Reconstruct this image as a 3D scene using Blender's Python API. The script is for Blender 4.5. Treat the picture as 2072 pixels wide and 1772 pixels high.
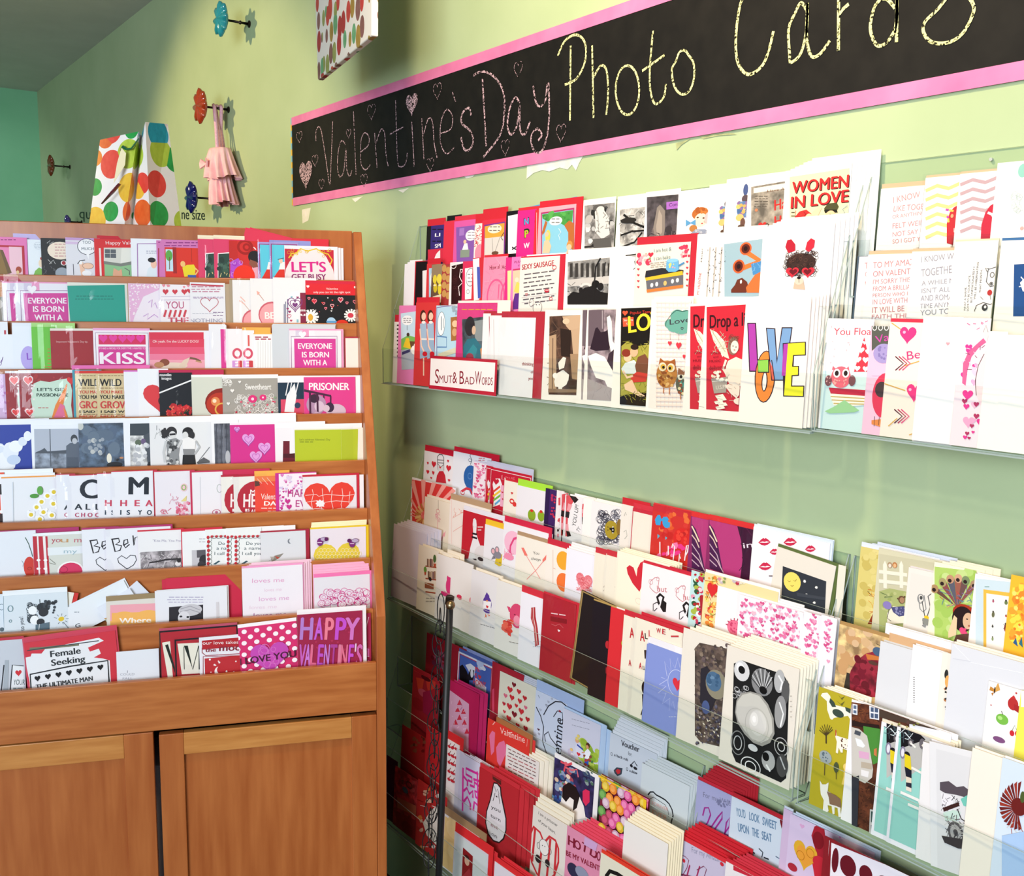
import bpy, math, random
from mathutils import Vector, Matrix
from mathutils.geometry import tessellate_polygon
for o in list(bpy.data.objects): bpy.data.objects.remove(o)
SC = bpy.context.scene; COL = SC.collection
R = math.radians
# ------------------------------------------------------------------ camera
EYE = Vector((0, 0, 1.58)); FOC, PCX, PCY = 2000.0, 1036.0, 886.0
_d1 = Vector((-440 - PCX, PCY - 595, -FOC)); _d2 = _d1 + Vector((1000, -12.4, 0))
_up = _d2.cross(_d1).normalized()
if _up.y < 0: _up = -_up
_Y = _d1.normalized(); _X = _Y.cross(_up)
AX = Matrix((_X, _Y, _up))                       # camera space -> world axes (wall runs along Y)
cam = bpy.data.cameras.new('camera'); cam.sensor_width = 36; cam.lens = FOC / 2072 * 36; cam.clip_start = .01
camo = bpy.data.objects.new('camera', cam); COL.objects.link(camo)
camo.matrix_world = Matrix.Translation(EYE) @ AX.to_4x4()
SC.camera = camo
# ------------------------------------------------------------------ light and exposure
SC.view_settings.view_transform = 'Standard'; SC.view_settings.look = 'None'
SC.view_settings.gamma = 1; SC.view_settings.use_curve_mapping = False
SC.view_settings.exposure = 0.28
wd = bpy.data.worlds.new('daylight'); SC.world = wd; wd.use_nodes = True
wd.node_tree.nodes['Background'].inputs[0].default_value = (.74, .85, 1, 1)
wd.node_tree.nodes['Background'].inputs[1].default_value = .22
def lamp(name, kind, loc, aim, energy, col, **kw):
    l = bpy.data.lights.new(name, kind); l.energy = energy; l.color = col
    for k, v in kw.items(): setattr(l, k, v)
    o = bpy.data.objects.new(name, l); COL.objects.link(o); o.location = loc
    o.rotation_euler = (Vector(aim) - Vector(loc)).to_track_quat('-Z', 'Y').to_euler(); return o
lamp('shop_window_daylight', 'AREA', (-3.0, -1.3, 1.9), (.7, 1.7, 1.15), 190, (.84, .92, 1), shape='RECTANGLE', size=2.4, size_y=1.8)
lamp('track_spot_hooks', 'SPOT', (-1.6, 3.3, 2.68), (1.25, 3.35, 1.58), 235, (1, .76, .38), spot_size=R(46), spot_blend=.5, shadow_soft_size=.04)
lamp('track_spot_cards', 'SPOT', (-.35, .55, 2.68), (1.25, .75, 1.45), 26, (1, .88, .72), spot_size=R(78), spot_blend=.8, shadow_soft_size=.06)
lamp('track_spot_board', 'SPOT', (.42, 1.15, 2.70), (1.25, 1.2, 2.0), 66, (1, .76, .46), spot_size=R(118), spot_blend=.7, shadow_soft_size=.06)
lamp('track_spot_back', 'SPOT', (-1.3, 4.5, 2.6), (.85, 6.3, 1.6), 60, (.92, 1, .95), spot_size=R(44), spot_blend=.6, shadow_soft_size=.05)
# ------------------------------------------------------------------ measuring: pixels of the photo <-> points on real planes
def ray(x, y): return AX @ Vector((x - PCX, PCY - y, -FOC))
def hit(x, y, O, n):
    r = ray(x, y); return EYE + r * ((O - EYE).dot(n) / r.dot(n))
def proj(P):
    c = AX.transposed() @ (P - EYE); return PCX + FOC * c.x / -c.z, PCY - FOC * c.y / -c.z
WX = 1.25
def wall(x, y, d=0): return hit(x, y, Vector((WX - d, 0, 0)), Vector((1, 0, 0)))
# ------------------------------------------------------------------ materials
def lin(h):
    if len(h) == 3: h = ''.join(c + c for c in h)
    v = [int(h[i:i + 2], 16) / 255 for i in (0, 2, 4)]
    return tuple(c / 12.92 if c <= .04045 else ((c + .055) / 1.055) ** 2.4 for c in v) + (1,)
MC = {}
BLOTCHY = set('5e5048 4c5e74 8c8a88 a8a6a2 4a4448 8a8886 4a3428 8a7a80 d8ac78 5a3020 5a5e6a a09aa0 c6cad0 3a4a50 2c2850 a87a5a a03038 8a2434 7e8898 b4bcc4 8c8478'.split())
def paper(h, rough=.45):
    k = (h, rough)
    if k not in MC and h in BLOTCHY:      # printed photographs and paintings: uneven ink
        v = [int(h[i:i + 2], 16) for i in (0, 2, 4)]; f = lambda t: ''.join('%02x' % max(0, min(255, int(c * t))) for c in v)
        MC[k] = noisy('photo_print_' + h, f(.68), f(1.28), 55, (1, 1, 1), .4, 0, 8, .36, .66)
    if k not in MC:
        m = bpy.data.materials.new('paper_' + h); m.use_nodes = True; b = m.node_tree.nodes['Principled BSDF']
        c = lin(h); b.inputs['Base Color'].default_value = tuple(min(v * .92, .9) for v in c[:3]) + (1,); b.inputs['Roughness'].default_value = rough
        b.inputs['Specular IOR Level'].default_value = .35; MC[k] = m
    return MC[k]
def mat(name, h, rough=.5, metal=0, spec=.5):
    m = bpy.data.materials.new(name); m.use_nodes = True; b = m.node_tree.nodes['Principled BSDF']
    b.inputs['Base Color'].default_value = lin(h); b.inputs['Roughness'].default_value = rough
    b.inputs['Metallic'].default_value = metal; b.inputs['Specular IOR Level'].default_value = spec; return m
def noisy(name, h1, h2, scale, stretch=(1, 1, 1), rough=.5, bump=0, detail=6, lo=.3, hi=.7, spec=.4, coord='Object'):
    m = mat(name, h1, rough, 0, spec); nt = m.node_tree; b = nt.nodes['Principled BSDF']; N = nt.nodes.new; L = nt.links.new
    tc = N('ShaderNodeTexCoord'); mp = N('ShaderNodeMapping'); mp.inputs['Scale'].default_value = stretch
    nz = N('ShaderNodeTexNoise'); nz.inputs['Scale'].default_value = scale; nz.inputs['Detail'].default_value = detail
    cr = N('ShaderNodeValToRGB'); cr.color_ramp.elements[0].position = lo; cr.color_ramp.elements[1].position = hi
    cr.color_ramp.elements[0].color = lin(h1); cr.color_ramp.elements[1].color = lin(h2)
    L(tc.outputs[coord], mp.inputs[0]); L(mp.outputs[0], nz.inputs['Vector']); L(nz.outputs[0], cr.inputs[0]); L(cr.outputs[0], b.inputs['Base Color'])
    if bump:
        bp = N('ShaderNodeBump'); bp.inputs['Strength'].default_value = bump; bp.inputs['Distance'].default_value = .002
        L(nz.outputs[0], bp.inputs['Height']); L(bp.outputs[0], b.inputs['Normal'])
    return m
def clear(name, tint, gloss, rough):
    m = bpy.data.materials.new(name); m.use_nodes = True; nt = m.node_tree; nt.nodes.clear(); N = nt.nodes.new; L = nt.links.new
    out = N('ShaderNodeOutputMaterial'); tr = N('ShaderNodeBsdfTransparent'); tr.inputs[0].default_value = lin(tint)
    gl = N('ShaderNodeBsdfGlossy'); gl.inputs['Roughness'].default_value = rough
    mx = N('ShaderNodeMixShader')
    lw = N('ShaderNodeLayerWeight'); lw.inputs[0].default_value = .5; pw = N('ShaderNodeMath'); pw.operation = 'POWER'; pw.inputs[1].default_value = 4
    ml = N('ShaderNodeMath'); ml.operation = 'MULTIPLY_ADD'; ml.inputs[1].default_value = gloss; ml.inputs[2].default_value = .018
    L(lw.outputs['Facing'], pw.inputs[0]); L(pw.outputs[0], ml.inputs[0]); L(ml.outputs[0], mx.inputs[0])
    L(tr.outputs[0], mx.inputs[1]); L(gl.outputs[0], mx.inputs[2]); L(mx.outputs[0], out.inputs[0]); return m
M_ACR = clear('clear_acrylic', 'fafcfb', .12, .03)
M_SLEEVE = clear('clear_plastic_sleeve', 'fdfdfe', .12, .03)
M_EDGE = mat('acrylic_edge', '9aa8a4', .15)
M_WH = noisy('wood_grain_level', 'a0592a', 'b8713c', 6, (.7, 3, 14), .32, .03)
M_WV = noisy('wood_grain_upright', '9a5226', 'b06836', 6, (8, 8, .7), .32, .03)
M_WL = noisy('wood_grain_pale', 'b07036', 'c6894a', 6, (.7, 3, 14), .32, .03)
M_WALL = noisy('green_wall_paint', 'abbc92', 'b3c39a', 5, (1, 1, 1), .75, .03, spec=.2)
M_WALLB = noisy('green_back_wall_paint', '7fc096', '8ac9a0', 4, (1, 1, 1), .75, spec=.2)
M_CEIL = noisy('grey_ceiling_paint', 'd6cdc9', 'dfd6d2', 6, (1, 1, 1), .8, spec=.2)
M_FLOOR = noisy('dark_floor', '1c2020', '2a2c2c', 7, (1, 1, 1), .5)
M_BLACK = mat('black_painted_metal', '101214', .5)
M_STEEL = mat('dark_bronze', '3a3028', .35, .8)
M_CHALKB = noisy('black_chalkboard_paint', '0c0c0c', '171614', 30, (1, 1, 1), .7, spec=.25)
def chalk(name, h, dark='15120f', lo=.42, hi=.56):
    return noisy(name, dark, h, 260, (1, 1, 1), .9, 0, 2, lo, hi, .1)
M_CP = chalk('pink_chalk', 'c9a9b2'); M_CY = chalk('yellow_chalk', 'e6e6a4', lo=.38, hi=.52)
# ------------------------------------------------------------------ object helpers
def tag(o, label=None, cat=None, group=None, kind=None):
    if label: o['label'] = label
    if cat: o['category'] = cat
    if group: o['group'] = group
    if kind: o['kind'] = kind
    return o
def empty(name, loc=(0, 0, 0)):
    o = bpy.data.objects.new(name, None); COL.objects.link(o); o.location = loc; o.empty_display_size = .02; return o
class MB:
    def __init__(s, frame=None): s.v = []; s.f = []; s.m = []; s.mats = []; s.F = frame
    def mi(s, m):
        if m not in s.mats: s.mats.append(m)
        return s.mats.index(m)
    def pt(s, p):
        s.v.append(tuple(p)); return len(s.v) - 1
    def face(s, idx, m): s.f.append(tuple(idx)); s.m.append(s.mi(m))
    def poly(s, pts, m): s.face([s.pt(p) for p in pts], m)
    def box(s, a, b, m, edge=None, M=None):
        (x0, y0, z0), (x1, y1, z1) = a, b
        c = [Vector((x, y, z)) for z in (z0, z1) for y in (y0, y1) for x in (x0, x1)]
        if M: c = [M @ p for p in c]
        i = [s.pt(p) for p in c]
        fs = [((0, 2, 3, 1), 2), ((4, 5, 7, 6), 2), ((0, 1, 5, 4), 1), ((2, 6, 7, 3), 1), ((0, 4, 6, 2), 0), ((1, 3, 7, 5), 0)]
        d = (abs(x1 - x0), abs(y1 - y0), abs(z1 - z0)); thin = d.index(min(d))
        for q, ax in fs: s.face([i[k] for k in q], m if (edge is None or ax == thin) else edge)
    def tube(s, pts, r, m, n=8, closed=False, cap=True, flat=1):
        pts = [Vector(p) for p in pts]; rs = r if isinstance(r, (list, tuple)) else [r] * len(pts); rings = []; up0 = None
        for i, p in enumerate(pts):
            a = pts[(i - 1) % len(pts)] if (i or closed) else p; b = pts[(i + 1) % len(pts)] if (i < len(pts) - 1 or closed) else p
            t = (b - a).normalized()
            if up0 is None: up0 = t.orthogonal().normalized()
            up0 = (up0 - t * up0.dot(t)).normalized(); w = t.cross(up0)
            rings.append([s.pt(p + (up0 * math.cos(2 * math.pi * k / n) + w * math.sin(2 * math.pi * k / n) * flat) * rs[i]) for k in range(n)])
        for i in range(len(rings) - (0 if closed else 1)):
            A, B = rings[i], rings[(i + 1) % len(rings)]
            for k in range(n): s.face((A[k], A[(k + 1) % n], B[(k + 1) % n], B[k]), m)
        if cap and not closed: s.face(rings[0][::-1], m); s.face(rings[-1], m)
    def extr(s, prof, u0, u1, fr, m, edge=None):   # profile of (n, z) swept along u in frame fr(u, n, z)
        a = [s.pt(fr(u0, n, z)) for n, z in prof]; b = [s.pt(fr(u1, n, z)) for n, z in prof]
        k = len(prof)
        for tri in tessellate_polygon([[Vector((n, z, 0)) for n, z in prof]]):
            s.face([a[i] for i in tri], m); s.face([b[i] for i in tri][::-1], m)
        for i in range(k): s.face((a[i], a[(i + 1) % k], b[(i + 1) % k], b[i]), edge or m)
    def build(s, name, parent=None, smooth=False, recalc=True):
        me = bpy.data.meshes.new(name); me.from_pydata(s.v, [], s.f)
        for m in s.mats: me.materials.append(m)
        me.polygons.foreach_set('material_index', s.m)
        if smooth: me.polygons.foreach_set('use_smooth', [True] * len(s.f))
        if recalc:
            import bmesh
            bm = bmesh.new(); bm.from_mesh(me); bmesh.ops.recalc_face_normals(bm, faces=bm.faces); bm.to_mesh(me); bm.free()
        o = bpy.data.objects.new(name, me); COL.objects.link(o)
        if parent: o.parent = parent
        return o
def bevel(o, w=.002, seg=2):
    md = o.modifiers.new('bevel', 'BEVEL'); md.width = w; md.segments = seg; md.limit_method = 'ANGLE'; return o
_tc = {}
def text_tris(body, bold=0):
    k = (body, bold)
    if k in _tc: return _tc[k]
    cu = bpy.data.curves.new('lettering', 'FONT'); cu.body = body; cu.resolution_u = 4
    ob = bpy.data.objects.new('lettering', cu); me = ob.to_mesh(); me.calc_loop_triangles()
    vs = [v.co.xy.copy() for v in me.vertices]; tr = [tuple(t.vertices) for t in me.loop_triangles]
    ob.to_mesh_clear(); bpy.data.objects.remove(ob); bpy.data.curves.remove(cu)
    if vs:
        x0 = min(v.x for v in vs); x1 = max(v.x for v in vs)
    else: x0, x1 = 0, 1
    if bold:                            # heavier letters: the same outline struck three times
        n = len(vs); o_ = bold * (1 if len(body) > 1 else 1.2); base = vs; btr = tr
        vs = [v + Vector((dx, dy)) for dx, dy in ((-o_, 0), (o_, 0), (0, o_ * .6)) for v in base]; tr = [tuple(i + n * q for i in t) for q in range(3) for t in btr]
        x0 -= o_; x1 += o_
    _tc[k] = (vs, tr, x0, x1); return _tc[k]
def heart_pts(n=28):
    P = []
    for i in range(n):
        t = 2 * math.pi * i / n
        P.append((16 * math.sin(t) ** 3 / 32, (13 * math.cos(t) - 5 * math.cos(2 * t) - 2 * math.cos(3 * t) - math.cos(4 * t) + 2.5) / 29.5))
    return P
HP = heart_pts()
def clip_tri(tri, w, h):
    P = tri
    for ax, lim, sg in ((0, 0, 1), (0, w, -1), (1, 0, 1), (1, h, -1)):
        Q = []
        for i in range(len(P)):
            a, b = P[i], P[(i + 1) % len(P)]; da = (a[ax] - lim) * sg; db = (b[ax] - lim) * sg
            if da >= 0: Q.append(a)
            if (da >= 0) != (db >= 0):
                t = da / (da - db); Q.append((a[0] + (b[0] - a[0]) * t, a[1] + (b[1] - a[1]) * t))
        P = Q
        if len(P) < 3: return None
    return P
class Art:
    """prints flat art on a plane: local x right, y up, z out; positions read off the photo"""
    def __init__(s, mb, O, U, V, N, w, h, z0=.0006, dz=.00005):
        s.mb, s.O, s.U, s.V, s.N, s.w, s.h, s.z, s.dz = mb, O, U, V, N, w, h, z0, dz; s.mo = None
    def loc(s, x, y):
        p = hit(x, y, s.O, s.N) - s.O; return (p.dot(s.U), p.dot(s.V))
    def sc(s, x, y):
        a = s.loc(x, y); b = s.loc(x + 2, y); c = s.loc(x, y - 2); return a, abs(b[0] - a[0]) / 2, abs(c[1] - a[1]) / 2
    def tris(s, T, m):
        for t in T:
            P = clip_tri(t, s.w, s.h)
            if P: s.mb.poly([(p[0], p[1], s.z) for p in P], m)
    def fan(s, P, m):
        T = tessellate_polygon([[Vector((p[0], p[1], 0)) for p in P]]); s.tris([[P[i] for i in t] for t in T], m)
    def stroke(s, L, wd, m, closed=False):
        T = []; n = len(L); h = wd / 2; nn = n if closed else n - 1; O = []
        for i in range(n):
            a = L[(i - 1) % n] if (i or closed) else L[i]; b = L[(i + 1) % n] if (i < n - 1 or closed) else L[i]
            dx, dy = b[0] - a[0], b[1] - a[1]; q = math.hypot(dx, dy) or 1; O.append((-dy / q * h, dx / q * h))
        for i in range(nn):
            j = (i + 1) % n; a, b = L[i], L[j]; p, q = O[i], O[j]
            A, B = (a[0] + p[0], a[1] + p[1]), (a[0] - p[0], a[1] - p[1]); C, D = (b[0] - q[0], b[1] - q[1]), (b[0] + q[0], b[1] + q[1])
            T += [[A, B, C], [A, C, D]]
        s.tris(T, m)
    def ell(s, x, y, rx, ry, n=20):
        a, sx, sy = s.sc(x, y); return [(a[0] + rx * sx * math.cos(2 * math.pi * i / n), a[1] + ry * sy * math.sin(2 * math.pi * i / n)) for i in range(n)]
    def hrt(s, x, y, w, hh):
        a, sx, sy = s.sc(x, y); return [(a[0] + p[0] * w * sx, a[1] + p[1] * hh * sy) for p in HP]
    def text(s, x0, y0, x1, y1, hpx, m, body, bold=0):
        vs, tr, a0, a1 = text_tris(body, bold); p, q = s.loc(x0, y0), s.loc(x1, y1)
        _, sx, sy = s.sc((x0 + x1) / 2, (y0 + y1) / 2); dx, dy = q[0] - p[0], q[1] - p[1]; L = math.hypot(dx, dy)
        ex, ey = dx / L, dy / L; kx = L / (a1 - a0); ky = hpx * (sy if abs(x1 - x0) > abs(y1 - y0) else sx) / .72
        P = [(p[0] + (v.x - a0) * kx * ex - v.y * ky * ey, p[1] + (v.x - a0) * kx * ey + v.y * ky * ex) for v in vs]
        k = len(tr) // 3 if bold else len(tr)
        for q in range(0, len(tr), k or 1):
            s.tris([[P[i] for i in t] for t in tr[q:q + k]], m); s.z += .00002 if bold else 0
    def run(s, ops, MF=paper):
        for op in ops.split(';'):
            op = op.strip()
            if not op: continue
            k, _, rest = op.partition(' '); s.z += s.dz
            if k in 'tT':
                a = rest.split(' ', 6); x0, y0, x1, y1, hh = map(float, a[:5])
                s.text(x0, y0, x1, y1, hh, MF(a[5]), a[6], .028 if k == 'T' else 0); continue
            a = rest.split()
            if k == 'l':
                v = list(map(float, a[2:])); L = [s.loc(v[i], v[i + 1]) for i in range(0, len(v), 2)]; _, sx, sy = s.sc(v[0], v[1])
                s.stroke(L, float(a[0]) * (sx + sy) / 2, MF(a[1])); continue
            if k == 's':
                kind = a[0]; x0, y0, x1, y1 = map(float, a[1:5]); n = int(a[5]); z = float(a[6]); cs = a[7].split(','); rnd = random.Random(int(a[8]))
                for i in range(n):
                    for tr in range(12):
                        x, y = rnd.uniform(x0, x1), rnd.uniform(y0, y1)
                        break
                    w = z * rnd.uniform(.6, 1.25); m = MF(rnd.choice(cs)); s.z += s.dz * .12
                    if kind == 'h': s.fan(s.hrt(x, y, w, w), m)
                    elif kind == 'e': s.fan(s.ell(x, y, w / 2, w / 2, 12), m)
                    elif kind == 'r':
                        t = rnd.uniform(0, 3.1); s.stroke([s.loc(x - w / 2 * math.cos(t), y - w / 2 * math.sin(t)), s.loc(x + w / 2 * math.cos(t), y + w / 2 * math.sin(t))], s.sc(x, y)[2] * 1.2, m)
                    elif kind == 'c': s.stroke(s.ell(x, y, w / 2, w / 2, 12), s.sc(x, y)[2] * .9, m, True)
                    elif kind == 'g': s.fan([s.loc(x + w * .5 * rnd.uniform(.5, 1) * math.cos(q * 1.05), y + w * .5 * rnd.uniform(.5, 1) * math.sin(q * 1.05)) for q in range(6)], m)
                continue
            c = None
            if k == 'w':
                x0, y0, x1, y1 = map(float, a[:4]); n = int(a[4]); hh = float(a[5]); m = MF(a[6]); sl = float(a[7]) if len(a) > 7 else 0; rnd = random.Random(int(x0 * 7 + y0))
                for i in range(n):
                    y = y0 + (y1 - y0) * (i / max(1, n - 1)); x = x0 + rnd.uniform(0, .06) * (x1 - x0)
                    while x < x1 - hh:
                        q = min(x + rnd.uniform(1.6, 4.2) * hh, x1); _, sx, sy = s.sc(x, y); s.stroke([s.loc(x, y + (x - x0) * sl), s.loc(q, y + (q - x0) * sl)], hh * .62 * sy, m); x = q + hh * .8
                continue
            if k == 'H':
                m = MF(a[4]); x, y, w, lw = map(float, a[:4]); s.stroke(s.hrt(x, y, w, float(a[5]) if len(a) > 5 else w), lw * s.sc(x, y)[2], m, True); continue
            if k == 'h':
                x, y, w = map(float, a[:3]); s.fan(s.hrt(x, y, w, float(a[4]) if len(a) > 4 else w), MF(a[3])); continue
            v = list(map(float, a[:-1])); m = MF(a[-1])
            if k == 'f':
                p, q = s.loc(v[0], v[1]), s.loc(v[2], v[3]); s.fan([(p[0], p[1]), (q[0], p[1]), (q[0], q[1]), (p[0], q[1])], m)
            elif k == 'q': s.fan([s.loc(v[i], v[i + 1]) for i in range(0, len(v), 2)], m)
            elif k == 'e': s.fan(s.ell(*v), m)
            elif k == 'o': s.stroke(s.ell(*v[:4], 28), v[4] * s.sc(v[0], v[1])[2], m, True)
            elif k == 'b':      # frame line inset in mm: inset width
                i, wd = v[0] / 1000, v[1] / 1000; X, Y = s.w - i, s.h - i
                s.stroke([(i, i), (X, i), (X, Y), (i, Y)], wd, m, True)
            elif k == 'F':      # field inset in mm: left top right bottom
                s.fan([(v[0] / 1000, v[3] / 1000), (s.w - v[2] / 1000, v[3] / 1000), (s.w - v[2] / 1000, s.h - v[1] / 1000), (v[0] / 1000, s.h - v[1] / 1000)], m)
# ------------------------------------------------------------------ the room
CEIL = EYE.z + 1.158; BACKY = 6.32
def slab(name, a, b, m):
    mb = MB(); mb.box(a, b, m); return tag(mb.build(name), kind='structure')
slab('floor', (-3.2, -3.2, -.08), (WX + .12, BACKY + .12, 0), M_FLOOR)
slab('ceiling', (-3.2, -1.2, CEIL), (WX + .12, BACKY + .12, CEIL + .08), M_CEIL)
slab('wall_back', (-3.2, BACKY, 0), (WX + .12, BACKY + .12, CEIL), M_WALLB)
mb = MB(); mb.box((WX, -3.2, 0), (WX + .12, BACKY, CEIL), M_WALL)
M_PLASTER = noisy('bare_plaster', 'efe6e2', 'd9dcc4', 40, (1, 1, 1), .9); M_SCUFF = noisy('grey_scuff', '8b946c', 'b4bc88', 60, (1, 1, 1), .8); M_DECAL = mat('black_vinyl', '15150f', .5)
WU, WV, WN = Vector((0, -1, 0)), Vector((0, 0, 1)), Vector((-1, 0, 0))
WO = Vector((WX - .0002, 7, 0)); WMAT = Matrix((WU, WV, WN)).transposed().to_4x4(); WMAT.translation = WO
wm = MB(); wa = Art(wm, WO, WU, WV, WN, 9, 4, 0, .00015)
wa.run('q 611 424 629 420 624 446 612 452 P;q 712 402 735 397 719 409 P;q 806 385 828 380 816 390 P;'
       'q 938 355 962 352 957 358 944 361 P;q 1067 332 1183 311 1172 331 1166 345 1158 333 1149 343 1133 339 1112 347 1098 344 1080 350 1066 362 P;'
       'q 1415 277 1440 271 1482 269 1492 272 1452 275 1424 281 S;q 1368 290 1398 281 1380 293 1370 304 S',
       lambda c: M_PLASTER if c == 'P' else M_SCUFF)
wa.text(161, 441, 214, 446, 22, M_DECAL, 'quite'); wa.text(368, 443, 415, 445, 22, M_DECAL, 'ne size')
for f, mi_ in zip(wm.f, wm.m): mb.poly([WMAT @ Vector(wm.v[i]) for i in f], wm.mats[mi_])
tag(mb.build('wall_right', recalc=False), kind='structure')

# ------------------------------------------------------------------ painted chalkboard strip on the wall
zt, zb = EYE.z + .531, EYE.z + .281; yl, yr = 2.818, .25
sign = tag(empty('chalkboard_sign', (WX, 1.5, zb)), "long black chalkboard strip lettered Valentine's Day Photo Cards with pink border on green wall", 'sign')
def kid(mb, name, par, smooth=False, label=None):
    o = mb.build(name, None, smooth); o.parent = par; o.matrix_parent_inverse = Matrix.Translation(-par.location) if par.type == 'EMPTY' else Matrix()
    if label: o['label'] = label
    return o
mb = MB(); mb.box((WX - .003, yr, zb), (WX, yl, zt), M_CHALKB); kid(mb, 'chalk_panel', sign)
M_PINK = noisy('pink_painted_border', 'd46f9f', 'e283b0', 14, (1, 1, 1), .6); mb = MB()
mb.box((WX - .004, yr, zt - .021), (WX - .0031, yl, zt + .002), M_PINK); mb.box((WX - .004, yr, zb - .002), (WX - .0031, yl, zb + .021), M_PINK); kid(mb, 'painted_border', sign, label='pink painted border')
mb = MB(); ML = [mat('tape_yellow', 'e2b23c'), mat('tape_blue', '7fb4c4')]
for i in range(14): mb.box((WX - .004, yl, zb + i * .0179), (WX - .0031, yl + .007, zb + (i + 1) * .0179), ML[i % 2])
kid(mb, 'edge_tape', sign, label='blue and yellow edge tape')
def chalkpts(s, k, ox, oy=0):
    v = list(map(float, s.split())); return [(v[i] * k + ox, v[i + 1] * k + oy) for i in range(0, len(v), 2)]
def smooth_line(P, n=5):
    if len(P) < 3: return P
    Q = []
    for i in range(len(P) - 1):
        a, b, c, d = P[max(i - 1, 0)], P[i], P[i + 1], P[min(i + 2, len(P) - 1)]
        for j in range(n):
            t = j / n; Q.append(tuple(.5 * (2 * b[k] + (c[k] - a[k]) * t + (2 * a[k] - 5 * b[k] + 4 * c[k] - d[k]) * t * t + (3 * b[k] - a[k] - 3 * c[k] + d[k]) * t ** 3) for k in (0, 1)))
    return Q + [P[-1]]
CO = Vector((WX - .003, 3, zb)); cm = Matrix((WU, WV, WN)).transposed().to_4x4(); cm.translation = CO
def oval(cx, cy, rx, ry, top=0):
    return ' '.join(f'{cx + rx * math.sin(t) * (1 - .25 * (math.cos(t) > .5) * top):.0f} {cy - ry * math.cos(t):.0f}' for t in [i * .35 for i in range(19)])
VAL = ["275 985 275 920 295 885 315 930 345 1120 372 1288 381 1120 392 848", "482 1010 455 982 432 1050 425 1170 442 1235 470 1190 484 1040 490 1180 510 1232 526 1190",
 "537 778 555 1222", "588 1062 640 1015 645 955 615 928 590 985 590 1140 622 1186 655 1150", "685 930 702 1172", "695 1000 730 905 755 935 765 1080 780 1160",
 "832 695 845 1110 870 1165 902 1140 914 1068", "790 940 885 888", "945 850 962 1165", "1015 828 1030 1112", "1025 950 1060 832 1090 852 1102 1000 1122 1102",
 "1140 935 1218 900 1230 815 1190 765 1150 850 1147 1000 1190 1075 1242 1030", "1230 645 1252 712"]
DAY = ["1360 805 1345 755 1300 790 1295 860 1350 910 1376 980 1350 1045 1310 1040 1290 960", "1440 550 1466 1022", "1375 528 1440 500 1520 535 1585 640 1592 800 1560 950 1445 1098",
 "1700 722 1670 682 1630 760 1615 880 1640 940 1680 880 1700 740 1702 900 1735 940 1772 850", "1795 600 1810 700 1840 746 1880 700 1892 590",
 "1902 578 1907 800 1890 960 1850 1060 1800 1050 1780 960 1820 900 1855 940 1830 982"]
PHO = ["190 318 185 842", "100 390 150 285 230 243 290 300 290 430 230 550 148 592", "340 318 350 824", "350 540 400 460 440 490 452 640 440 802", oval(587, 630, 82, 172),
 "766 215 746 450 746 620 780 726 840 680 856 588", "690 496 846 385", oval(977, 505, 78, 155, 1)]
CAR = ["1480 -60 1400 -20 1365 85 1345 280 1360 440 1430 520 1520 470 1570 370 1608 218", "1840 70 1800 20 1760 90 1715 200 1720 370 1730 436 1800 370 1840 200 1846 20 1840 250 1870 388 1930 380 2002 285"]
DS = ["716 -40 714 372", "718 110 745 70 790 30", "1130 60 1060 -10 985 40 948 200 985 320 1040 332 1100 270 1140 150 1145 -220 1140 312", "1560 -90 1450 60 1350 160 1340 240 1400 310 1520 312 1620 250 1690 130 1705 40 1640 -60"]
K1 = .28958; K2 = .27606
for nm, sets, mch, lab in (('pink_chalk_lettering', ((VAL, K1, 560, 2.6), (DAY, K1, 560, 5)), M_CP, 'pink chalk writing'), ('yellow_chalk_lettering', ((PHO, K1, 1100, 5.2), (CAR, K1, 1100, 7), (DS, K2, 1500, 7.5)), M_CY, 'yellow chalk writing')):
    mb = MB(); a = Art(mb, CO, WU, WV, WN, 9, zt - zb, .0004, .00004)
    for L, k, ox, lw in sets:
        for s_ in L: a.stroke([a.loc(*p) for p in smooth_line(chalkpts(s_, k, ox))], lw * a.sc(*chalkpts(s_, k, ox)[0])[2], mch); a.z += a.dz
    if nm[0] == 'p':
        for x, y, w in ((160, 960, 40), (270, 1125, 42), (315, 1290, 38), (505, 935, 32), (612, 1265, 48), (665, 785, 56), (1125, 640, 58), (1690, 490, 58), (1600, 1035, 58), (1990, 935, 66), (1075, 1155, 50)):
            a.stroke(a.hrt(x * K1 + 560, y * K1, w * K1, w * K1 * 2), 1.1 * a.sc(x * K1 + 560, y * K1)[2], mch, True)
        a.fan(a.hrt(205 * K1 + 560, 1230 * K1, 26, 60), mch); a.fan(a.hrt(946 * K1 + 560, 735 * K1, 24, 46), mch)
    o = mb.build(nm, None, recalc=False); o.matrix_world = cm; o.parent = sign; o.matrix_parent_inverse = Matrix.Translation(-sign.location); o['label'] = lab

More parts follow.
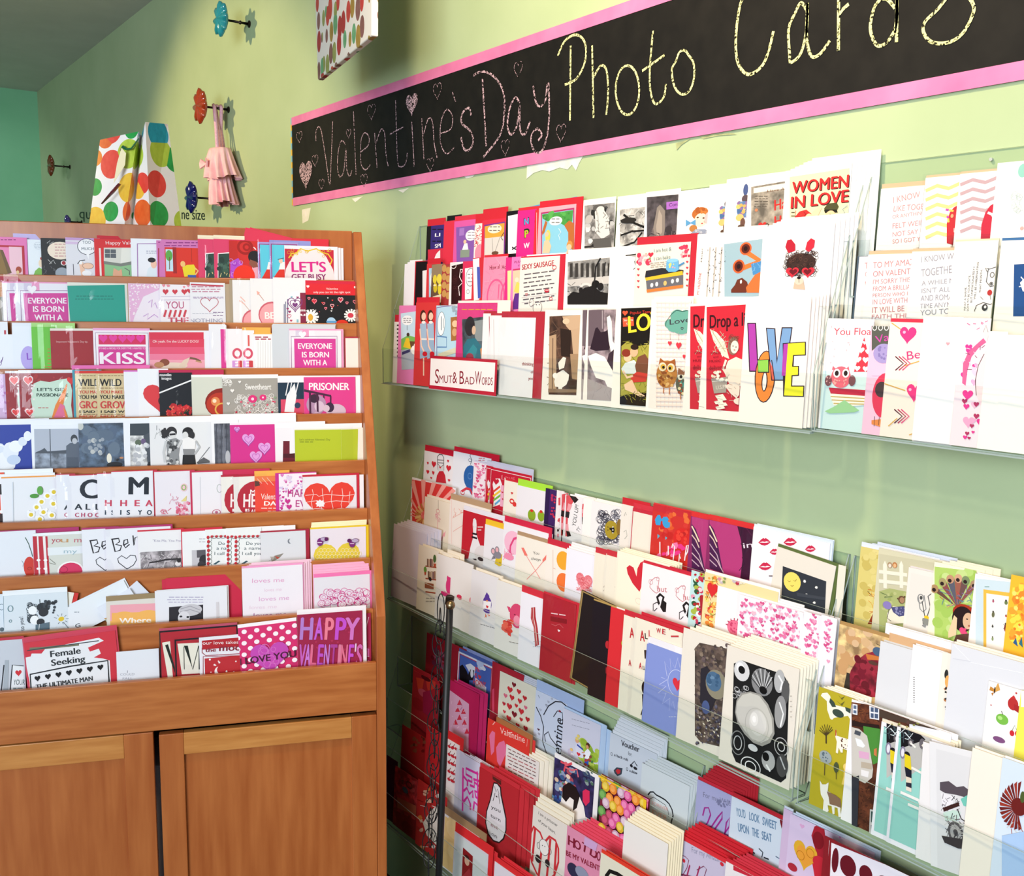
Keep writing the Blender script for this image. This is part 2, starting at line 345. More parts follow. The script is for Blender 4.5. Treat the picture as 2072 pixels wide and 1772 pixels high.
# ------------------------------------------------------------------ the tiered wooden rack, turned a little towards the shopper
TH = 1.94378; RHO = Vector((math.sin(TH), math.cos(TH), 0)); NB = Vector((-math.cos(TH), math.sin(TH), 0))
P0 = EYE + ray(781, 1420) / FOC * 2.0; Z9 = P0.z + .08493; HS, DD = .0955, .04586
def RF(u, n, z): return Vector((P0.x, P0.y, 0)) + RHO * u + NB * n + Vector((0, 0, z))
def rpx(x, y, n): # rack coordinates (u, z) of a photo point lying n behind the rack's face
    p = hit(x, y, RF(0, n, 0), NB); return (p - RF(0, n, 0)).dot(RHO), p.z
RW = 1.0; TS = .0185; NBK = DD * 8 + .042
zback = rpx(500, 461, NBK)[1]; zpost = EYE.z + .155
ZB0 = rpx(765, 1437, 0)[1]                      # lower edge of the front board
rack = tag(empty('wooden_card_rack', RF(-RW / 2, .2, 0)), 'honey-brown wooden rack of nine stepped card rows above two panelled doors', 'display rack')
def rk(mb, name, par=None, bev=0, label=None):
    par = par or rack; o = mb.build(name); o.parent = par
    o.matrix_parent_inverse = (Matrix.Translation(-rack.location)) if par is rack else Matrix()
    if bev: bevel(o, bev)
    if label: o['label'] = label
    return o
def rbox(mb, u0, u1, n0, n1, z0, z1, m):
    c = [mb.pt(RF(u, n, z)) for z in (z0, z1) for n in (n0, n1) for u in (u0, u1)]
    for q in ((0, 2, 3, 1), (4, 5, 7, 6), (0, 1, 5, 4), (2, 6, 7, 3), (0, 4, 6, 2), (1, 3, 7, 5)): mb.face([c[k] for k in q], m)
NEND = NBK + .21; zstep = rpx(779, 1246, 0)[1]
prof = [(-.002, 0), (-.002, zstep), (.03, zstep + .075), (NBK - .03, zpost), (NBK + .016, zpost), (NBK + .016, zback - .03), (NEND, zback - .03), (NEND, 0)]
for u0, u1 in ((-TS, 0), (-RW, -RW + TS)):
    mb = MB(); mb.extr(prof, u0, u1, RF, M_WV); rk(mb, 'side_panel', bev=.0015)
for k in range(9):
    zl = Z9 + HS * k; n0 = DD * k
    mb = MB(); rbox(mb, -RW + TS, -TS, n0, n0 + .012, (ZB0 if k == 0 else zl - HS - .036), zl, M_WH)
    if k == 0: rk(mb, 'front_board', bev=.0015)
    else: rk(mb, 'shelf_lip', bev=.0012)
    mb = MB(); rbox(mb, -RW + TS, -TS, n0 + .012, n0 + (DD if k < 8 else NBK - n0), zl - .045, zl - .036, M_WH); rk(mb, 'pocket_floor')
mb = MB(); rbox(mb, -RW + TS, -TS, NBK, NBK + .014, Z9 + HS * 8 - .05, zback, M_WV); rk(mb, 'back_panel', bev=.0015)
mb = MB(); rbox(mb, -RW + TS, -TS, NBK + .014, NEND, zback - .05, zback - .03, M_WH); rk(mb, 'top_board', bev=.0015)
mb = MB(); rbox(mb, -RW + TS, -TS, NEND - .012, NEND, .0, zback - .05, M_WV); rk(mb, 'rear_board')
mb = MB(); rbox(mb, -RW + TS, -TS, .02, NEND - .012, .08, .098, M_WH); rbox(mb, -RW + TS, -TS, .03, .048, 0, .08, M_WH); rk(mb, 'cabinet_base')
def door(uL, uR, zT, uA, uB, zP):
    z0 = .085; th = .018; d = MB()
    rbox(d, uL, uA, 0, th, z0, zT, M_WV); rbox(d, uB, uR, 0, th, z0, zT, M_WV)
    rbox(d, uA, uB, 0.0004, th, zP, zT - .0003, M_WL); rbox(d, uA, uB, .0004, th, z0, z0 + .06, M_WL); o = rk(d, 'cabinet_door', bev=.0012)
    d = MB(); rbox(d, uA - .004, uB + .004, .0075, th - .004, z0 + .055, zP + .004, M_WV); rk(d, 'door_panel', o)
zT = rpx(540, 1463, 0)[1] - .004
uL, uR = rpx(321, 1480, 0)[0], rpx(763.5, 1500, 0)[0]; door(uL, uR - .001, zT, rpx(373, 1540, 0)[0], rpx(712.5, 1540, 0)[0], rpx(540, 1510, 0)[1])
uR2 = rpx(309.5, 1480, 0)[0]; w = uR - uL; door(-RW + TS + .003, uR2, rpx(150, 1490, 0)[1] - .006, -RW + TS + .056, rpx(252, 1540, 0)[0], rpx(120, 1548, 0)[1])
# things glimpsed through the gap between the doors
def thing_box(name, label, cat, u0, u1, n0, n1, z0, z1, m):
    mb = MB(); rbox(mb, u0, u1, n0, n1, z0, z1, m); o = mb.build(name); bevel(o, .004); tag(o, label, cat); return o
zs = rpx(318, 1540, .08)[1]; ug = (uL + uR2) / 2
thing_box('paper_carton', 'white paper carton glimpsed through the gap between cabinet doors', 'box', ug - .06, ug + .05, .06, .2, .098, zs, paper('e8e8f0'))

# ------------------------------------------------------------------ clear acrylic card racks on the wall
M_SCREW = mat('clear_screw_head', 'b4bab4', .2)
TIER = {}
LEAN = R(3.0)
def acrylic(key, label, yL, yR, lips, hpock, ztop, place, tilt=0):
    ymid = (yL + yR) / 2; SO = .012; depth = .032 * len(lips) + SO; lips = [v * .9895 for v in lips]; ztop *= .999
    t = tag(empty('acrylic_card_rack', (WX - depth / 2, ymid, EYE.z + lips[-1] - hpock[-1])), label, 'display rack', 'clear acrylic card racks on the green wall')
    U = Vector((0, -math.cos(tilt), math.sin(tilt))); Z = Vector((0, math.sin(tilt), math.cos(tilt))); X = Vector((1, 0, 0))
    B = Vector((WX, ymid, EYE.z))
    def fr(u, d, z): return B + U * u + Z * z - X * d
    hw = (yL - yR) / 2
    def add(mb, name): return kid(mb, name, t)
    def bx(mb, u0, u1, d0, d1, z0, z1, edge=True):
        c = [mb.pt(fr(u, d, z)) for z in (z0, z1) for d in (d0, d1) for u in (u0, u1)]
        D = (u1 - u0, d1 - d0, z1 - z0); th = D.index(min(D))
        for q, ax in (((0, 2, 3, 1), 2), ((4, 5, 7, 6), 2), ((0, 1, 5, 4), 1), ((2, 6, 7, 3), 1), ((0, 4, 6, 2), 0), ((1, 3, 7, 5), 0)):
            mb.face([c[k] for k in q], M_ACR if ax == th else M_EDGE)
    nL = len(lips)
    for i, zl in enumerate(lips):
        d = .032 * (i + 1) + SO; zf = zl - hpock[i]
        mb = MB(); bx(mb, -hw, hw, d - .002, d, zf, zl); add(mb, 'front_lip')
        mb = MB(); bx(mb, -hw + .001, hw - .001, d - .032, d - .002, zf, zf + .002); add(mb, 'pocket_floor')
        O = fr(0, d - .009, zf + .0025); V = (Z * math.cos(LEAN) + X * math.sin(LEAN)); N = U.cross(V).normalized()
        TIER[key + str(i + 1)] = (O, U, V, N, ('top', 'second', 'third', 'fourth')[i] + ' tier of ' + place, 'cards on the ' + ('top', 'second', 'third', 'fourth')[i] + ' tier of the ' + place)
    mb = MB(); bx(mb, -hw, hw, .0005, .0025, lips[0] - hpock[0], ztop); add(mb, 'back_panel')
    zf = lips[-1] - hpock[-1]; D = depth
    pr = [(.001, ztop), (.004, ztop), (D, lips[-1]), (D, zf), (D - .03, zf - .002), (.001, lips[0] - hpock[0] - .03)]
    for u in (-hw, hw - .002):
        mb = MB(); mb.extr(pr, u, u + .002, fr, M_ACR, M_EDGE); add(mb, 'side_panel')
    mb = MB(); bx(mb, -hw, hw, D - .004, D + .004, zf - .0015, zf + .0005); add(mb, 'base_edge')
    for k in range(3):
        uu = -hw + (k + .5) * hw * 2 / 3; mb = MB()
        a = fr(uu, 0, ztop - .012); mb.tube([a, a - X * .004], .0022, M_SCREW, 10); add(mb, 'mounting_screw')
acrylic('A', 'upper left clear card rack bearing the Smut and Bad Words sign', 2.085, .856, [.083, -.008, -.102], [.083, .08, .082], .19, 'upper left clear rack', R(.9))
acrylic('B', 'upper right clear card rack of handwritten white cards and pink owl boat', .850, -.15, [.0929, .0035, -.0921], [.078, .078, .078], .2, 'upper right clear rack')
acrylic('C', 'middle left clear card rack filled with red hearts and cream cards', 2.06, .853, [-.4444, -.5469, -.6447], [.078, .078, .078], -.362, 'middle left clear rack')
acrylic('F', 'middle right clear card rack with dog, street and table football cards', .845, -.15, [-.4444, -.5469, -.6447], [.078, .078, .078], -.362, 'middle right clear rack')
acrylic('D', 'lower left clear card rack with light bulb and hot dog cards', 2.13, 1.118, [-.908, -1.0125, -1.112, -1.2047], [.08, .08, .08, .08], -.80, 'lower left clear rack')
acrylic('E', 'lower right clear card rack with lilac handwritten cards', 1.108, .2, [-.908, -1.0125, -1.112, -1.2047], [.08, .08, .08, .08], -.80, 'lower right clear rack')
ORD = ('top', 'second', 'third', 'fourth', 'fifth', 'sixth', 'seventh', 'eighth', 'ninth')
for k in range(9):
    r_ = 9 - k; O = RF(0, DD * k + .021, Z9 + HS * k - .0355); V = (Vector((0, 0, 1)) * math.cos(LEAN) + NB * math.sin(LEAN)); N = RHO.cross(V).normalized()
    TIER['W%d' % r_] = (O, RHO, V, N, ORD[r_ - 1] + ' row of wooden rack', 'cards in the ' + ORD[r_ - 1] + ' row of the wooden rack')
# ------------------------------------------------------------------ greeting cards
def sh(ops, dx, dy=0):
    out = []
    for op in ops.split(';'):
        a = op.strip().split(' ')
        if not a[0]: continue
        k = a[0]
        if k in 'tTwf': ix = range(1, 5)
        elif k in 'eohH': ix = range(1, 3)
        elif k == 'l': ix = range(3, len(a))
        elif k == 'q': ix = range(1, len(a) - 1)
        elif k == 's': ix = range(2, 6)
        else: ix = ()
        for j, i in enumerate(ix): a[i] = '%g' % (float(a[i]) + (dy if j % 2 else dx))
        out.append(' '.join(a))
    return ';'.join(out)
def sleeve_mesh(w, h, seed):
    rnd = random.Random(seed); n = 14; mb = MB(); x0, x1, y0, y1 = -.003, w + .003, .001, h + .005; ph = [rnd.uniform(0, 6) for _ in range(4)]
    idx = [[mb.pt((x0 + (x1 - x0) * i / n, y0 + (y1 - y0) * j / n, .002 + .0011 * math.sin(i * .5 + j * .42 + ph[0]) * math.sin(j * .33 - i * .25 + ph[1]) + .0002 * math.sin(i * 1.3 + ph[2]))) for j in range(n + 1)] for i in range(n + 1)]
    for i in range(n):
        for j in range(n): mb.face((idx[i][j], idx[i + 1][j], idx[i + 1][j + 1], idx[i][j + 1]), M_SLEEVE)
    return mb
NCARD = 0; SPARE = []
def K(T, xl, yt, xr, base, desc, ops='', e=None, s=0, n=None, rot=0, yaw=3.5, name='greeting_card', cat='card', place=1, lift=0, off=0):
    global NCARD; NCARD += 1
    O, U, V, N, pl, grp = TIER[T]
    y = R(yaw); Uc = U * math.cos(y) - N * math.sin(y); Nc = N * math.cos(y) + U * math.sin(y); Vc = V
    O = O + N * (off * .55 if T[1:] == '1' and T[0] in 'ABCDEF' and off < 0 else off)
    tl = hit(xl, yt, O, N); vt = (tl - O).dot(V)
    if rot:
        r = R(rot); Uc, Vc = Uc * math.cos(r) + Vc * math.sin(r), Vc * math.cos(r) - Uc * math.sin(r)
    lo, hi = .003, .5
    for _ in range(40):
        w = (lo + hi) / 2
        if proj(tl + Uc * w)[0] < xr: lo = w
        else: hi = w
    r = R(rot); h = vt / math.cos(r) if rot >= 0 else (vt - w * math.sin(-r)) / math.cos(r)
    h = max(h - lift, .02)
    BL = tl - Vc * h
    mb = MB(); mb.box((0, 0, -.0008), (w, h, 0), paper(base))
    a = Art(mb, BL, Uc, Vc, Nc, w, h, .00012)
    a.run(ops)
    o = mb.build(name, recalc=False)
    M = Matrix((Uc, Vc, Nc)).transposed().to_4x4(); M.translation = BL; o.matrix_world = M
    tag(o, desc + (', ' + pl if place else ''), cat, grp)
    px = w / max(1, xr - xl)
    if e:
        q = e.split(); up, rt = float(q[1]) * px, float(q[2]) * px; lf = float(q[3]) * px if len(q) > 3 else 0
        mb = MB(); mb.box((-lf, 0, -.0024), (w + rt, h + up, -.0014), paper(q[0]))
        c = mb.build('envelope', o, recalc=False)
        c['label'] = 'envelope edge behind the card'
    if s:
        sleeve_mesh(w, h, NCARD).build('plastic_sleeve', o, recalc=False)
    if n:
        q = n.split(); cnt = int(q[0]); dx, dy = float(q[1]) * px, float(q[2]) * px; cb = q[3] if len(q) > 3 else base
        me = None
        for i in range(1, cnt + 1):
            if me is None:
                mb = MB(); mb.box((0, 0, -.0009), (w, h, 0), paper(cb)); c = mb.build(name, recalc=False); me = c.data
            else:
                c = bpy.data.objects.new(name, me); COL.objects.link(c)
            SPARE.append((c, abs(dx) * h + abs(dy) * w))
            c.matrix_world = M @ Matrix.Translation((dx * i + (.0005 * math.sin(i * 7.1)), dy * i + .0006 * math.sin(i * 3.3), -(.0012 if T[1:] == '1' and T[0] != 'W' else .0022) * i - .001))
            tag(c, ('spare behind ' + desc)[:200], cat, grp)
    return o
# ---- wooden rack, first row
K('W1', 26, 472, 152, 'c4b8e8', 'lavender envelope strip behind the comic cards', name='envelope', cat='envelope', off=-.012)
K('W1', 196, 476, 317, 'c8142c', 'crimson envelope strip behind red Happy Valentine card', name='envelope', cat='envelope', off=-.012)
K('W1', -30, 478, 54, 'e87ab8', 'pink comic card with brown tent', 'w -8 485 32 487 1 3 8a2a6a;f -20 495 52 570 b81c30;f -20 499 47 570 ec86b8;f 18 499 47 570 f2c6d4;q -6 560 0 505 6 506 24 552 10 556 8a6a30;q 0 505 6 506 24 552 16 554 6a5028;e 38 546 6 7 a8401c;e 36 551 3 4 e8c890')
K('W1', 55, 484, 132, 'e8f0f8', 'white comic card with plump green-shirted figure', 'o 77 497 8 7 .7 c0ccd8;q 67 560 71 548 79 541 87 545 90 560 7cb84c;e 83 533 5 8 f0dcc0;e 84 523 3 3 b04030;w 70 495 84 501 3 1.6 a8b4c4')
K('W1', 82, 481, 160, '17171a', 'black chalk comic card with cream oval speech panel', 'e 122 507 26 18 f2e2d0;w 110 494 136 518 5 2.4 c0808a;e 126 553 14 12 9aa4b0;l 1 c8c8c8 95 492 102 486 100 494 108 489;l 1 c8c8c8 97 525 105 533 100 534 108 526 112 534;e 129 532 6 5 f0f0f0;e 129 532 4 4 a01828;s r 88 540 112 556 9 5 5a5a60 3')
K('W1', 132, 480, 202, 'e2e2ea', 'TOO MUCH comic card with long-nosed man', 'f 130 480 210 488 c49ad0;f 130 488 210 496 d8bfe0;e 176 499 19 16 f6f6fa;o 176 499 19 16 1.2 3a3a4a;q 174 513 181 513 180 526 f6f6fa;t 167 493 184 493 6 4a6070 TOO;t 165 506 190 506 6 4a6070 MUCH;q 160 534 168 530 172 548 176 560 165 560 f0c4a8;e 178 538 11 6 f2c8ac;o 178 538 11 6 .7 8a5a4a;e 163 531 4 4 f4f4f4;l 1.4 2a2a30 157 534 162 527 172 526;e 176 553 10 6 f4f4f8;l 1 5a5a6a 148 534 149 556')
K('W1', 190, 483, 272, 'd8262c', 'red Happy Valentine comic card with window scene', 't 214 494.5 292 494.5 7 f8e8e8 Happy Valentine;f 200 502 206 562 f0e0dc;f 210 502 300 570 8cc08c;q 210 501 246 501 244 533 210 528 d6d6ce;q 246 501 300 501 300 522 244 533 e6e6de;q 210 528 244 533 300 522 300 530 244 539 210 534 7a8078;f 212 504 235 522 5a6068;l 1 d6d6ce 223 504 223 522;l 1 d6d6ce 212 513 235 513;q 228 560 230 542 240 548 246 544 248 560 e0a888;l 1.5 5a5a60 252 542 262 548 262 556', e='c8142c 1 0')
K('W1', 264, 482, 330, 'eceff8', 'white comic card with black-haired man in purple frame', 'l 2 a070b0 279 570 278 493 340 493;w 296 508 320 512 2 1.6 4a5a8a;q 296 560 299 544 306 538 322 536 324 560 dceaf4;e 311 534 6 9 f0c4ac;e 307 526 8 5 1c1c22')
K('W1', 316, 486, 350, 'd078b8', 'narrow pink edge of doubled red room comic card', 'w 320 490 324 492 1 3 8a2a7a;l 2 a82a3a 321 560 321 502')
K('W1', 326, 484, 405, 'd078b8', 'pink comic card with yellow-shirted man in red room', 'w 332 491 402 497 2 3.2 8a2a7a;f 333 500 420 570 d83020;f 335 504 357 549 c2e2f2;e 342 517 7 11 5aa84a;l 1.5 6a4a2a 343 520 343 545;f 349 500 358 553 a01c1c;l 1 a82418 387 502 388 530;q 369 541 378 536 392 535 396 542 394 558 373 560 e6d624;e 370 534 5 6 ecc078;l 3 ecc078 394 542 401 548 395 556;f 380 556 397 566 3a5aa8')
SW = 'l 3 f8f0f4 {0} 562 {0} 513 {1} 511;q {0} 562 {0} 514 {1} 512 {1} 562 28483e;s e {0} 520 {1} 550 14 8 3a5e4c,1e3830,46685a 3;s r {0} 550 {1} 558 6 7 e8d890 2'
K('W1', 400, 483, 440, 'e0406c', 'rose card with dark arched window, narrow edge', SW.format(417, 446), e='f2e8cc 8 10', s=1)
K('W1', 432, 483, 495, 'e0406c', 'rose card with dark green arched window, full view', SW.format(442, 470), e='f2e8cc 8 0', s=1)
K('W1', 463, 486, 524, 'd02a28', 'red painterly card of woman with black hair', 'f 463 486 482 566 c42420;o 496 500 14 13 5 a01414;o 499 500 6 6 4 a01414;q 466 530 482 522 494 540 490 560 466 566 b44ad0;s c 464 528 490 556 9 8 d49ae4,8a2ab0 5;f 510 530 530 566 e8a8bc;e 494 558 22 22 ea3018;e 515 520 13 13 17141a;q 506 525 520 530 522 540 512 542 504 534 8a5040;l 2 f8f0f0 513 500 518 505')
BV = 'F 3 4 3 0 a02c7a;F 5 6 5 0 5ccbe4;q {0} 566 {1} 552 {2} 544 {3} 544 {3} 566 dc3222;q {4} 545 {5} 530 {3} 530 {3} 545 f2f2f2'
K('W1', 521, 489, 552, 'a8a0dc', 'violet framed card of red hill, left copy', BV.format(528, 536, 540, 560, 540, 543), s=1)
K('W1', 545, 489, 604, 'a8a0dc', 'violet framed card of hatted man on red hill', BV.format(551, 560, 566, 620, 564, 568) + ';e 568 528 4 5 e8c8b0;l 1.6 4a5a6a 562 525 574 522', e='8f96d8 4 25', s=1)
K('W1', 497, 460, 590, 'd82c50', 'tilted crimson envelope rising above the violet cards', name='envelope', cat='envelope', off=-.0065, yaw=.5, rot=-13, n='1 8 3')
K('W1', 590, 482, 665, 'd42438', 'level red envelope behind the LETS card', name='envelope', cat='envelope', off=-.007, yaw=.5)
K('W1', 575, 496, 683, 'f0f0fa', "white bordered LET'S card with gold scrolls", 'f 576 503 676 570 c8243c;e 627 545 42 44 efe6ea;e 627 560 50 50 efe6ea;l 2.5 e8c830 584 522 590 513 600 512 608 503 622 508 640 503 652 511 664 514 672 526 668 536;s c 584 506 672 522 16 6 ecd040,d8a820 4;T 590 550 660 550 21 d8208c LET\'S;T 590 566 660 566 12 8a1c6a GET BUSY', n='2 6 -1 ecebf6', s=1)
# ---- second row
K('W2', -40, 558, 93, 'b01c34', 'dark red envelope strip behind the EVERYONE cards', name='envelope', cat='envelope', off=-.014, s=1)
K('W2', -60, 570, 8, 'c88a58', 'brown and grey photo card at left edge', 'f -20 600 10 660 8a8478;e -4 615 10 10 c8c0b8')
EV = 'f {0} 573 {1} 588 dcd4e8;f {1} 571 {2} 588 eea0c8;l 1.2 8a3a88 {3} 660 {4} 588 {5} 588;q {6} 593 {5} 593 {5} 655 {7} 655 d8409c;T {8} 614 {9} 614 12 faf0f6 EVERYONE;T {10} 631 {11} 631 12 faf0f6 IS BORN;T {12} 648 {13} 648 12 faf0f6 WITH A;h {14} 587 19 fbf8fc'
def ev(dx): return EV.format(*[v + dx for v in (48, 64, 80, 44, 41, 145, 47, 52, 57, 135, 67, 130, 70, 127, 64.6)])
K('W2', 4, 572, 60, 'f0eef6', 'magenta EVERYONE IS BORN card, narrow left copy', sh(ev(0), -28), e='eea0c8 3 80', s=1)
K('W2', 29, 572, 142, 'f0eef6', 'magenta EVERYONE IS BORN card beside teal card', ev(0), e='eea0c8 3 0', s=1)
K('W2', 136, 571, 262, 'e8e8dc', 'plain teal card with two lines of dark print', 'q 136 578 252 576 256 660 143 660 1fa08c;w 150 599 230 605 2 2 0c6a60', s=1)
K('W2', 259, 573, 326, 'f2eaf4', 'white card with pink checked corner and looping script', 'q 259 574 324 574 322 586 290 600 272 640 268 655 264 655 eab8dc;s e 262 576 320 584 40 3 fbeef6 2;s e 262 586 282 640 34 3 fbeef6 7;l 1.2 c88ad8 300 612 308 606 306 622 314 612 318 624;l 1.2 c88ad8 290 640 300 634 298 646 312 636 320 642', e='b89878 0 0 2', s=1)
K('W2', 323, 575, 388, 'f4f0f6', 'white YOU card with red stripes and hearts', 's h 326 578 384 582 5 7 e890a0 4;h 335 591 12 d03a4a;h 354 591 11 d03a4a;h 373 591 12 d03a4a;h 383 589 10 d03a4a;l .8 b8a8c8 326 600 388 599;l .8 b8a8c8 326 607 388 606;t 336 624 372 624 15 c0487c YOU;l 4 d04050 332 641 336 627;l 4 d04050 342 641 346 627;l 4 d04050 352 641 356 627;l 4 d04050 362 641 366 627;l 4 d04050 372 641 376 627;T 340 654 382 654 12 c85068 THE', s=1)
K('W2', 384, 571, 455, 'eceef4', 'white notepaper card with red outlined heart and NOTHING', 'q 386 574 452 577 452 580 386 577 c03a50;w 387 580 446 590 3 3 c07a94;w 388 601 452 603 2 2 a894b8;H 424 617 36 1.2 c05060 30;w 430 632 452 638 2 2.2 7a5a8a;w 388 634 440 634 1 1.6 b8bcc8;t 384 652 451 652 8 a0a0b8 NOTHING', e='b8a488 -2 14', s=1)
AR = 'e 551 637 28 27 d06070;e 551 638 25.5 24.5 f6a8ae;s e 524 610 574 614 0 1 fff 1;T 536 645 556 645 14 fbf4f0 BE;l 1 d08868 520 590 534 608;q 519 588 526 592 521 597 f4b0a0'
K('W2', 470, 566, 510, 'f0f0f2', 'white card with arrow fletching and half pink heart', 'e 516 650 26 25 d06070;e 516 651 23.5 22.5 f6a8ae;l 1 d0a090 488 608 505 628;l 2 f4c0b4 484 608 496 616;l 2 f4c0b4 486 600 496 610', e='a89880 0 0 6', s=1)
K('W2', 506, 563, 552, 'f0f0f2', 'white BE card with pink scalloped heart and arrow', AR, e='a89880 0 0', s=1)
K('W2', 552, 561, 640, 'f0f0f4', 'white sleeved card with purple heart and striped arch', 'l 1.5 3a4a7a 575 655 575 615;l 1.5 3a4a7a 578 655 578 610;l 1.5 3a4a7a 582 655 582 605;e 600 604 17 15 f8f6fa;f 584 604 608 656 f4f2f8;f 607 592 625 656 8a2444;H 597 617 29 1.6 7a3a80;H 597 617 20 1.4 7a3a80;h 597 618 11 7a3a80;h 582 625 5 9a3a70;h 586 631 6 9a3a70;H 585 640 8 1 c84a70;h 589 649 5 b83a60;h 602 602 5 9a3a70;f 588 599 592 602 8cc4d0;f 600 646 604 652 8cc4d0;T 608 630 618 630 6 f8f0f4 m;T 608 639 618 639 6 f8f0f4 u', s=1)
K('W2', 618, 573, 727, '141418', 'black daisy Valentine card with red heading band', 'f 610 560 740 598 d82430;t 660 586 684 586 4 fbeef0 Valentine;t 634 593 709 593 4.2 fbeef0 only you can hit the right spot;h 623 580 6 fff;h 719 582 6 fff;H 636 610 9 1.6 f08090;h 636 610 6 c82040;H 689 607 10 1.6 f4b0bc;h 689 607 7 c82040;H 655 614 5 1.2 f08090;H 672 619 7 1.4 f4b0bc;H 702 613 5 1.2 f08090;H 718 611 7 1.3 f08090;H 659 624 5 1.2 f08090;H 625 604 5 1.2 f08090;s h 624 602 722 632 12 3 d83a3a,e8e8ec 8;'
  + ';'.join('l 4.5 f8f6f2 %.1f %.1f %.1f %.1f' % (628 + 5 * math.cos(t), 641 + 5 * math.sin(t), 628 + 17 * math.cos(t), 641 + 15 * math.sin(t)) for t in [i * .48 for i in range(13)]) + ';e 628 642 5 7 d8a83a;' + ';'.join('l 3.5 f8f6f2 %.1f %.1f %.1f %.1f' % (710 + 4 * math.cos(t), 638 + 4 * math.sin(t), 710 + 14 * math.cos(t), 638 + 13 * math.sin(t)) for t in [i * .48 for i in range(13)]) + ';e 709 638 6 5 c83a50;e 670 650 9 8 a8ccea;f 660 649 681 653 5a9ad0;e 692 656 13 9 d8321c', e='d02440 6 0')
# ---- third row
K('W3', -70, 650, 15, 'eceef4', 'white card with red strip at the far left', 'f 8 668 13 690 c04050')
K('W3', -60, 676, 27, 'eef2fa', 'white card with purple flourish at the far left', 'l 1.2 7a5aa0 0 734 4 728 6 722 2 738 -6 742')
K('W3', 24, 660, 70, 'eaf0fa', 'white card with lavender oval and purple letter', 'e 58 724 16 24 b8a8ec;l 3 8a50c8 55 714 56 727 64 726', e='e6ecf6 8 0')
K('W3', 63, 661, 112, '6cc83c', 'bright green card with tiny orange lettering', 'w 96 706 104 742 6 2.5 d0783a;w 88 741 104 745 2 2 d0783a', e='a8dc80 9 40', s=1)
K('W3', 101, 664, 193, 'a42028', "deep red card reading Important Valentine's Day tip", "q 100 663 192 663 192 669 100 669 ece6da;t 114 693 178 693 4 e8b8b4 Important Valentine's Day tip.", s=1)
K('W3', 188, 668, 303, 'f8f0f6', 'magenta KISS card with row of five hearts', 'F 4 5 3 0 6a3a70;F 4.8 5.8 3.8 0 faf4f8;f 199 677 295 697 d8285c;h 209 686 17 e83ca0;h 229 686 17 e83ca0;h 248 686 17 e83ca0;h 265 686 17 e83ca0;h 284 686 17 e83ca0;f 199 701 296 750 d83a98;t 201 706.5 294 706.5 4 fbe8f4 IF I HAD A NICKEL FOR EVERY TIME I WANTED TO;T 202 736 293 736 24 fbf2f8 KISS', e='f0a8d4 5 0', s=1)
K('W3', 301, 668, 428, 'f2f0f8', 'red to pink LUCKY DOG card with sprawled dog', "q 298 672 412 672 412 686 298 686 dc3450;q 298 686 413 686 413 702 298 702 e0405e;q 298 702 413 702 414 716 298 716 e8587a;q 298 716 414 716 414 728 298 728 ee80a0;q 298 728 414 728 415 752 298 752 f2a8b8;t 309 693 402 693 5 fdf0f0 Oh yeah. I'm the LUCKY DOG!;e 350 740 30 7 ead8c4;e 333 733 10 7 8a4a30;e 322 738 10 6 c08a60;q 362 740 372 728 384 723 380 734 372 746 e6d2bc;l 4 7a5a44 384 724 396 726 406 731;l 3 c89a74 396 730 408 733", s=1)
K('W3', 425, 658, 458, 'eef0f6', 'stacked white sleeves beside the LUCKY DOG card', '', n='3 -1 1', s=1)
K('W3', 446, 666, 462, 'd83a94', 'narrow magenta card beside OL letters', '')
OL = 'e 480 715 10 11 d8506a;e 480 715 5.5 6.5 f8f2f4;T 492 725 504 725 22 c888d8 L;T 470 743 486 743 14 d89ae0 E;T 482 743 490 743 14 d04048 I;w 500 683 520 686 2 3 a8303a'
K('W3', 456, 665, 492, 'f6f2f6', 'white OLD lettered card, left copy', OL, e='f0b050 -1 0', s=1)
K('W3', 490, 668, 514, 'f6f2f6', 'white OLD lettered card, narrow right copy', sh(OL, 22) + ';f 501 678 505 700 e0605a', e='f0b050 6 34', s=1)
K('W3', 513, 676, 552, 'f2f2f4', 'row of white card edges under red scraps', 'w 515 682 548 686 2 4 b05060;' + ';'.join('l .6 c4c8d0 %d 750 %d 690' % (x, x) for x in range(517, 550, 5)), e='f0b050 2 0')
K('W3', 550, 657, 678, 'd0d8e0', 'pale grey blank envelope in clear sleeve', '', s=1, n='2 1 1')
EV3 = 'f 598 667 612 680 dcd4e8;f 612 667 625 682 eea0c8;l 1.2 8a3a88 590 750 589 681 682 680 682 750;f 595 685 680 750 d8409c;T 603 705.5 672 705.5 11.5 faf0f6 EVERYONE;T 611 723 666 723 11.5 faf0f6 IS BORN;T 613.5 739 662 739 11.5 faf0f6 WITH A;h 612 678 15 fbf8fc'
K('W3', 585, 668, 690, 'f0eef6', 'magenta EVERYONE IS BORN WITH A card, right side', EV3, e='eea0c8 3 5', n='2 3 0', s=1)
K('W3', 699, 684, 728, 'f0ece4', 'cream card with dark red envelope beside side panel', '', e='a82038 3 3 2', s=1)
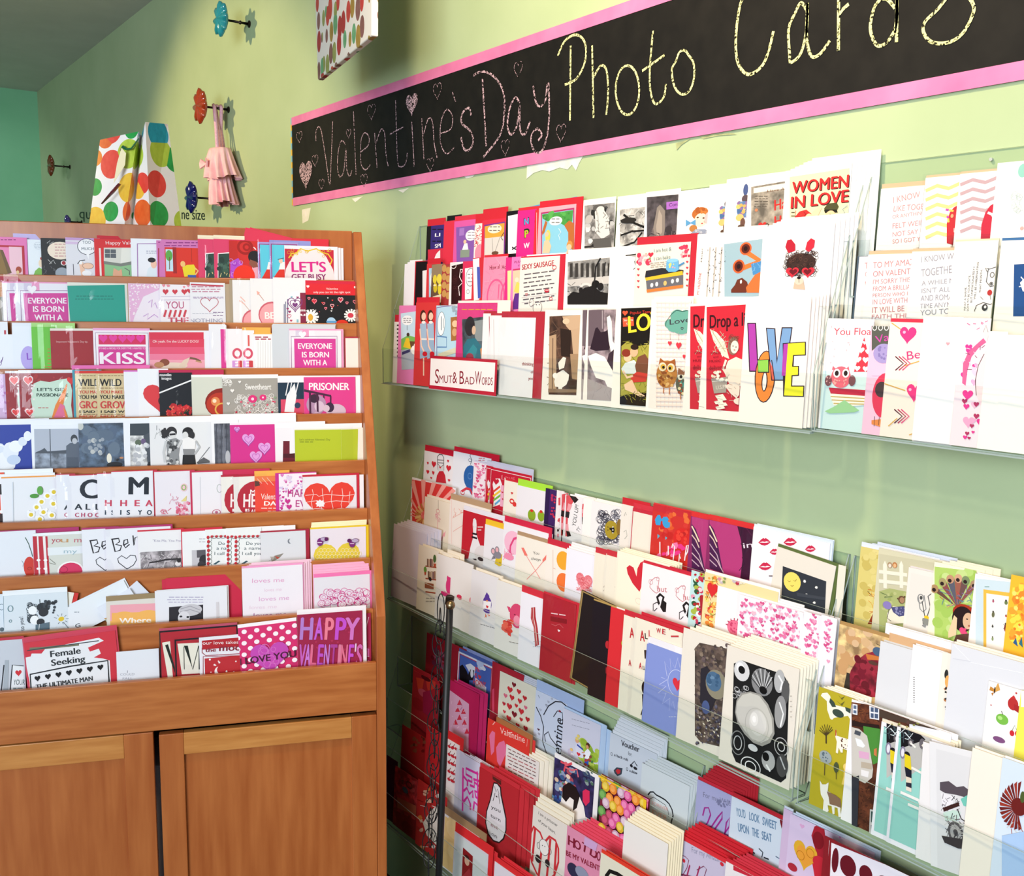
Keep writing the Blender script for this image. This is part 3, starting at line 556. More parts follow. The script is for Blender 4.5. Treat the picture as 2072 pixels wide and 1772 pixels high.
# ---- fourth row
K('W4', -60, 757, 14, 'd8b8dc', 'lilac sleeved card at the far left', 's h 0 770 12 840 6 6 c080c0 2', s=1)
PA = 's e 40 758 150 844 26 7 b02a2c 3;q 64 792 68 776 82 770 100 773 120 768 140 765 146 790 144 820 148 850 62 850 67 830 63 812 cfe8d4;s e 62 772 70 846 14 5 f4e8e4 5;h 57 771 21 f4e0e0;h 57 771 17 e83838;h 60 835 18 f4e0e0;h 60 835 14 e83838;h 144 771 17 e83838;T 75 791 136 791 6.5 2a4a3a LET\'S GET;T 74 802 138 802 6.5 2a4a3a PASSIONATE;w 76 825 98 826 1 2.4 c83a3a;q 129 788 135 776 136 780 133 800 120 845 104 848 112 820 f08838;q 112 838 122 816 130 820 138 850 106 850 e87098;q 128 824 133 830 140 850 134 850 f08838'
K('W4', 10, 755, 60, '9c2028', 'dark red PASSIONATE card, narrow left copy', sh(PA, -28), e='f0f0f4 5 0', s=1)
K('W4', 37, 755, 149, '9c2028', "dark red LET'S GET PASSIONATE card with stockinged legs", PA, e='f0f0f4 7 0', s=1)
K('W4', 145, 739, 303, 'f070b8', 'bright pink envelope strip behind the WILD cards', name='envelope', cat='envelope', off=-.018, s=1)
WI = 'f 190 748 260 755 d83028;w 200 760 250 760 1 2 8a6a40;T 202 781 246 781 15 1c1c18 WILD;w 200 785 250 785 1 2 8a6a40;T 203 796 262 796 6.5 d04030 YOU MAKE ME;T 202 807 252 807 8 1c1c18 YOU MAKE;T 203 826 262 826 15 d03838 GROW;T 204 835 252 835 5 1c1c18 I SAID W;w 203 838 250 838 1 2 8a6a40;T 203 846 255 846 6 d05038 MERCY'
K('W4', 151, 750, 205, 'dcc898', 'kraft WILD poster card, left copy with teal edge', sh(WI, -43), e='3a9ab0 2 0 5', s=1)
K('W4', 194, 750, 251, 'dcc898', 'kraft WILD poster card, right copy', WI, s=1)
K('W4', 250, 752, 285, 'eceef6', 'blank white card right of the WILD cards', '', e='d870c8 3 0')
K('W4', 278, 746, 340, 'f0f2f8', 'white card with half of a large red heart', 'h 328 810 76 d83840 66;e 324 811 4 7 5a1a20')
K('W4', 321, 754, 388, '10141c', 'black card with strawberries and white slanted stripe', 'f 321 753 349 768 10141c;T 323 761 347 761 6 f4f4f6 nouvelles;T 327 768 347 768 6 f4f4f6 images;l 3 f4f4f6 322 795 388 769;s g 336 820 386 846 60 12 d02830,a8141c,e03a38,b81c24 5;s e 336 822 386 846 24 3 e86a50 3;s r 365 830 386 844 7 8 2a4a28 6', e='c02450 6 66', s=1)
K('W4', 387, 763, 452, 'd4d8cc', 'grey-green card with glossy red apple', 'e 450 815 35 30 8c1e12;e 446 818 28 24 b8321c;e 436 812 9 9 e08850;e 434 811 4 4 f8e0c0;o 450 828 14 12 3 e0b050', e='eef0f2 5 0')
K('W4', 449.5, 766, 563, 'a8a49c', 'grey Sweetheart card with white blossom pattern', 's c 450 766 466 780 12 6 f4f2ee 2;T 496 788 549 788 12 f2f0ec Sweetheart;s c 476 800 560 842 110 7 f4f2ee,ece8e4,e0dcd4 4;s e 476 804 560 842 30 4 e0607a,8aa880,f4f2ee,c8304a 9;e 511 807 9 8 e0307a;e 511 807 3 3 f8d8e4;e 532 804 7 6 e0307a;e 532 804 2 2 f8d8e4;h 470 791 8 f4f2ee;h 462 817 7 f4f2ee;h 485 773 6 f4f2ee;l 2 f4f2ee 514 835 522 830 530 836 540 829 548 834', e='f2f2f6 8 0', s=1)
K('W4', 562, 774, 618, '1c3448', 'navy and red card under glaring plastic sleeve', 'f 568 808 620 836 d84868;q 575 836 580 800 596 775 600 800 594 838 eef2f6;l 2 f4f4f8 584 770 578 800;l 2 f4f4f8 604 772 596 806;l 2 e8eef4 590 774 584 808;e 602 820 6 6 2a3a58;q 568 833 612 835 612 838 568 838 d83838', e='f4f4f8 14 0', s=1)  # white wedge and pale streaks are sleeve glare painted onto the card
K('W4', 614.5, 763, 719, 'e04090', 'pink PRISONER card with barred couple photo', 'T 625 789 707 789 15 fbf4f8 PRISONER;q 614 787 670 799 670 803 614 792 4a2040;l 3 4a2040 627 792 628 840;l 3 4a2040 641 795 642 830;l 3 4a2040 655 798 656 825;e 640 818 20 20 b490b0;e 636 806 10 9 3a2038;e 646 822 10 11 d8c0d4;l 4 4a2040 627 794 628 842;l 4 4a2040 642 797 643 842;l 3 4a2040 669 801 669 825;e 680 832 20 15 d4bccf;e 667 824 9 10 3a2440;e 660 826 7 7 d8c0d0;q 620 845 640 832 660 840 700 836 712 845 c8a8c4', e='f2f2f8 3 10', s=1)
# ---- fifth row
K('W5', -60, 861, 70, '1c3aa0', 'deep blue sky card with white cloud', 's e -10 905 24 940 26 24 eef2fa,dfe8f6,f8faff 3;e 10 932 20 18 f2f6fc;e 22 915 16 16 eaf0fa;e 32 903 14 12 f4f8fe;e 46 893 9 9 dfe8f6;e 56 882 8 10 f2f6fc;e 28 930 14 10 c8d8f0', e='f0f4fc 13 30')
K('W5', 62, 861, 166, 'f0f4fa', 'white bordered photo card of man beside grey lake', 'q 69 868 166 867 166 960 71 960 b4bccc;q 71 916 166 914 166 960 71 960 7e8898;q 72 915 84 910 90 906 96 913 166 908 166 918 72 917 4a525e;l 1.5 4a525e 101 868 103 944;q 134 902 142 896 160 894 164 905 163 925 158 946 134 946 134 922 5a6474;e 150 888 7 9 3a4048;e 151 892 5 6 c0c4cc;q 136 925 158 925 160 950 136 950 4c5666', e='f0f4fc 13 0')
K('W5', 158, 857, 254, '4c5e74', 'stormy blue-grey sky card with pale egg', 's e 170 870 240 910 20 22 5a6c82,64768a,546680 4;s e 180 888 208 920 14 9 a8b0b8,c0c4c4,98a2ae 6;e 163 862 6 8 c8ccc8;e 221 927 5 10 ece8d8;e 232 940 16 6 1c1e24;l 4 1c1e24 236 932 240 928;e 246 926 4 2 c88a60', e='f0f4fc 10 0')
K('W5', 249, 850, 308, 'eef2fa', 'white card with dark corner photo of flowers', 'q 263 857 310 856 310 885 263 882 3a444e;q 263 881 295 881 300 945 264 945 c6cad0;q 290 882 310 870 310 945 300 945 4a525c;e 280 895 7 6 5a6a58;e 290 893 5 6 6a5a80;s e 272 898 298 940 26 9 d8dce0,b8bcc4,e6eaee 3;e 304 940 6 6 2a2c34', e='f0f4fc 4 0')
K('W5', 302, 856, 428, 'e6e8ec', 'black and white photo card of two women walking', 's r 310 865 340 885 12 12 8a8e94,b4b8bc 2;s g 330 868 346 884 7 12 2a2a2e 4;e 347 874 11 11 2a2a2e;e 349 880 7 8 d8dadc;l 4 2a2a30 343 879 355 878;q 336 890 356 886 366 892 362 920 364 945 336 945 338 915 8c9094;s e 338 892 362 942 34 6 3a3c40,d8dadc,5a5c60 4;l 5 c8ccd0 336 892 331 915 334 935;e 380 874 11 10 1e1e22;e 375 881 6 8 dcdee0;e 388 880 6 8 2a2a2e;q 368 888 382 884 396 890 394 912 370 912 f0f0f2;q 370 908 394 908 394 922 372 922 8a8c90;q 370 920 394 920 398 950 368 950 1e1e22;l 4 b8bcc0 396 892 404 904 394 918;l 5 d0d2d6 368 890 360 905;q 398 935 412 925 424 932 424 936 400 938 5a5c60;l 1 6a6c70 402 932 424 904', e='f4f6fc 13 0')
K('W5', 427, 850, 482, 'f0f2f8', 'white framed dark curtain photo card', 'f 433 857 470 945 5a5e6a;' + ';'.join('l 2 %s %d 945 %d 857' % (c, x, x) for x, c in ((438, '484c58'), (443, '6c707c'), (448, '4a4e5a'), (453, '787c88'), (459, '3e424e'), (463, '50545e'))) + ';e 461 925 5 14 b8bcc4', e='f2f4fa 12 120')
K('W5', 465, 860, 564, 'd83090', 'magenta card with four lilac candy hearts', ';'.join('h %g %g %g a04aa8;h %g %g %g e4a4e4;H %g %g %g 1 c060c0' % (x, y + 2, w, x, y, w, x, y, w * .6) for x, y, w in ((479.5, 869, 11), (502.6, 890, 25), (535, 907.6, 25), (518, 925, 25))), e='f4f0f8 4 0', s=1)
K('W5', 556, 866, 604, 'eceaf2', 'white card with dark maroon corner shape', 'q 573 892 586 892 586 918 602 916 602 940 572 940 6c1c2c;q 573 918 604 917 604 926 573 926 4a1420', e='f0eef6 12 55')
K('W5', 596, 868, 711, 'ecebdc', "lime green card reading Let's celebrate Valentine's Day", "q 596 870 702 868.5 702 950 597 950 b8c828;t 606 891 668 891 4 5a6a14 Let's celebrate Valentine's Day;w 606 894 636 895 1 2.4 6a7a1c", e='f0f0f4 9 22', s=1, off=.001)
K('W5', 690, 866, 735, 'ecebdc', 'lime green spare card edge beside side panel', 'q 690 869 724.5 868 723 950 690 950 b8c828', off=-.004, s=1)
# ---- sixth row
K('W6', -60, 958, 8, 'e8502c', 'orange and black card at the far left', 'f -20 980 10 1000 1c1418;e 4 1035 7 3 fff;f -20 1040 10 1060 2a1416')
K('W6', 2, 968, 114, 'eceef4', 'white daisy heart card with green leaves', ';'.join('e %g %g 8 7 fbfcfd;s e %g %g %g %g 7 6 f6f8fa,fdfdfe %d;e %g %g 4.3 4 e4c82a' % (x, y, x - 7, y - 6, x + 7, y + 6, i, x, y) for i, (x, y) in enumerate(((96, 1003), (84, 1015), (74, 1026), (108, 1019), (88, 1036), (63, 1041), (105, 1042), (109, 995), (81, 1050)))) + ';e 69.5 1003 9 4.5 4a9838;e 81 992 6 9 5aa844;l .8 b8c8d8 27 1055 26 975', e='f0a048 3 0', n='2 -4 9 f2f6fc')
CC = 'T 161 1008 202 1008 39 1c2430 C;T 150.5 1031 167 1031 12 28323c A;T 173 1031 183 1031 12 28323c L;T 193 1031 203 1031 12 28323c L;T 151.5 1045.5 160 1045.5 8.5 c04a70 C;T 164 1045.5 172 1045.5 8.5 c04a70 H;T 177 1045.5 187 1045.5 8.5 c04a70 O;T 192 1045.5 201 1045.5 8.5 c04a70 C'
K('W6', 113, 961, 140, 'f2f4fa', 'white eye-chart card, narrow left copy', sh(CC, -21.5), e='c8324c 2 12', s=1)
K('W6', 133, 963, 212, 'f2f4fa', 'white eye-chart card with big letter C', CC, e='c8324c 2 0', s=1)
MM = 'T 259.6 1000 301 1000 36 1c2430 M;T 243 1024 257 1024 13 d0405c H;T 272 1024 283 1024 13 d0405c E;T 294 1024 309 1024 13 d0405c A;T 243 1041 245.5 1041 9.5 2c4256 I;T 256 1041 263 1041 9.5 2c4256 S;T 279 1041 287 1041 9.5 2c4256 Y;T 297 1041 307 1041 9.5 2c4256 O'
K('W6', 196, 959, 228, 'f2f4fa', 'white eye-chart card, narrow copy of letter M', sh(MM, -31), e='c8324c 2 0', s=1)
K('W6', 225, 955, 309, 'f2f4fa', 'white eye-chart card with big letter M', MM, e='d02c44 2 9', s=1)
K('W6', 312, 955, 384, 'f0ecf4', 'white sleeved card with pink fruit heart', 's e 358 1016 382 1042 40 6 e890b0,d8607c,f0c0d0 3;s r 340 1000 362 1020 14 6 e0a0b4 2;o 372 986 4 5 2 8ab86a;e 372 986 7 8 f4c8d0;o 372 986 4 5 2 8ab86a;q 366 1014 378 1002 377 1014 e8d890;s r 326 1030 344 1040 8 8 d85a7c 4', e='d03858 2 10', s=1)
K('W6', 388, 956, 450, 'f2f0f6', 'white sleeved card with grey doodles', 'o 444 988 5 8 1 a0b0a8;o 438 1036 8 5 1.4 c0607c;e 438 1036 3 3 c07090;l .8 c8ccd8 406 1040 405 965', e='c82c54 3 98 4', s=1)
HE = 'e 518 1010 38 37 b82438;T 506 1000 528 1000 10 fbf0f0 MY;T 492 1026 560 1026 28 fbf0f0 HEART;T 496 1035 500 1035 6 fbf0f0 I;T 501 1035 505 1035 6 fbf0f0 S;T 507 1039 524 1039 9 fbf0f0 ALL'
K('W6', 447, 965, 480, 'f0eee8', 'white card with dark red disc HE, left copy', sh(HE, -26), e='b8203c 4 0', s=1)
K('W6', 472, 965, 545, 'f0eee8', 'white card with dark red heart lettered HE', HE, e='b8203c 4 0', s=1)
K('W6', 515, 964, 586, 'e84838', "orange-red Valentine's DAY card", "f 515 962 590 972 e87a48;l 1 f4c8b8 520 968 530 978;l 1 f4c8b8 530 966 542 980;l 1 f4c8b8 540 966 554 982;q 515 972 524 974 526 982 516 984 5a3a34;t 528 1010 576 1010 12 fdeee8 Valentine's;T 534 1022.5 570 1022.5 9 fdf4f0 DAY;w 527 1028 576 1030 1 3 fbd8cc;w 541 1034 570 1035 1 3 fbd8cc", e='f0b050 11 0')
K('W6', 564, 959, 640, 'f6eef8', 'white HAPPILY EVER AFTER card of little hearts', 's h 565 962 612 996 34 6 e8a8d8,d878c0,d8c8ec,c83090 5;s h 565 996 580 1045 18 5 e8a8d8,d060b8,c83090 8;h 585 968 12 e4d4f0;t 582 1005 650 1005 16 b82880 HAPPILY;t 598 1025 640 1025 14 b82880 EVER;t 592 1042 650 1042 12 b82880 AFTER;h 582 1015 11 c83090;h 585 1026 11 c83090', e='c82c90 2 0 7', s=1)
K('W6', 612, 965, 721, 'ecebf2', 'white card with orange-red jigsaw puzzle heart', 'h 667 1019 103 e84030 88;' + ';'.join('l 1 f6e4e0 %s' % p for p in ('618 1002 640 1000 645 1004 660 1000 700 1003 716 1000', '618 1016 640 1013 650 1017 680 1013 716 1016', '624 1030 650 1028 660 1032 690 1028 714 1030', '632 990 634 1000 630 1016 634 1040', '652 988 654 1010 650 1030 654 1042', '672 992 670 1012 674 1028 670 1042', '692 988 694 1004 690 1020 694 1040', '708 994 706 1016 710 1030')) + ';q 640 1012 645 1013 647 1010 650 1013 655 1012 655 1017 658 1019 655 1021 656 1025 650 1024 647 1026 645 1024 640 1025 641 1021 638 1019 641 1016 f6f4f8', e='c8243c 4 6', n='1 15 0', s=1)
# ---- seventh row
K('W7', -60, 1079, 72, 'eef2f8', 'white card with red carrot character', 'e 60 1147 12 21 d83a28;l 1.6 3a5a4a 51 1087 58 1100 64 1118 66 1126;l .8 5a6a7a 44 1134 48 1140 46 1146;o 60 1150 4 3 .8 8a2418', e='b02868 2 90', s=1)
K('W7', 66, 1085, 180, 'd8dcd4', 'grey-green you my card with pink heart face', 'q 66 1085 96 1085 101 1170 70 1170 c02438;l 3 f4ecec 76 1085 80 1165;l 5 f4ecec 89 1085 94 1165;q 96 1108 170 1104 170 1119 97 1124 e8eef2;t 104 1097 122 1097 11 c05868 yo;t 122 1097 138 1097 11 c89868 u;t 150 1097 176 1097 11 c86878 me;t 129 1119 156 1119 9 a0bcc8 my;e 143 1155 27 20 f8f4f4;e 143 1156 24 18 d83060;o 129 1152 8 6 1 a01c40;l 1 8a8a80 100 1130 112 1140;l 1 8a8a80 98 1138 112 1142;e 78 1133 4 2.4 fff;e 78 1150 4 2.4 fff;e 92 1133 4 2.4 fff;e 92 1150 4 2.4 fff', e='f0f4f8 6 0')
BE = 'l 2.6 1e1c26 227 1092 233 1116 243 1113 246 1104 234 1101 242 1096 240 1089 225 1091;l 2.4 1e1c26 250 1103 259 1098 258 1091 251 1093 250 1102 254 1108 262 1101;l 2.4 1e1c26 269 1083 271 1103 273 1088 279 1085 281 1100;l 1.5 34343e 257 1151 240 1138 238 1130 246 1124 256 1130 264 1123 274 1124 276 1133 270 1143 257 1151'
K('W7', 165, 1072, 240, 'f2f4fa', 'white hand-lettered Be card, left copy', sh(BE, -44, 3), e='b83070 4 0', s=1)
K('W7', 213, 1071, 345, 'f2f4fa', 'white hand-lettered Be card, right copy', BE, e='b83070 4 4', s=1)
K('W7', 278, 1076, 372, 'eeeef2', 'white Kiss Me You Fool photo card', 't 309 1096 372 1096 5 9a94b0 "Kiss Me, You Fool";q 284 1117 372 1112 372 1160 285 1160 a09aa0;s r 286 1120 370 1150 60 10 d8d4d8,6a646a,8a848a 2;l 3 2a262a 302 1138 318 1136 334 1132 366 1130;e 360 1140 6 5 e8e4e8;e 362 1134 4 4 2a262a', e='d02840 3 0')
K('W7', 368, 1076, 450, 'eef0f4', 'white photo card with thin red edge', 'q 388 1113 450 1110 450 1160 389 1160 c4c4cc;f 398 1113 450 1125 5a5860;e 413 1133 10 11 2e2c32;s e 402 1140 418 1156 7 10 8a8a90,3a383e 3;w 402 1090 425 1096 2 2 b0a8b0', e='d02840 6 0 2')
DY = 't 498 1102 530 1102 6.5 2c4a54 Do you;t 494 1112 530 1112 6.5 2c4a54 a name;t 490 1122.5 530 1122.5 6.5 2c4a54 I call you;q 487 1141 498 1134 502 1135 492 1142 3a5a68;' + ';'.join('e %g %g 3 3.6 c82838;o %g %g 3.4 4 .7 4a5a54' % (477 + (i % 2) * .8, 1087 + i * 8.8, 481, 1091 + i * 8.8) for i in range(7)) + ';' + ';'.join('e %g %g 3.2 2.4 c82838;o %g %g 4 2.4 .7 4a5a54' % (485 + i * 9, 1085 - i * .2, 489 + i * 9, 1087 - i * .2) for i in range(5))
K('W7', 415, 1073, 462, 'ecf0f2', 'white rose-border Do you card, leftmost copy', sh(DY, -56), e='f2f2f6 1 120')
K('W7', 457, 1071, 476, 'ecf0f2', 'white rose-border card edge, middle copy', sh(DY, -16), e='f2f2f6 2 100')
K('W7', 472, 1070, 529, 'ecf0f2', 'white rose-border Do you card, rightmost copy', DY, e='f2f2f6 1 70')
K('W7', 527, 1078, 618, 'e0e4ea', 'pale grey rocket card with crescent moon', 'e 586 1094.7 4 5 7a808a;e 588.5 1094 3.5 4.4 e0e4ea;q 548 1130 556 1124 574 1119 566 1128 556 1134 550 1136 8c8a80;q 556 1124 566 1128 561 1131 b84a3a;q 546 1126 556 1126 552 1134 b0aca4;l .8 a8acb0 544 1135 552 1130', e='a8243c 3 8', s=1)
BEE = 'e {0} {1} 6 8 7a2a78;e {2} {3} 7 4 b8a8c8;o {2} {3} 7 4 .8 6a4a78;l 1.4 e8d8f0 {4} {5} {6} {5};e {7} {3} 4 4 5a1a58'
K('W7', 627.6, 1071, 740, 'ece4ee', 'white card with yellow honeycomb heart and bees', 'h 682 1139 94 e8d040 82;s c 638 1110 726 1140 0 1 fff 1;' + ';'.join('o %g %g 3.8 3.8 .8 f6ecb0' % (642 + c * 7.4 + (r % 2) * 3.7, 1113 + r * 6.4) for r in range(5) for c in range(12) if not (r == 0 and c in (0, 5, 6, 11))) + ';' + BEE.format(647, 1096, 655, 1090, 642, 1097, 651, 660) + ';' + BEE.format(712, 1099, 718, 1093, 708, 1099, 716, 706), e='e8c81c 3 10', n='4 1 3 f4ecc4', s=1)
# ---- eighth row
K('W8', -60, 1206, 10, 'dce6ee', 'white sheep comic card edge at far left', 'o 3 1228 5 6 1 4a6a7a;e 4 1273 5 4 5a6a74')
K('W8', 5, 1206, 136, 'dce6ee', 'white comic card with woolly sheep couple', 'l .8 7a94a4 8 1275 7 1206;s c 56 1222 74 1246 30 7 3a444c 3;e 66 1235 9 9 f4f8fa;e 86 1228 12 9 2a2e34;s e 90 1216 114 1240 24 7 23282e,3a424a 4;e 88 1238 10 9 2a2e34;s c 58 1246 76 1262 24 7 3a444c 6;e 70 1254 9 9 f4f8fa;e 82 1258 8 7 2a2e34;q 72 1264 100 1258 100 1280 72 1280 5a707e;l 1 f4f8fa 78 1280 80 1262;t 49 1275 46 1247 8 3a4450 to you!;o 21 1231 5 6 1 5a8a94;o 21 1256 2.4 2.6 .8 5a8a94;l 1 3a4a54 80 1212 82 1230', e='eef2f6 11 0')
K('W8', 130, 1196, 150, 'f0ece0', 'cream card leaning behind the sheep card', '', rot=-14, off=-.01, e='d0302c 0 9')
K('W8', 214, 1229, 277, 'dfe4f2', 'blank white envelope tilted, rear of fan', '', rot=40, off=-.009, name='envelope', cat='envelope')
K('W8', 84, 1254, 250, 'eaf0f6', 'tilted white card with doodled yellow sun', 'e 124 1252 7 5 e4c42a;' + ';'.join('l 1 5a6a74 %.1f %.1f %.1f %.1f' % (124 + 9 * math.cos(t), 1252 + 6.5 * math.sin(t), 124 + 15 * math.cos(t), 1252 + 11 * math.sin(t)) for t in [i * .7 - 2.9 for i in range(8)]) + ';t 153 1270 163 1268 9 2a3038 G;l 1 4a5a64 128 1258 140 1272;w 150 1238 160 1240 1 2 6a7a84', rot=24, n='1 3 3 e6ecf4', off=-.004)
K('W8', 196, 1230, 262, 'e4eaf6', 'tilted white card with red arc and clock', 'l 3 b83038 185 1243 196 1228 214 1217;e 220 1268 22 22 b8c0a8;o 220 1268 22 22 2 c89030;l 1 3a4030 208 1262 220 1268', rot=30, off=-.002)
K('W8', 214.5, 1217, 318, 'e0dcd4', 'pink and orange card lettered Where', 'q 223 1224 318 1220 318 1240 223 1240 f0a8b4;q 223 1240 318 1237 318 1270 223 1270 f4b860;e 249 1248 24 11 f4b860;e 298 1245 24 11 f4b860;q 223 1240 226 1240 226 1256 223 1256 f0a8b4;T 241 1261 306 1259 11 fdf6ec Where', e='9a8460 11 0')
K('W8', 335, 1170, 488, 'cc2848', 'large red envelope behind turbaned man card', name='envelope', cat='envelope', off=-.012, n='1 -8 -3')
K('W8', 313, 1196, 459, 'e8eaf2', 'white quotation card with turbaned man photo', 'w 338 1208 412 1218 3 2.6 b0aac8;q 342 1228 411 1223 411 1270 342 1270 2a2830;e 385 1234 24 12 c8c8d0;l 1.4 9a9aa4 365 1232 385 1226 405 1234;l 1.4 9a9aa4 364 1238 385 1233 407 1240;e 372 1250 12 14 dcdce4;e 366 1247 3 2 2a2830;e 380 1248 3 2 2a2830;f 437 1218 444 1262 d4d2d8', n='1 3 1')
K('W8', 489, 1150, 612, 'f4f0f8', 'glossy white loves me card in sleeve', 't 510 1179 575 1177 9 e8a8d0 loves me;t 535 1197 570 1195 7 ecd0e4 loves me;t 524 1216 585 1213 9 e4b0d8 loves me;t 505 1232 560 1230 7 ecd8e8 loves me;t 513 1249 580 1246 9 a86aa4 loves me', e='f0a0cc 4 2', n='4 5 2 f0c8dc', s=1)
FL = 's c 646 1196 742 1226 34 14 d8308c,e060a8 2;' + ';'.join('e %g %g %g %g e8e0ec;o %g %g %g %g .9 c8308c;o %g %g %g %g .8 d860a8' % (x, y, r, r * .85, x, y, r, r * .85, x, y, r * .5, r * .45) for x, y, r in ((655, 1208, 8), (668, 1200, 8), (680, 1203, 7), (692, 1208, 9), (706, 1200, 9), (716, 1205, 8), (728, 1203, 7), (734, 1212, 7), (662, 1218, 8), (676, 1215, 8), (708, 1215, 10), (724, 1218, 8), (692, 1222, 8), (650, 1220, 7))) + ';s r 660 1200 730 1222 26 5 d01878 6'
K('W8', 635, 1169, 748, 'e8e6ee', 'white card with magenta flower heart', FL, e='f078b4 7 7', n='5 0 5 f4b0d0', s=1)
# ---- ninth row
K('W9', -70, 1302, 48, 'd0d4dc', 'grey striped YOU card under plastic at far left', 'q 22 1402 26 1345 48 1347 48 1402 f0f2f4;l 2 1c1e24 20 1402 25 1345 48 1347;h 37.5 1362 13 d83038;t 27 1385 50 1385 11 4a5a5c YOUR;w 26 1392 46 1394 2 3 8a989a;q 6 1402 10 1335 18 1335 16 1402 b0b8c0;l 2 2a3038 2 1402 8 1345', e='c83048 6 0', s=1)
FS = 'q 64 1322 84 1322 92 1312 150 1300 200 1290 210 1296 178 1310 182 1318 200 1312 204 1322 190 1330 208 1332 222 1336 226 1408 62 1412 60 1380 54 1350 52 1330 62 1328 f2f2f4;q 60 1310 92 1308 130 1304 160 1302 160 1306 92 1313 60 1316 7a7a60;l 2 3a4248 55 1316 110 1308 200 1296;T 102 1329.5 164 1321.5 13 22282c Female;T 104 1347 173 1338 13 22282c Seeking;l 3 1c2024 64 1412 61 1364 140 1348 218 1336 222 1398;' + ';'.join('h %g %g 12 18181c' % (76 + i * 21.2, 1373 - i * 3.8) for i in range(7)) + ';T 73 1394 188 1376 9.5 2a3034 THE ULTIMATE MAN;w 140 1396 182 1390 1 4 4a5054'
K('W9', 48, 1301, 233, 'd83444', 'red brushstroke Female Seeking card', FS, rot=3.5, e='d04058 12 4', n='2 -2 5 d8546a', s=1)
K('W9', 235, 1319, 321, 'eceef4', 'plain white I COULD FALL card', 't 257 1361 258.5 1361 5 a8aab4 I;t 243 1366.5 272 1365.5 4.6 a8aab4 COULD;t 248 1374.5 268 1374 4.4 a8aab4 FALL', s=1)
ML_ = 'F 3 3 3 0 b82834;q {0} 1302 {1} 1298 {2} 1360 {3} 1364 f0ecdc;q {4} 1372 {2} 1366 {2} 1400 {4} 1400 f0ecdc;l 1.4 1c241e {5} 1354 {6} 1308;q {6} 1306 {7} 1306 {8} 1354 1c241e;l 1.4 1c241e {8} 1354 {9} 1306;q {9} 1306 {10} 1306 {10} 1354 {9} 1354 1c241e'
K('W9', 322, 1277, 480, '1e161c', 'red and black M card, larger rear copy', 'F 2 3 2 0 b82834;q 328 1300 344 1297 350 1372 340 1374 f0ecdc;q 334 1305 340 1303 354 1350 354 1362 1c241e', e='c05068 5 0', s=1)
K('W9', 353, 1294, 440, '1e161c', 'red and black framed card with serif M', ML_.format(359, 440, 440, 368, 366, 373, 372, 380, 390, 402, 412), s=1)
K('W9', 402.5, 1290, 486, 'f0eef4', 'red our love takes the moon card', 'f 408.5 1296 490 1307 b82830;t 410 1304 482 1302 7 fbeeee our love takes;T 415 1319 437 1318 8 8a2838 the;T 443 1317 500 1315 14 8a2838 moon;l 1.5 a02838 409 1310 409 1320 416 1326 490 1322;l 1.5 a02838 411 1400 411 1328 490 1326;f 414 1332 490 1400 c02c34;e 443 1358 9 10 fdf2f0;e 448 1354 9 9 c02c34;s e 416 1334 484 1366 12 3.4 fdf2f0 5', s=1)
DT = ';'.join('e %g %g 5.4 4.6 fbeef6' % (494 + (c + (r % 2) * .5) * 25.5, 1278 + r * 11.5 - (c + (r % 2) * .5) * 3.2) for r in range(10) for c in range(-1, 5))
K('W9', 481, 1271, 600, 'd83070', 'pink polka dot I LOVE YOU card', DT + ';h 546 1332 78 c44ab4 66;s c 520 1310 572 1350 9 16 d878c8 3;T 485 1345 599 1327 14 4a1838 I LOVE YOU', rot=2.5, e='f6f2f8 7 0')
def cut(s, xs, y0, y1, cs):
    o = []
    for (ch, a, b), c in zip(xs, cs): o.append('T %g %g %g %g %g %s %s' % (a, y0, b, y0, y0 - y1, c, ch))
    return ';'.join(o)
HV = 's h 605 1250 750 1340 40 5 b83058 3;' + cut('', (('H', 606, 632), ('A', 635, 653), ('P', 656, 674), ('P', 677, 699), ('Y', 696, 726)), 1294, 1248, ('b880d0', 'c860d8', 'f08098', 'c850d0', 'd878c8')) + ';e 645 1284 2.4 3 6a1838;' + cut('', (('V', 603, 617), ('A', 615, 627), ('L', 626, 640), ('E', 641, 653), ('N', 654, 665), ('T', 666, 680), ('I', 682, 687), ('N', 687, 701), ('E', 703, 714), ("'", 715, 718), ('S', 719, 731)), 1347, 1302, ('c860c0', 'c878d8', 'e06a90', 'c050c8', 'c880d8', 'b04098', 'e080a0', 'e07090', 'c850d0', 'f0d0e8', 'd868b0'))
SV = 's h {0} 1250 {1} 1340 8 5 b83058 3;q {2} 1310 {3} 1312 {3} 1328 {2} 1327 d868b0;q {2} 1334 {3} 1335 {3} 1349 {2} 1351 d868b0;l 1 f4d8ec {2} 1327 {3} 1328;l 1 f4d8ec {2} 1351 {3} 1349;l 1 f4d8ec {4} 1285 {5} 1248'
for i, dx in enumerate((34, 23, 12)):
    K('W9', 660 + dx, 1244, 716 + dx, 'a02048', ('third', 'second', 'first')[i] + ' maroon spare card fanned behind HAPPY VALENTINE', SV.format(700 + dx, 716 + dx, 702 + dx, 713 + dx, 703 + dx, 712 + dx), off=-.011 + .001 * i, yaw=1)
K('W9', 601, 1244, 733, 'a02048', 'maroon HAPPY VALENTINE card with cut-out purple letters', HV, e='f4eef2 10 8', s=1, yaw=1)
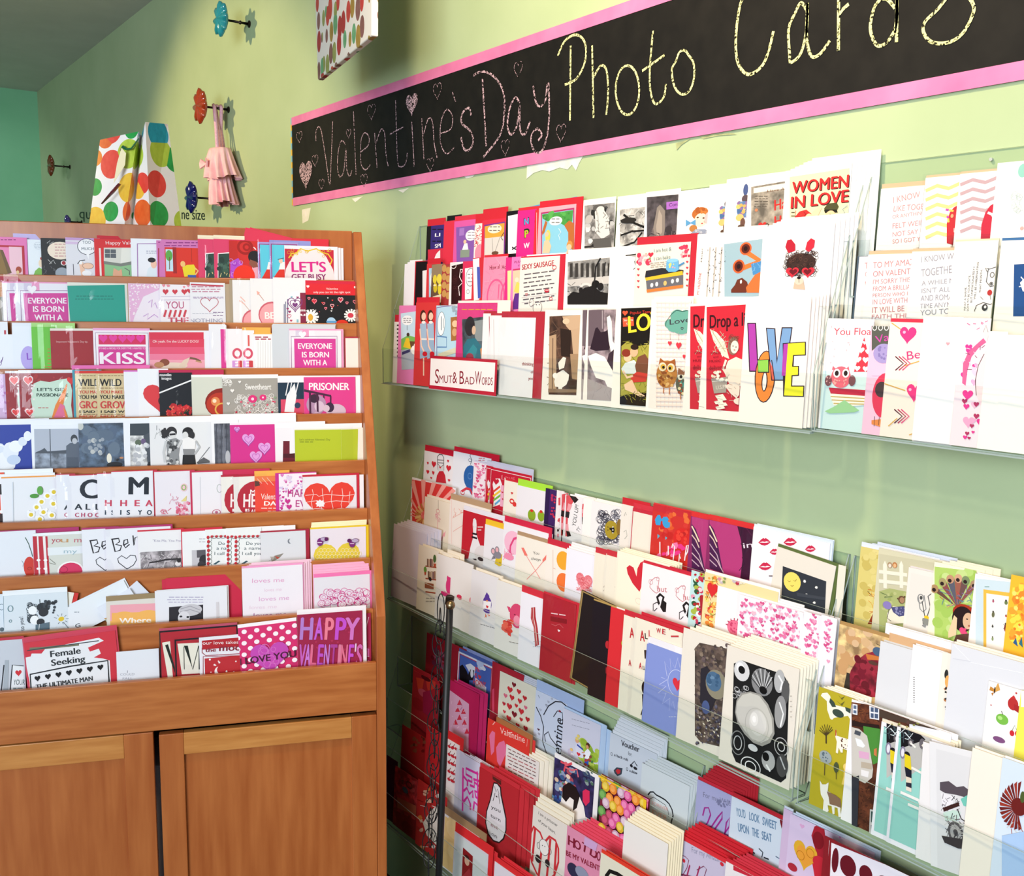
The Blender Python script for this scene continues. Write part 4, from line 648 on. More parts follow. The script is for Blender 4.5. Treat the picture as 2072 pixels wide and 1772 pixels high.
# ---- upper left clear rack, top tier
K('A1', 905, 437, 934, '17141a', 'black envelope peeking above crimson comic cards', name='envelope', cat='envelope', off=-.012)
K('A1', 1067, 419, 1167, '3a9cd8', 'bright blue envelope peeking above the Eden comic card', name='envelope', cat='envelope', rot=3.5, off=-.014)
K('A1', 864, 458, 900, '3a2a78', 'purple lettered card with ice cream swirl', 'f 860 450 870 525 1a1418;q 866 505 900 502 900 530 866 530 d8304a;T 880 479 891 478 7 f4f0f8 LI;T 880 502 892 500 8 f4f0f8 SPI;w 874 464 898 466 1 3.4 1c1430;w 874 488 898 490 1 3.4 1c1430;q 879 524 883 514 887 509 891 506 891 524 f6f0f4', e='d02838 8 0')
K('A1', 899, 448, 922, 'e0344c', 'plain crimson card left of pink comic card', '')
K('A1', 919.5, 448, 964, 'e05ca8', 'pink comic card with purple doctor scene', 'q 923 460 966 455 966 530 924 530 8a5ab0;f 930 462 939 476 a87ac8;e 953 476 11 11 f8f4f8;w 946 470 962 482 3 2 7a6a80;q 935 506 940 492 946 492 948 506 f4f2f8;e 941 489 3 4 f0c8a8;f 932 506 950 520 8a9a8a', e='d8344a 6 0')
K('A1', 961, 453, 979, 'f2e8e4', 'white card covered in red scribbled flowers', 's r 961 455 976 500 34 6 c83038,d84848 3;e 970 512 9 18 e890a8', e='d02838 12 4')
K('A1', 976, 446, 1026, 'd8304a', 'orange framed speech bubble comic card', 'q 980 455 1022 448 1022 525 980 525 7a3a90;q 981 458 1021 451 1020 478 981 482 f0a840;e 1001 463 14 9 f6e8d4;w 990 459 1012 466 2 2.6 4a3a30;q 981 482 1020 478 1019 525 980 525 dcd8d2;l 1 8a8884 996 482 998 520;l 1 8a8884 1000 515 1012 480;e 1002 512 7 4 6a4a38;l 1.4 2a2028 1020 470 1014 480 1018 486', e='d02838 14 0')
K('A1', 1025, 428, 1052, '14121a', 'black card framing white panel', 'q 1028 437 1048 433 1048 512 1028 514 f2eef2;l 2 2a2430 1036 505 1046 498;l 2 2a2430 1036 500 1047 506')
K('A1', 1048, 427, 1086, 'e02888', 'magenta card with black N P W letters', 'T 1060 456 1071 453 15 1a1a28 N;T 1061 455 1070 453 13 58a8d8 N;T 1061 482 1072 479 19 1a2a18 P;T 1062 481 1070 479 15 b8c830 P;T 1060 503 1072 501 11 f4e8f0 W;l 2 1a1828 1083 446 1083 500', e='d83038 4 6')
K('A1', 1083, 425, 1095, 'd83038', 'narrow red card beside the Eden comic', 'l 1 f4d0d4 1086 520 1086 430')
K('A1', 1091, 421, 1166, 'eaa8b8', 'pink framed cartoon card of garden couple', 'q 1095 430 1162 420 1162 520 1095 520 b03068;q 1097 433 1160 424 1160 520 1097 520 88c8e0;q 1097 434 1160 425 1158 448 1142 456 1120 444 1108 448 1098 442 4a9a48;s e 1100 430 1158 446 20 7 3e8a3e,5aae54 3;q 1142 456 1152 446 1162 452 1162 512 1150 492 1150 470 b86a34;q 1097 470 1104 446 1108 450 1102 470 1098 476 b86a34;e 1125 447 13 9 f8f8f4;w 1116 443 1134 450 2 2.4 4a4a4a;e 1109 478 5 13 e8d060;e 1107 474 4 5 f0c4a0;q 1098 512 1102 488 1110 484 1116 498 1112 512 f0c4a0;e 1153 496 6 9 d8924a;e 1152 500 5 6 f0c0a0;q 1144 514 1150 504 1160 508 1160 516 f0c0a0;l 1 e8f4f8 1131 462 1136 470 1131 476 1134 486', e='d02838 9 12')
BWP = 's g {0} {1} {2} {3} 24 14 4a4a4a,9a9a9a,dcdcdc,2c2c2c,bcbcbc {4}'
K('A1', 1181, 405, 1247, 'f4f0ec', 'black and white photo card of embracing couple', 'q 1183 416 1244 410 1244 520 1183 520 8c8a88;' + BWP.format(1188, 418, 1240, 500, 3) + ';e 1212 420 12 7 5a5856;e 1215 424 8 7 d8d4d0;q 1204 428 1222 424 1232 440 1234 474 1218 484 1206 470 dcd8d4;s r 1206 430 1232 476 14 8 6a6866 3;q 1200 484 1236 480 1240 520 1204 520 5a5856;e 1192 444 7 9 b8b4b0;l 1 7a7876 1210 430 1212 470;l 3 2a2826 1183 500 1200 498')
K('A1', 1250, 398, 1312, 'fcf8f4', 'white photo card of black winter branches', 'q 1254 424 1307 418 1307 515 1254 515 a8a6a2;s r 1256 424 1306 510 60 10 e8e6e2,5a5854,8a8884 4;l 4 1c1a18 1310 462 1285 452 1262 434;l 3 1c1a18 1306 466 1280 468 1256 476;l 3 1c1a18 1300 470 1284 490 1258 500;l 2 1c1a18 1285 452 1270 450 1256 446;e 1272 446 16 6 2a2826')
K('A1', 1307.5, 389, 1378, 'f4f0ee', 'dark photo card of cat ear with purple label', 'q 1309 399 1373 393 1373 500 1309 500 4a4448;s e 1312 460 1372 500 30 12 5a5254,6a6060,3a3438 3;q 1326 486 1322 462 1330 420 1336 414 1346 426 1346 462 1342 486 8a8078;q 1330 482 1328 458 1334 424 1340 436 1340 470 a89c90;s r 1320 470 1370 490 20 8 3a3436,7a7070 4;q 1349 409 1400 404 1400 419 1349 424 a868c0;t 1354 418 1392 414 7 3a1a4a Consider')
K('A1', 1373.5, 387, 1440, 'f8f4f0', 'white vintage card of child with blue bow', 'e 1417 432 17 13 b86830;e 1418 445 13 14 f6dcc4;s e 1404 422 1432 430 16 6 c87a3a,a85828 3;e 1412 440 2.4 1.6 5a3a28;e 1424 441 2.4 1.6 5a3a28;e 1421 452 2 1.4 c84a4a;e 1428 448 4 3 f0b0a0;q 1388 444 1398 450 1408 444 1408 456 1398 452 1388 458 5a9ac8;e 1403 462 8 7 b87a40;e 1434 441 8 12 f0b8b8;q 1396 474 1408 464 1428 464 1440 472 1440 490 1394 490 8e98ac;s c 1400 466 1436 476 10 4 c8ccd4 2')
RB = 'e 1509 384 5 12 4a5a8a;e 1508 402 7 8 5a4a50;e 1504 424 13 17 5a78a8;s e 1494 410 1514 438 26 8 6a8ab0,d8a860,8a6a9a,e8c070,4a6a9a 4;e 1497 440 8 7 e8b870;e 1503 450 5 9 6a4a40;e 1500 458 7 4 5a4438'
K('A1', 1436, 375, 1478, 'fbf6f0', 'white card with patchwork rabbit, cropped copy', sh(RB, -35, 10))
K('A1', 1471, 363, 1517, 'fbf6f0', 'white card with patchwork rabbit, fuller copy', RB)
K('A1', 1515.5, 356, 1593, 'fbf6f0', 'grey retro Have A card with red capitals', 'q 1520 378 1592 366 1592 480 1520 480 8c8478;q 1525 381 1592 370 1592 381 1525 391 f4ead4;t 1553 389 1588 384 5 6a3a1c Have A;w 1526 397 1554 418 5 2.4 5a5248;T 1567 426 1592 421 22 c8302c Ha;T 1567 459 1592 455 22 c8302c Ha;h 1543 458 17 c8302c;e 1531 425 3 3 d8805a;e 1552 460 6 8 4a4238')
WL = 'q 1598 358 1719 340 1719 470 1598 470 f2e6b4;T 1603.5 393.5 1718.5 379.5 25 2a1414 WOMEN;T 1602 392 1717 378 25 c8282c WOMEN;T 1601.5 423.5 1718.5 409.5 25 2a1414 IN LOVE;T 1600 422 1717 408 25 c8282c IN LOVE;w 1601 430 1612 437 2 3 4a3a28;q 1606 462 1612 446 1608 440 1618 428 1632 424 1642 432 1648 448 1644 466 c83030;s r 1608 430 1640 462 16 8 8a1c1c,e04838 3;e 1637 443 8 11 f6caa8;e 1640 440 1.6 1.2 2a2020;e 1641 450 2.4 2.6 8a2020;q 1644 430 1660 416 1664 420 1656 436 1652 452 1644 456 f6caa8;q 1648 458 1656 440 1664 446 1662 462 1648 466 ecd040;q 1668 422 1676 412 1694 410 1698 418 1694 426 1672 428 4a4a2c;q 1668 424 1694 424 1696 430 1670 431 1c1c14;e 1681 437 10 11 f2c49a;s r 1674 430 1690 446 6 5 6a4a30 2;e 1692 440 4 6 2a2014;q 1662 462 1672 446 1700 448 1706 464 8a8a6a;l 3 3a2a20 1690 444 1706 440;l 2 8aa0a8 1704 438 1710 430 1706 424 1716 416'
K('A1', 1590, 346, 1724, 'fcf8f2', 'WOMEN IN LOVE comic romance card', WL, n='6 8 3')
# ---- second tier
K('A2', 819, 534, 844, 'f2f0f6', 'blank white stack at left end', '', n='2 3 2')
K('A2', 842, 530, 870, '17141a', 'black card with white slip beside comic cards', 'q 855 548 864 546 864 610 855 612 f0ecee', e='c8283c 1 4 3')
K('A2', 864, 534, 890, 'd83a40', 'red framed card with pale blue bubble', 'q 868 543 880 541 880 612 868 614 b0d4e8;e 875 566 5 16 f4f8fa;l .8 3a3a5a 873 575 875 555', e='d02838 6 0')
K('A2', 874, 535, 900, '6a5040', 'sleeved photo card of yellow chicks', 'q 874 536 900 532 900 560 874 562 9a8468;e 880 565 4 9 e8d440;e 889 564 5 10 f0dc50;e 881 582 4 10 d8c030;e 890 584 4 12 e8d440;e 880 577 3 2 f4ecb0;e 890 577 3 2 f4ecb0;q 876 600 896 594 896 612 876 612 e8e0c0', s=1)
K('A2', 895, 535, 913, 'a83a3c', 'dark red card with tan polka circles', ';'.join('e %d %d 4.6 7.5 c89858' % (899 + (i % 2) * 8, 543 + (i // 2) * 17 + (i % 2) * 4) for i in range(8)))
K('A2', 911, 531, 940, 'f0ecee', 'dark brown card with white scrollwork', 'q 914 538 940 532 940 614 913 616 2c0c10;o 918 538 5 5 1.6 f0e4e4;l 2 f0e4e4 934 552 937 545 932 545 930 560 936 572 928 580 930 598;s c 916 560 932 600 8 6 4a2024 3')
K('A2', 937, 529, 962, 'd8305c', 'magenta-red card with white bubble panel', 'q 941 543 960 540 960 604 941 606 f6f2f4;o 952 561 9 18 1.2 4a4a54;w 946 555 958 570 3 2.4 5a5a64;o 947 590 3 4 .8 5a5a64')
K('A2', 957, 522, 984, 'd02c38', 'red card behind white slip and blue sliver', 'q 957 524 970 522 970 606 959 608 f6f2f4;q 965 540 971 540 973 602 967 604 4a5ab8')
K('A2', 979, 521, 1027, 'f090b0', 'pink How card with rose arches', 's r 982 524 1022 600 24 18 f4a4c0,ec84a8 3;t 991 546 1011 543 9 7a1c30 How al;t 1016 545 1036 542 9 7a1c30 How al;o 1003 600 17 34 4 e85c90;o 1028 600 14 32 4 e85c90;l 2 e85c90 1008 604 1010 575', e='d02838 3 0')
K('A2', 1024, 521, 1040, 'd82c80', 'magenta strip card with pale yellow base', 'q 1027 548 1040 546 1040 610 1027 610 f0e4a0')
K('A2', 1036, 520, 1060, 'f07cc0', 'pink comic card lettered PLEA', 't 1041 533 1062 530 5 7a1c5a PLEASE;t 1048 541 1058 539 5 7a1c5a TO;q 1038 548 1060 545 1060 622 1038 624 f4c8a8;e 1046 566 4 5 f6dcc4;q 1040 590 1046 570 1054 574 1056 596 e8d060;q 1038 612 1042 594 1056 592 1060 624 1038 626 5a2a88;l 2 c83060 1038 546 1060 543')
SS = 'T 1056 546 1121 537 11 b02030 SEXY SAUSAGE;' + ';'.join('w 1058 %g %g %g 1 3.6 5a545a %g' % (556 + i * 8.4, 1122 - (i % 3) * 3, 556 + i * 8.4, -.13) for i in range(8)) + ';l .6 c0b8bc 1056 602 1126 594;l .6 c0b8bc 1056 612 1126 606;o 1122 541 4 4 1.4 c84a50;o 1115 604 3 3 1.4 c84a50;H 1066 596 5 1 c84a50;e 1107 588 5 4 b83040;w 1104 587 1111 588 1 2 f0d8d8;o 1088 622 9 12 .9 6a6064;q 1072 614 1082 608 1084 614 1074 620 e8e2dc;o 1076 612 4 8 .9 6a6064;e 1086 616 1 1 4a4044;e 1092 616 1 1 4a4044'
K('A2', 1053.5, 522, 1133, 'e8e2dc', 'cream SEXY SAUSAGE handwritten note card', SS, n='2 4 2 f4eef0', e='c8283c 2 22')
K('A2', 1145, 514, 1238, 'f8f2ea', 'white card with old street photo of couple', 'q 1149 530 1234 521 1234 612 1148 614 8a8886;' + 's r 1150 530 1232 566 0 4 111 2;' + ';'.join('q %g 533 %g 532 %g 560 %g 561 3a3836' % (x, x + 6, x + 6, x) for x in range(1153, 1232, 11)) + ';q 1149 566 1234 558 1234 574 1149 580 c8c4c0;s r 1150 568 1230 596 30 8 dcd8d4,6a6866,4a4846 3;e 1186 581 12 9 d8d4d0;e 1186 583 8 6 7a7876;q 1149 600 1160 590 1172 592 1184 582 1200 578 1216 590 1234 594 1234 616 1149 616 1a1818;e 1176 587 4 6 1a1818;e 1206 575 8 8 141212;e 1216 580 6 8 1c1a1a;l 3 1c1a1a 1202 600 1206 540 1216 522;l 2 2c2a2a 1220 560 1226 530', n='1 2 6')
K('A2', 1235.5, 502, 1295, 'fcf8f4', 'mostly white card with small black scribble', 'q 1264 516 1290 513 1290 530 1284 532 1286 520 b0aca8;l 2 3a3836 1266 517 1290 514;l 1.6 3a3836 1284 528 1287 540 1282 545', n='1 2 2')
ST = 's e 1291 512 1300 535 10 7 e05878,d83050,f0a0b0 3;s e 1376 496 1395 520 14 7 d84060,c83050,e8a0a8 5;h 1317 516 11 d83048;e 1312 530 6 7 c83a58;s e 1302 514 1320 536 8 5 8a9a58,e8b0b0 6;' + ';'.join('h 1292 %g 5 d03048' % y for y in (545, 557, 569, 581)) + ';' + ';'.join('h 1391 %g 5 d03048' % y for y in (530, 542, 554, 566, 578)) + ';t 1324 511 1359 507 8 6a8a90 I am hot &;t 1324 527 1357 523 8 6a8a90 I can bake;w 1316 533 1350 541 3 2.4 9a9088 -.1;q 1306 560 1308 548 1340 542 1384 546 1382 556 1308 568 2a2a30;q 1306 562 1382 548 1383 556 1308 568 e8b830;q 1308 568 1383 556 1383 582 1310 590 66666e;q 1309 586 1383 576 1383 582 1310 592 e07a3a;e 1320 577 3 4.5 f0ece8;e 1330 575 3 4.5 f0ece8;e 1347 573 3.4 5 d8b870;e 1362 569 3 4.5 f0ece8;e 1372 567 3 4.5 f0ece8;q 1350 528 1374 526 1375 546 1368 550 1354 550 1349 545 6aaed8;e 1362 527 12 4 8cc4e4;l 3 4a8ac0 1374 538 1386 531;s e 1352 534 1372 546 7 4 e8a0b0,f0d870 3'
K('A2', 1288, 496, 1398, 'f4e8d4', 'cream stove card lettered I can bake', ST, e='c02838 12 12')
K('A2', 1411.7, 474, 1472, 'fbf4ec', 'white sheet music card with red lettering', ';'.join('l 3.4 bcb4ac %g 600 %g 500' % (1430 + i * 12, 1437 + i * 12) for i in range(4)) + ';' + ';'.join('s r %g 504 %g 596 12 4 4a4442 %d' % (1431 + i * 12, 1437 + i * 12, i + 2) for i in range(4)) + ';t 1415 596 1420 552 5 c02838 MY VALENTINE;t 1421 530 1423 502 3 5a5450 Music', off=.003)
HB = 'q 1465 494 1543 483 1543 600 1466 600 9cb8c4;q 1509 503 1540 524 1534 530 1500 510 e87838;e 1509 503 12 13 d86030;e 1509 503 8.5 9.5 5a2018;e 1509 503 4 5 2a1010;q 1495 540 1540 524 1536 534 1502 548 e87838;e 1495 539 12 14 d86030;e 1495 539 8.5 10.5 5a2018;e 1495 539 4 5 2a1010;q 1520 534 1542 528 1542 552 1524 556 4a8ac0;s r 1524 534 1540 550 8 5 7ab0dc 3;q 1480 586 1488 576 1492 566 1502 562 1512 570 1516 584 1510 592 1480 592 6a3020;q 1510 582 1528 556 1543 548 1543 592 1512 592 d87038;e 1500 570 2 4 f0e8e0'
K('A2', 1465, 463, 1547, 'fcf6f0', 'white card of bear playing orange horns', HB, n='1 3 2')
PD = 's c 1590 510 1652 556 80 8 2c1c18,4a302a,3c2824 3;e 1621 532 30 20 3c2824;s c 1588 508 1654 558 70 6 5a3c34,2c1c18 8;q 1596 512 1590 500 1594 486 1602 484 1610 494 1610 508 b82034;q 1630 506 1634 490 1642 482 1650 486 1648 500 1638 510 c8283c;l 3 f4ecec 1604 512 1612 508;l 3 f4ecec 1628 512 1632 506;h 1604 552 26 d02c3c 22;h 1636 552 26 d02c3c 22;h 1606 551 16 6a1420 13;h 1635 551 16 6a1420 13;q 1606 584 1610 564 1618 558 1626 564 1630 586 cbb09a;e 1618 568 9 8 dcc6b4;e 1618 562 4 3 1c1414;l 1 5a4438 1618 565 1618 572'
K('A2', 1545, 459, 1690, 'fcf6f2', 'white card of curly poodle in heart glasses', PD, n='5 7 3')
# ---- third tier
K('A3', 798, 651, 815, 'f0ecec', 'narrow white card with sideways black lettering', 'w 803 658 811 720 9 5 2a2628', e='c8283c 8 1')
K('A3', 808, 618, 846, 'e880b8', 'pink comic card with dog by park bench', 'q 811 634 846 629 846 700 812 702 c8e0f0;e 824 648 11 10 f8fafc;w 816 644 832 652 3 2 6a6a74;l 1 3a3a44 824 658 824 668;q 812 686 826 678 846 684 846 712 812 714 7ab85a;q 812 708 846 704 846 746 813 748 b0b4c0;f 826 690 844 704 6a4a30;q 816 702 822 684 828 684 832 706 e8c030;e 826 677 3 4 4a3a30;q 814 712 830 706 830 712 814 718 3a3a6a;e 838 708 6 9 f6f2ec;e 842 698 4 4 f6f2ec')
GL = 'e {0} 640 6 13 4a2a20;e {1} 640 4.5 8 f4c8b0;q {2} 655 {3} 652 {4} 690 {5} 690 a4bcd4;q {2} 688 {4} 686 {6} 722 {7} 726 98b2cc;f {8} 684 {9} 688 e8e4e0;l 3 f4c8b0 {2} 665 {10} 700 {11} 715;e {11} 716 5 5 d02030;l 3 f4c8b0 {1} 724 {1} 760;e {1} 652 4 3 f6f0ec'
def girl(x): return GL.format(x, x + 1.5, x - 6, x + 7, x + 8, x - 5, x + 9, x - 6, x - 5, x + 8, x - 3, x + 4)
K('A3', 842, 612, 888, 'd83a3c', 'red retro card of girls in blue dresses', girl(856) + ';' + girl(871), e='d02838 6 0')
K('A3', 883, 618, 931, 'b8daec', 'pale blue comic card with tall speech bubble', 'l 1.4 7a5a9a 884 730 884 622 930 616;e 893 655 7.5 24 fafcfc;o 893 655 7.5 24 1 5a6a7a;l 2 7a8a94 893 668 893 640;l 1.4 7a8a94 897 664 897 644;q 912 642 927 640 927 688 913 690 a8703a;e 921 655 6 7 f0c8a0;e 920 672 5 8 d8a878;l 1.4 4a7ab0 885 680 904 682 904 702 885 702;q 886 716 930 700 930 712 890 724 d8d4b8;s e 914 620 930 636 8 6 9ab0bc 3')
K('A3', 926, 613, 1006, 'd83a80', 'magenta card with painting of man in teal coat', 'w 932 626 1000 630 1 3 d8a030;q 935 646 982 640 984 740 937 742 3a4a50;q 958 650 980 646 982 690 962 690 8a9494;e 951 660 10 20 17181c;e 959 668 4 9 d8b89a;q 938 740 938 700 946 686 962 684 974 700 978 742 1f7080;q 944 716 958 696 966 706 958 738 2a8a94;e 951 724 8 10 a03048;q 972 706 980 700 982 722 974 724 d88a3a', e='f4ece0 3 24', s=1)
K('A3', 978, 634, 996, 'f4f0f0', 'white card with red edge before magenta painting', 'l 1.6 b02838 992 745 990 640', e='b02838 3 6', s=1)
K('A3', 992, 638, 1030, 'f4f0f0', 'white sleeved card left of thinking of you', 'l 1.4 d0c8c8 1000 745 999 646', e='b02838 3 0', s=1)
K('A3', 1014, 642, 1084, 'f4f0f0', 'plain white thinking of you card', 'T 1056 739 1080 740 7 a05858 thinking;T 1074 755 1080 755 6 a05858 of;T 1069 768 1080 768.5 6 a05858 you', e='b02838 8 16', n='2 9 1 f0eaec', s=1)
LG = 'q 1112 640 1176 637 1176 800 1110 798 4a3428;s r 1113 650 1130 790 22 22 6a5040,7a5c48 3;q 1112 680 1126 676 1126 790 1110 792 b89878;l 2 6a5040 1118 790 1119 684;q 1138 640 1176 637 1176 668 1160 676 1146 660 c8a888;q 1156 668 1176 662 1176 720 1160 716 c4a484;q 1134 664 1156 668 1154 722 1136 720 2a1c14;q 1154 716 1176 716 1176 770 1158 766 a88868;e 1146 650 7 6 d8c0a0;q 1130 734 1140 722 1146 724 1142 744 1132 748 f0e8dc;q 1122 772 1126 756 1140 748 1152 758 1150 776 1138 784 1124 782 f2eade;e 1124 760 5 6 f6f0e6;q 1130 780 1138 776 1138 792 1131 792 f0e8dc;q 1142 790 1150 770 1168 770 1174 786 1160 794 3a2a20;q 1110 786 1176 788 1176 794 1110 794 8a7058'
K('A3', 1103.5, 627, 1179, 'f4ece4', 'sepia photo card of coated legs and white dog', LG)
CT = 'q 1191 627 1250 624 1250 812 1188 808 8a7a80;q 1192 628 1222 626 1222 700 1190 700 6a5a62;l 1.6 b8acb0 1219 628 1219 665;q 1205 664 1209 662 1216 672 1226 670 1232 664 1240 690 1232 708 1206 710 1194 706 2c1c28;q 1228 642 1234 638 1238 650 1240 690 1250 706 1250 740 1240 730 1232 690 f0eae4;q 1232 716 1250 700 1250 770 1234 760 1224 750 3a2a34;q 1190 720 1206 714 1224 722 1240 750 1240 780 1250 806 1240 808 1224 770 1206 764 1196 740 f4eee8;q 1190 766 1250 790 1250 812 1188 808 a89c9c;s r 1192 770 1246 806 10 16 9a8e90 2'
K('A3', 1175, 627, 1195, 'f4ece4', 'narrow cat photo card copy', sh(CT, -12))
K('A3', 1188.6, 626, 1252, 'f4ece4', 'purple-toned photo card of dark and white cat', CT)
PT = 'q 1257 624 1330 621 1330 824 1254 818 16120c;h 1265 634 11 e85838;t 1275 636 1330 632 6 d83a2c Popular Teen-Age;q 1260 643 1282 641 1283 659 1261 661 e85838;t 1262 650 1281 649 5 fbe8d8 Secrets;t 1268 657 1277 657 5 fbe8d8 Of;T 1271 675 1360 660 36 1a140a LOVE;T 1272 674 1361 659 36 f0d838 LOVE;q 1258 700 1270 690 1290 700 1320 696 1330 740 1330 790 1256 800 a8a040;s r 1258 690 1322 800 60 12 8a8430,c8bc58,6a6a24 3;q 1258 746 1266 734 1284 728 1296 742 1290 756 1262 756 d8e0e0;e 1271 722 8 10 f0c49c;e 1268 714 9 8 8a3420;e 1284 712 8 10 e8b48c;e 1285 702 8 6 2a1a14;q 1286 740 1292 722 1306 716 1322 740 1322 768 1290 760 7a4a34;q 1276 762 1290 752 1312 756 1308 772 1280 774 d04034;q 1264 778 1280 768 1290 790 1308 802 1302 806 1280 794 1266 788 f0c8a4;l 4 f0c8a4 1262 750 1270 764 1282 760;q 1256 806 1320 800 1320 822 1256 818 1c180e;s r 1258 790 1320 812 24 10 5a5a20,a09838 6'
K('A3', 1247, 620, 1330, 'f6eee4', 'black Popular Teen LOVE comic card', PT)
OW = 'F 6 4 0 6 f8e8e0;s r 1330 612 1394 820 0 4 f0d8cc 3;' + ';'.join('l 2.4 f4ddd2 %g 826 %g 610' % (x, x + 2) for x in range(1329, 1394, 8)) + ';' + ';'.join('l 2.4 f4ddd2 1328 %g 1394 %g' % (y, y + 1) for y in range(612, 824, 9)) + ';' + ';'.join('e %g %g %g %g 6aa898' % q for q in ((1358, 655, 12, 10), (1372, 640, 14, 14), (1388, 645, 14, 18), (1380, 664, 18, 12), (1366, 662, 14, 10))) + ';l 1 2a4a44 1348 660 1350 650 1360 636 1370 628 1384 630 1394 628;t 1357 657 1398 651 11 3a2a3a Love;H 1382 665 5 1 3a2a3a;h 1357 695 8 d83848 10;h 1375 700 11 d83848 15;h 1386 722 6 d83848 10;l .8 b0a8a0 1375 690 1375 672;l .8 b0a8a0 1358 688 1358 674;e 1351 757 21 28 b87838;s e 1336 745 1366 780 34 6 e0b070,8a4a20,c89048 3;q 1335 738 1338 724 1348 732 1358 731 1368 726 1369 742 1352 750 a05a28;e 1343 742 8 9 e8d8b8;e 1360 744 8 9 e8d8b8;e 1344 742 5 5.6 d8a830;e 1359 744 5 5.6 d8a830;e 1345 743 2.6 3 1c1410;e 1358 745 2.6 3 1c1410;q 1349 748 1354 748 1352 754 e07030;l 2 c87848 1345 784 1345 796;l 2 c87848 1357 784 1357 798;e 1386 776 16 24 5a5a4a;s e 1376 770 1394 796 18 6 3a8a80,8a4a30,e0d0a0 4;e 1380 762 6 7 e8e0c8;e 1391 763 6 7 e8e0c8;e 1381 762 3 3.6 2a1c14;e 1391 763 3 3.6 2a1c14;q 1374 758 1376 744 1386 752 1394 748 1394 758 8a5a40;l 2 c87848 1380 798 1380 808'
K('A3', 1319, 606, 1398, 'fcf4ee', 'white gingham owl card with teal Love cloud', OW, n='1 2 5')
DL = 'q 1430 621 1510 616 1510 834 1429 828 cc2838;T 1436 664 1530 657 28 3a1018 Drop a line;q 1437 666 1450 672 1466 690 1472 712 1462 722 1454 706 1444 690 f2e8d4;q 1446 674 1460 690 1470 704 1476 726 1466 722 1456 704 e8dcc4;s r 1442 672 1470 720 14 12 b8a890 3;l 1.4 b8a890 1440 668 1468 712;e 1484 700 11 18 8a6a5a;s c 1474 680 1496 706 16 7 6a4a3c 3;e 1487 702 8 13 f4e0d0;e 1484 700 1.5 1 4a3028;e 1490 702 1.5 1 4a3028;e 1487 708 2 1 b84848;q 1466 752 1474 730 1490 722 1504 728 1508 770 1490 790 1476 776 f0dccc;l 5 f0dccc 1470 728 1464 746 1472 758;t 1438 717 1460 716 5 8a1826 WORDS;t 1444 724 1454 723 4 8a1826 and;t 1436 733 1460 732 5 8a1826 MUSIC;t 1436 748 1470 746 9 8a1826 delivered;q 1440 766 1474 762 1470 794 1446 796 a89a90;l 1.4 e0d8cc 1442 772 1472 768;T 1450 788 1470 785 8 d8ccc0 U.S.M;s g 1438 752 1476 770 16 9 f4ecdc,e0d4c0 3;' + ';'.join('q %g %g %g %g %g %g %g %g f4ecdc;l .7 a89888 %g %g %g %g' % (1446 + d, y, 1462 + d, y - 3, 1466 + d, y + 3, 1450 + d, y + 6, 1446 + d, y, 1458 + d, y + 2) for d, y in ((2, 800), (6, 806), (0, 812), (8, 817), (3, 823))) + ';q 1468 780 1490 772 1504 790 1492 806 1480 796 f0dccc;e 1498 812 12 7 f0dccc;s r 1474 774 1502 812 8 8 c8a898 4'
K('A3', 1394, 614, 1440, 'f8ece4', 'red Drop a line cherub card, left copy', sh(DL, -33, -1))
K('A3', 1427, 613, 1510, 'f8ece4', 'red Drop a line cherub card, right copy', DL)
LV = 'q 1512 653 1530 653 1534 727 1558 728 1558 752 1516 752 2a1828;q 1514 655 1528 655 1532 729 1556 730 1556 750 1518 750 b040a8;e 1548 762 21 53 2a1828;e 1548 762 19 51 f08838;q 1550 663 1569 664 1573 725 1582 662 1604 662 1588 770 1561 770 2a1828;q 1552 665 1567 666 1572 736 1584 664 1602 664 1586 768 1563 768 7aa0cc;q 1584 694 1631 691 1631 719 1607 720 1606 740 1617 740 1617 760 1604 761 1603 780 1628 780 1627 803 1585 802 2a1828;q 1594 695 1629 693 1629 717 1605 718 1603 742 1615 742 1615 758 1602 759 1601 782 1626 782 1625 801 1587 800 f0e830;q 1586 696 1595 695 1590 760 1582 760 b040a8;q 1533 728 1557 727 1557 754 1534 754 2a1828;q 1534 729 1555 728 1555 752 1535 752 8cc850;q 1558 730 1563 768 1568 768 1566 748 d86050;e 1547.5 772 6 20 2a1828;e 1547.5 772 4 18 fbeee6;l 1.6 2a1828 1562 728 1568 768'
K('A3', 1510, 602, 1642, 'fbeee6', 'cream card with colourful outlined LOVE letters', LV, n='5 5 1')
sg = TIER['A3']
K('A3', 870, 719, 1006, 'b81c34', 'red bordered handwritten SMUT & BAD WORDS sign', 'F 4 6 6 8 f4ecea;t 880 775 888 775.5 30 8a1c30 S;t 889 774 915 775 16 8a1c30 MUT;t 916 775 925 775 24 8a1c30 &;t 930 777 939 777 28 8a1c30 B;t 940 777 960 778 16 8a1c30 AD;t 961 777 974 778 28 8a1c30 W;t 975 778 997 779 16 8a1c30 ORDS', off=.0125, yaw=0, lift=-.003, name='shelf_sign', cat='sign')
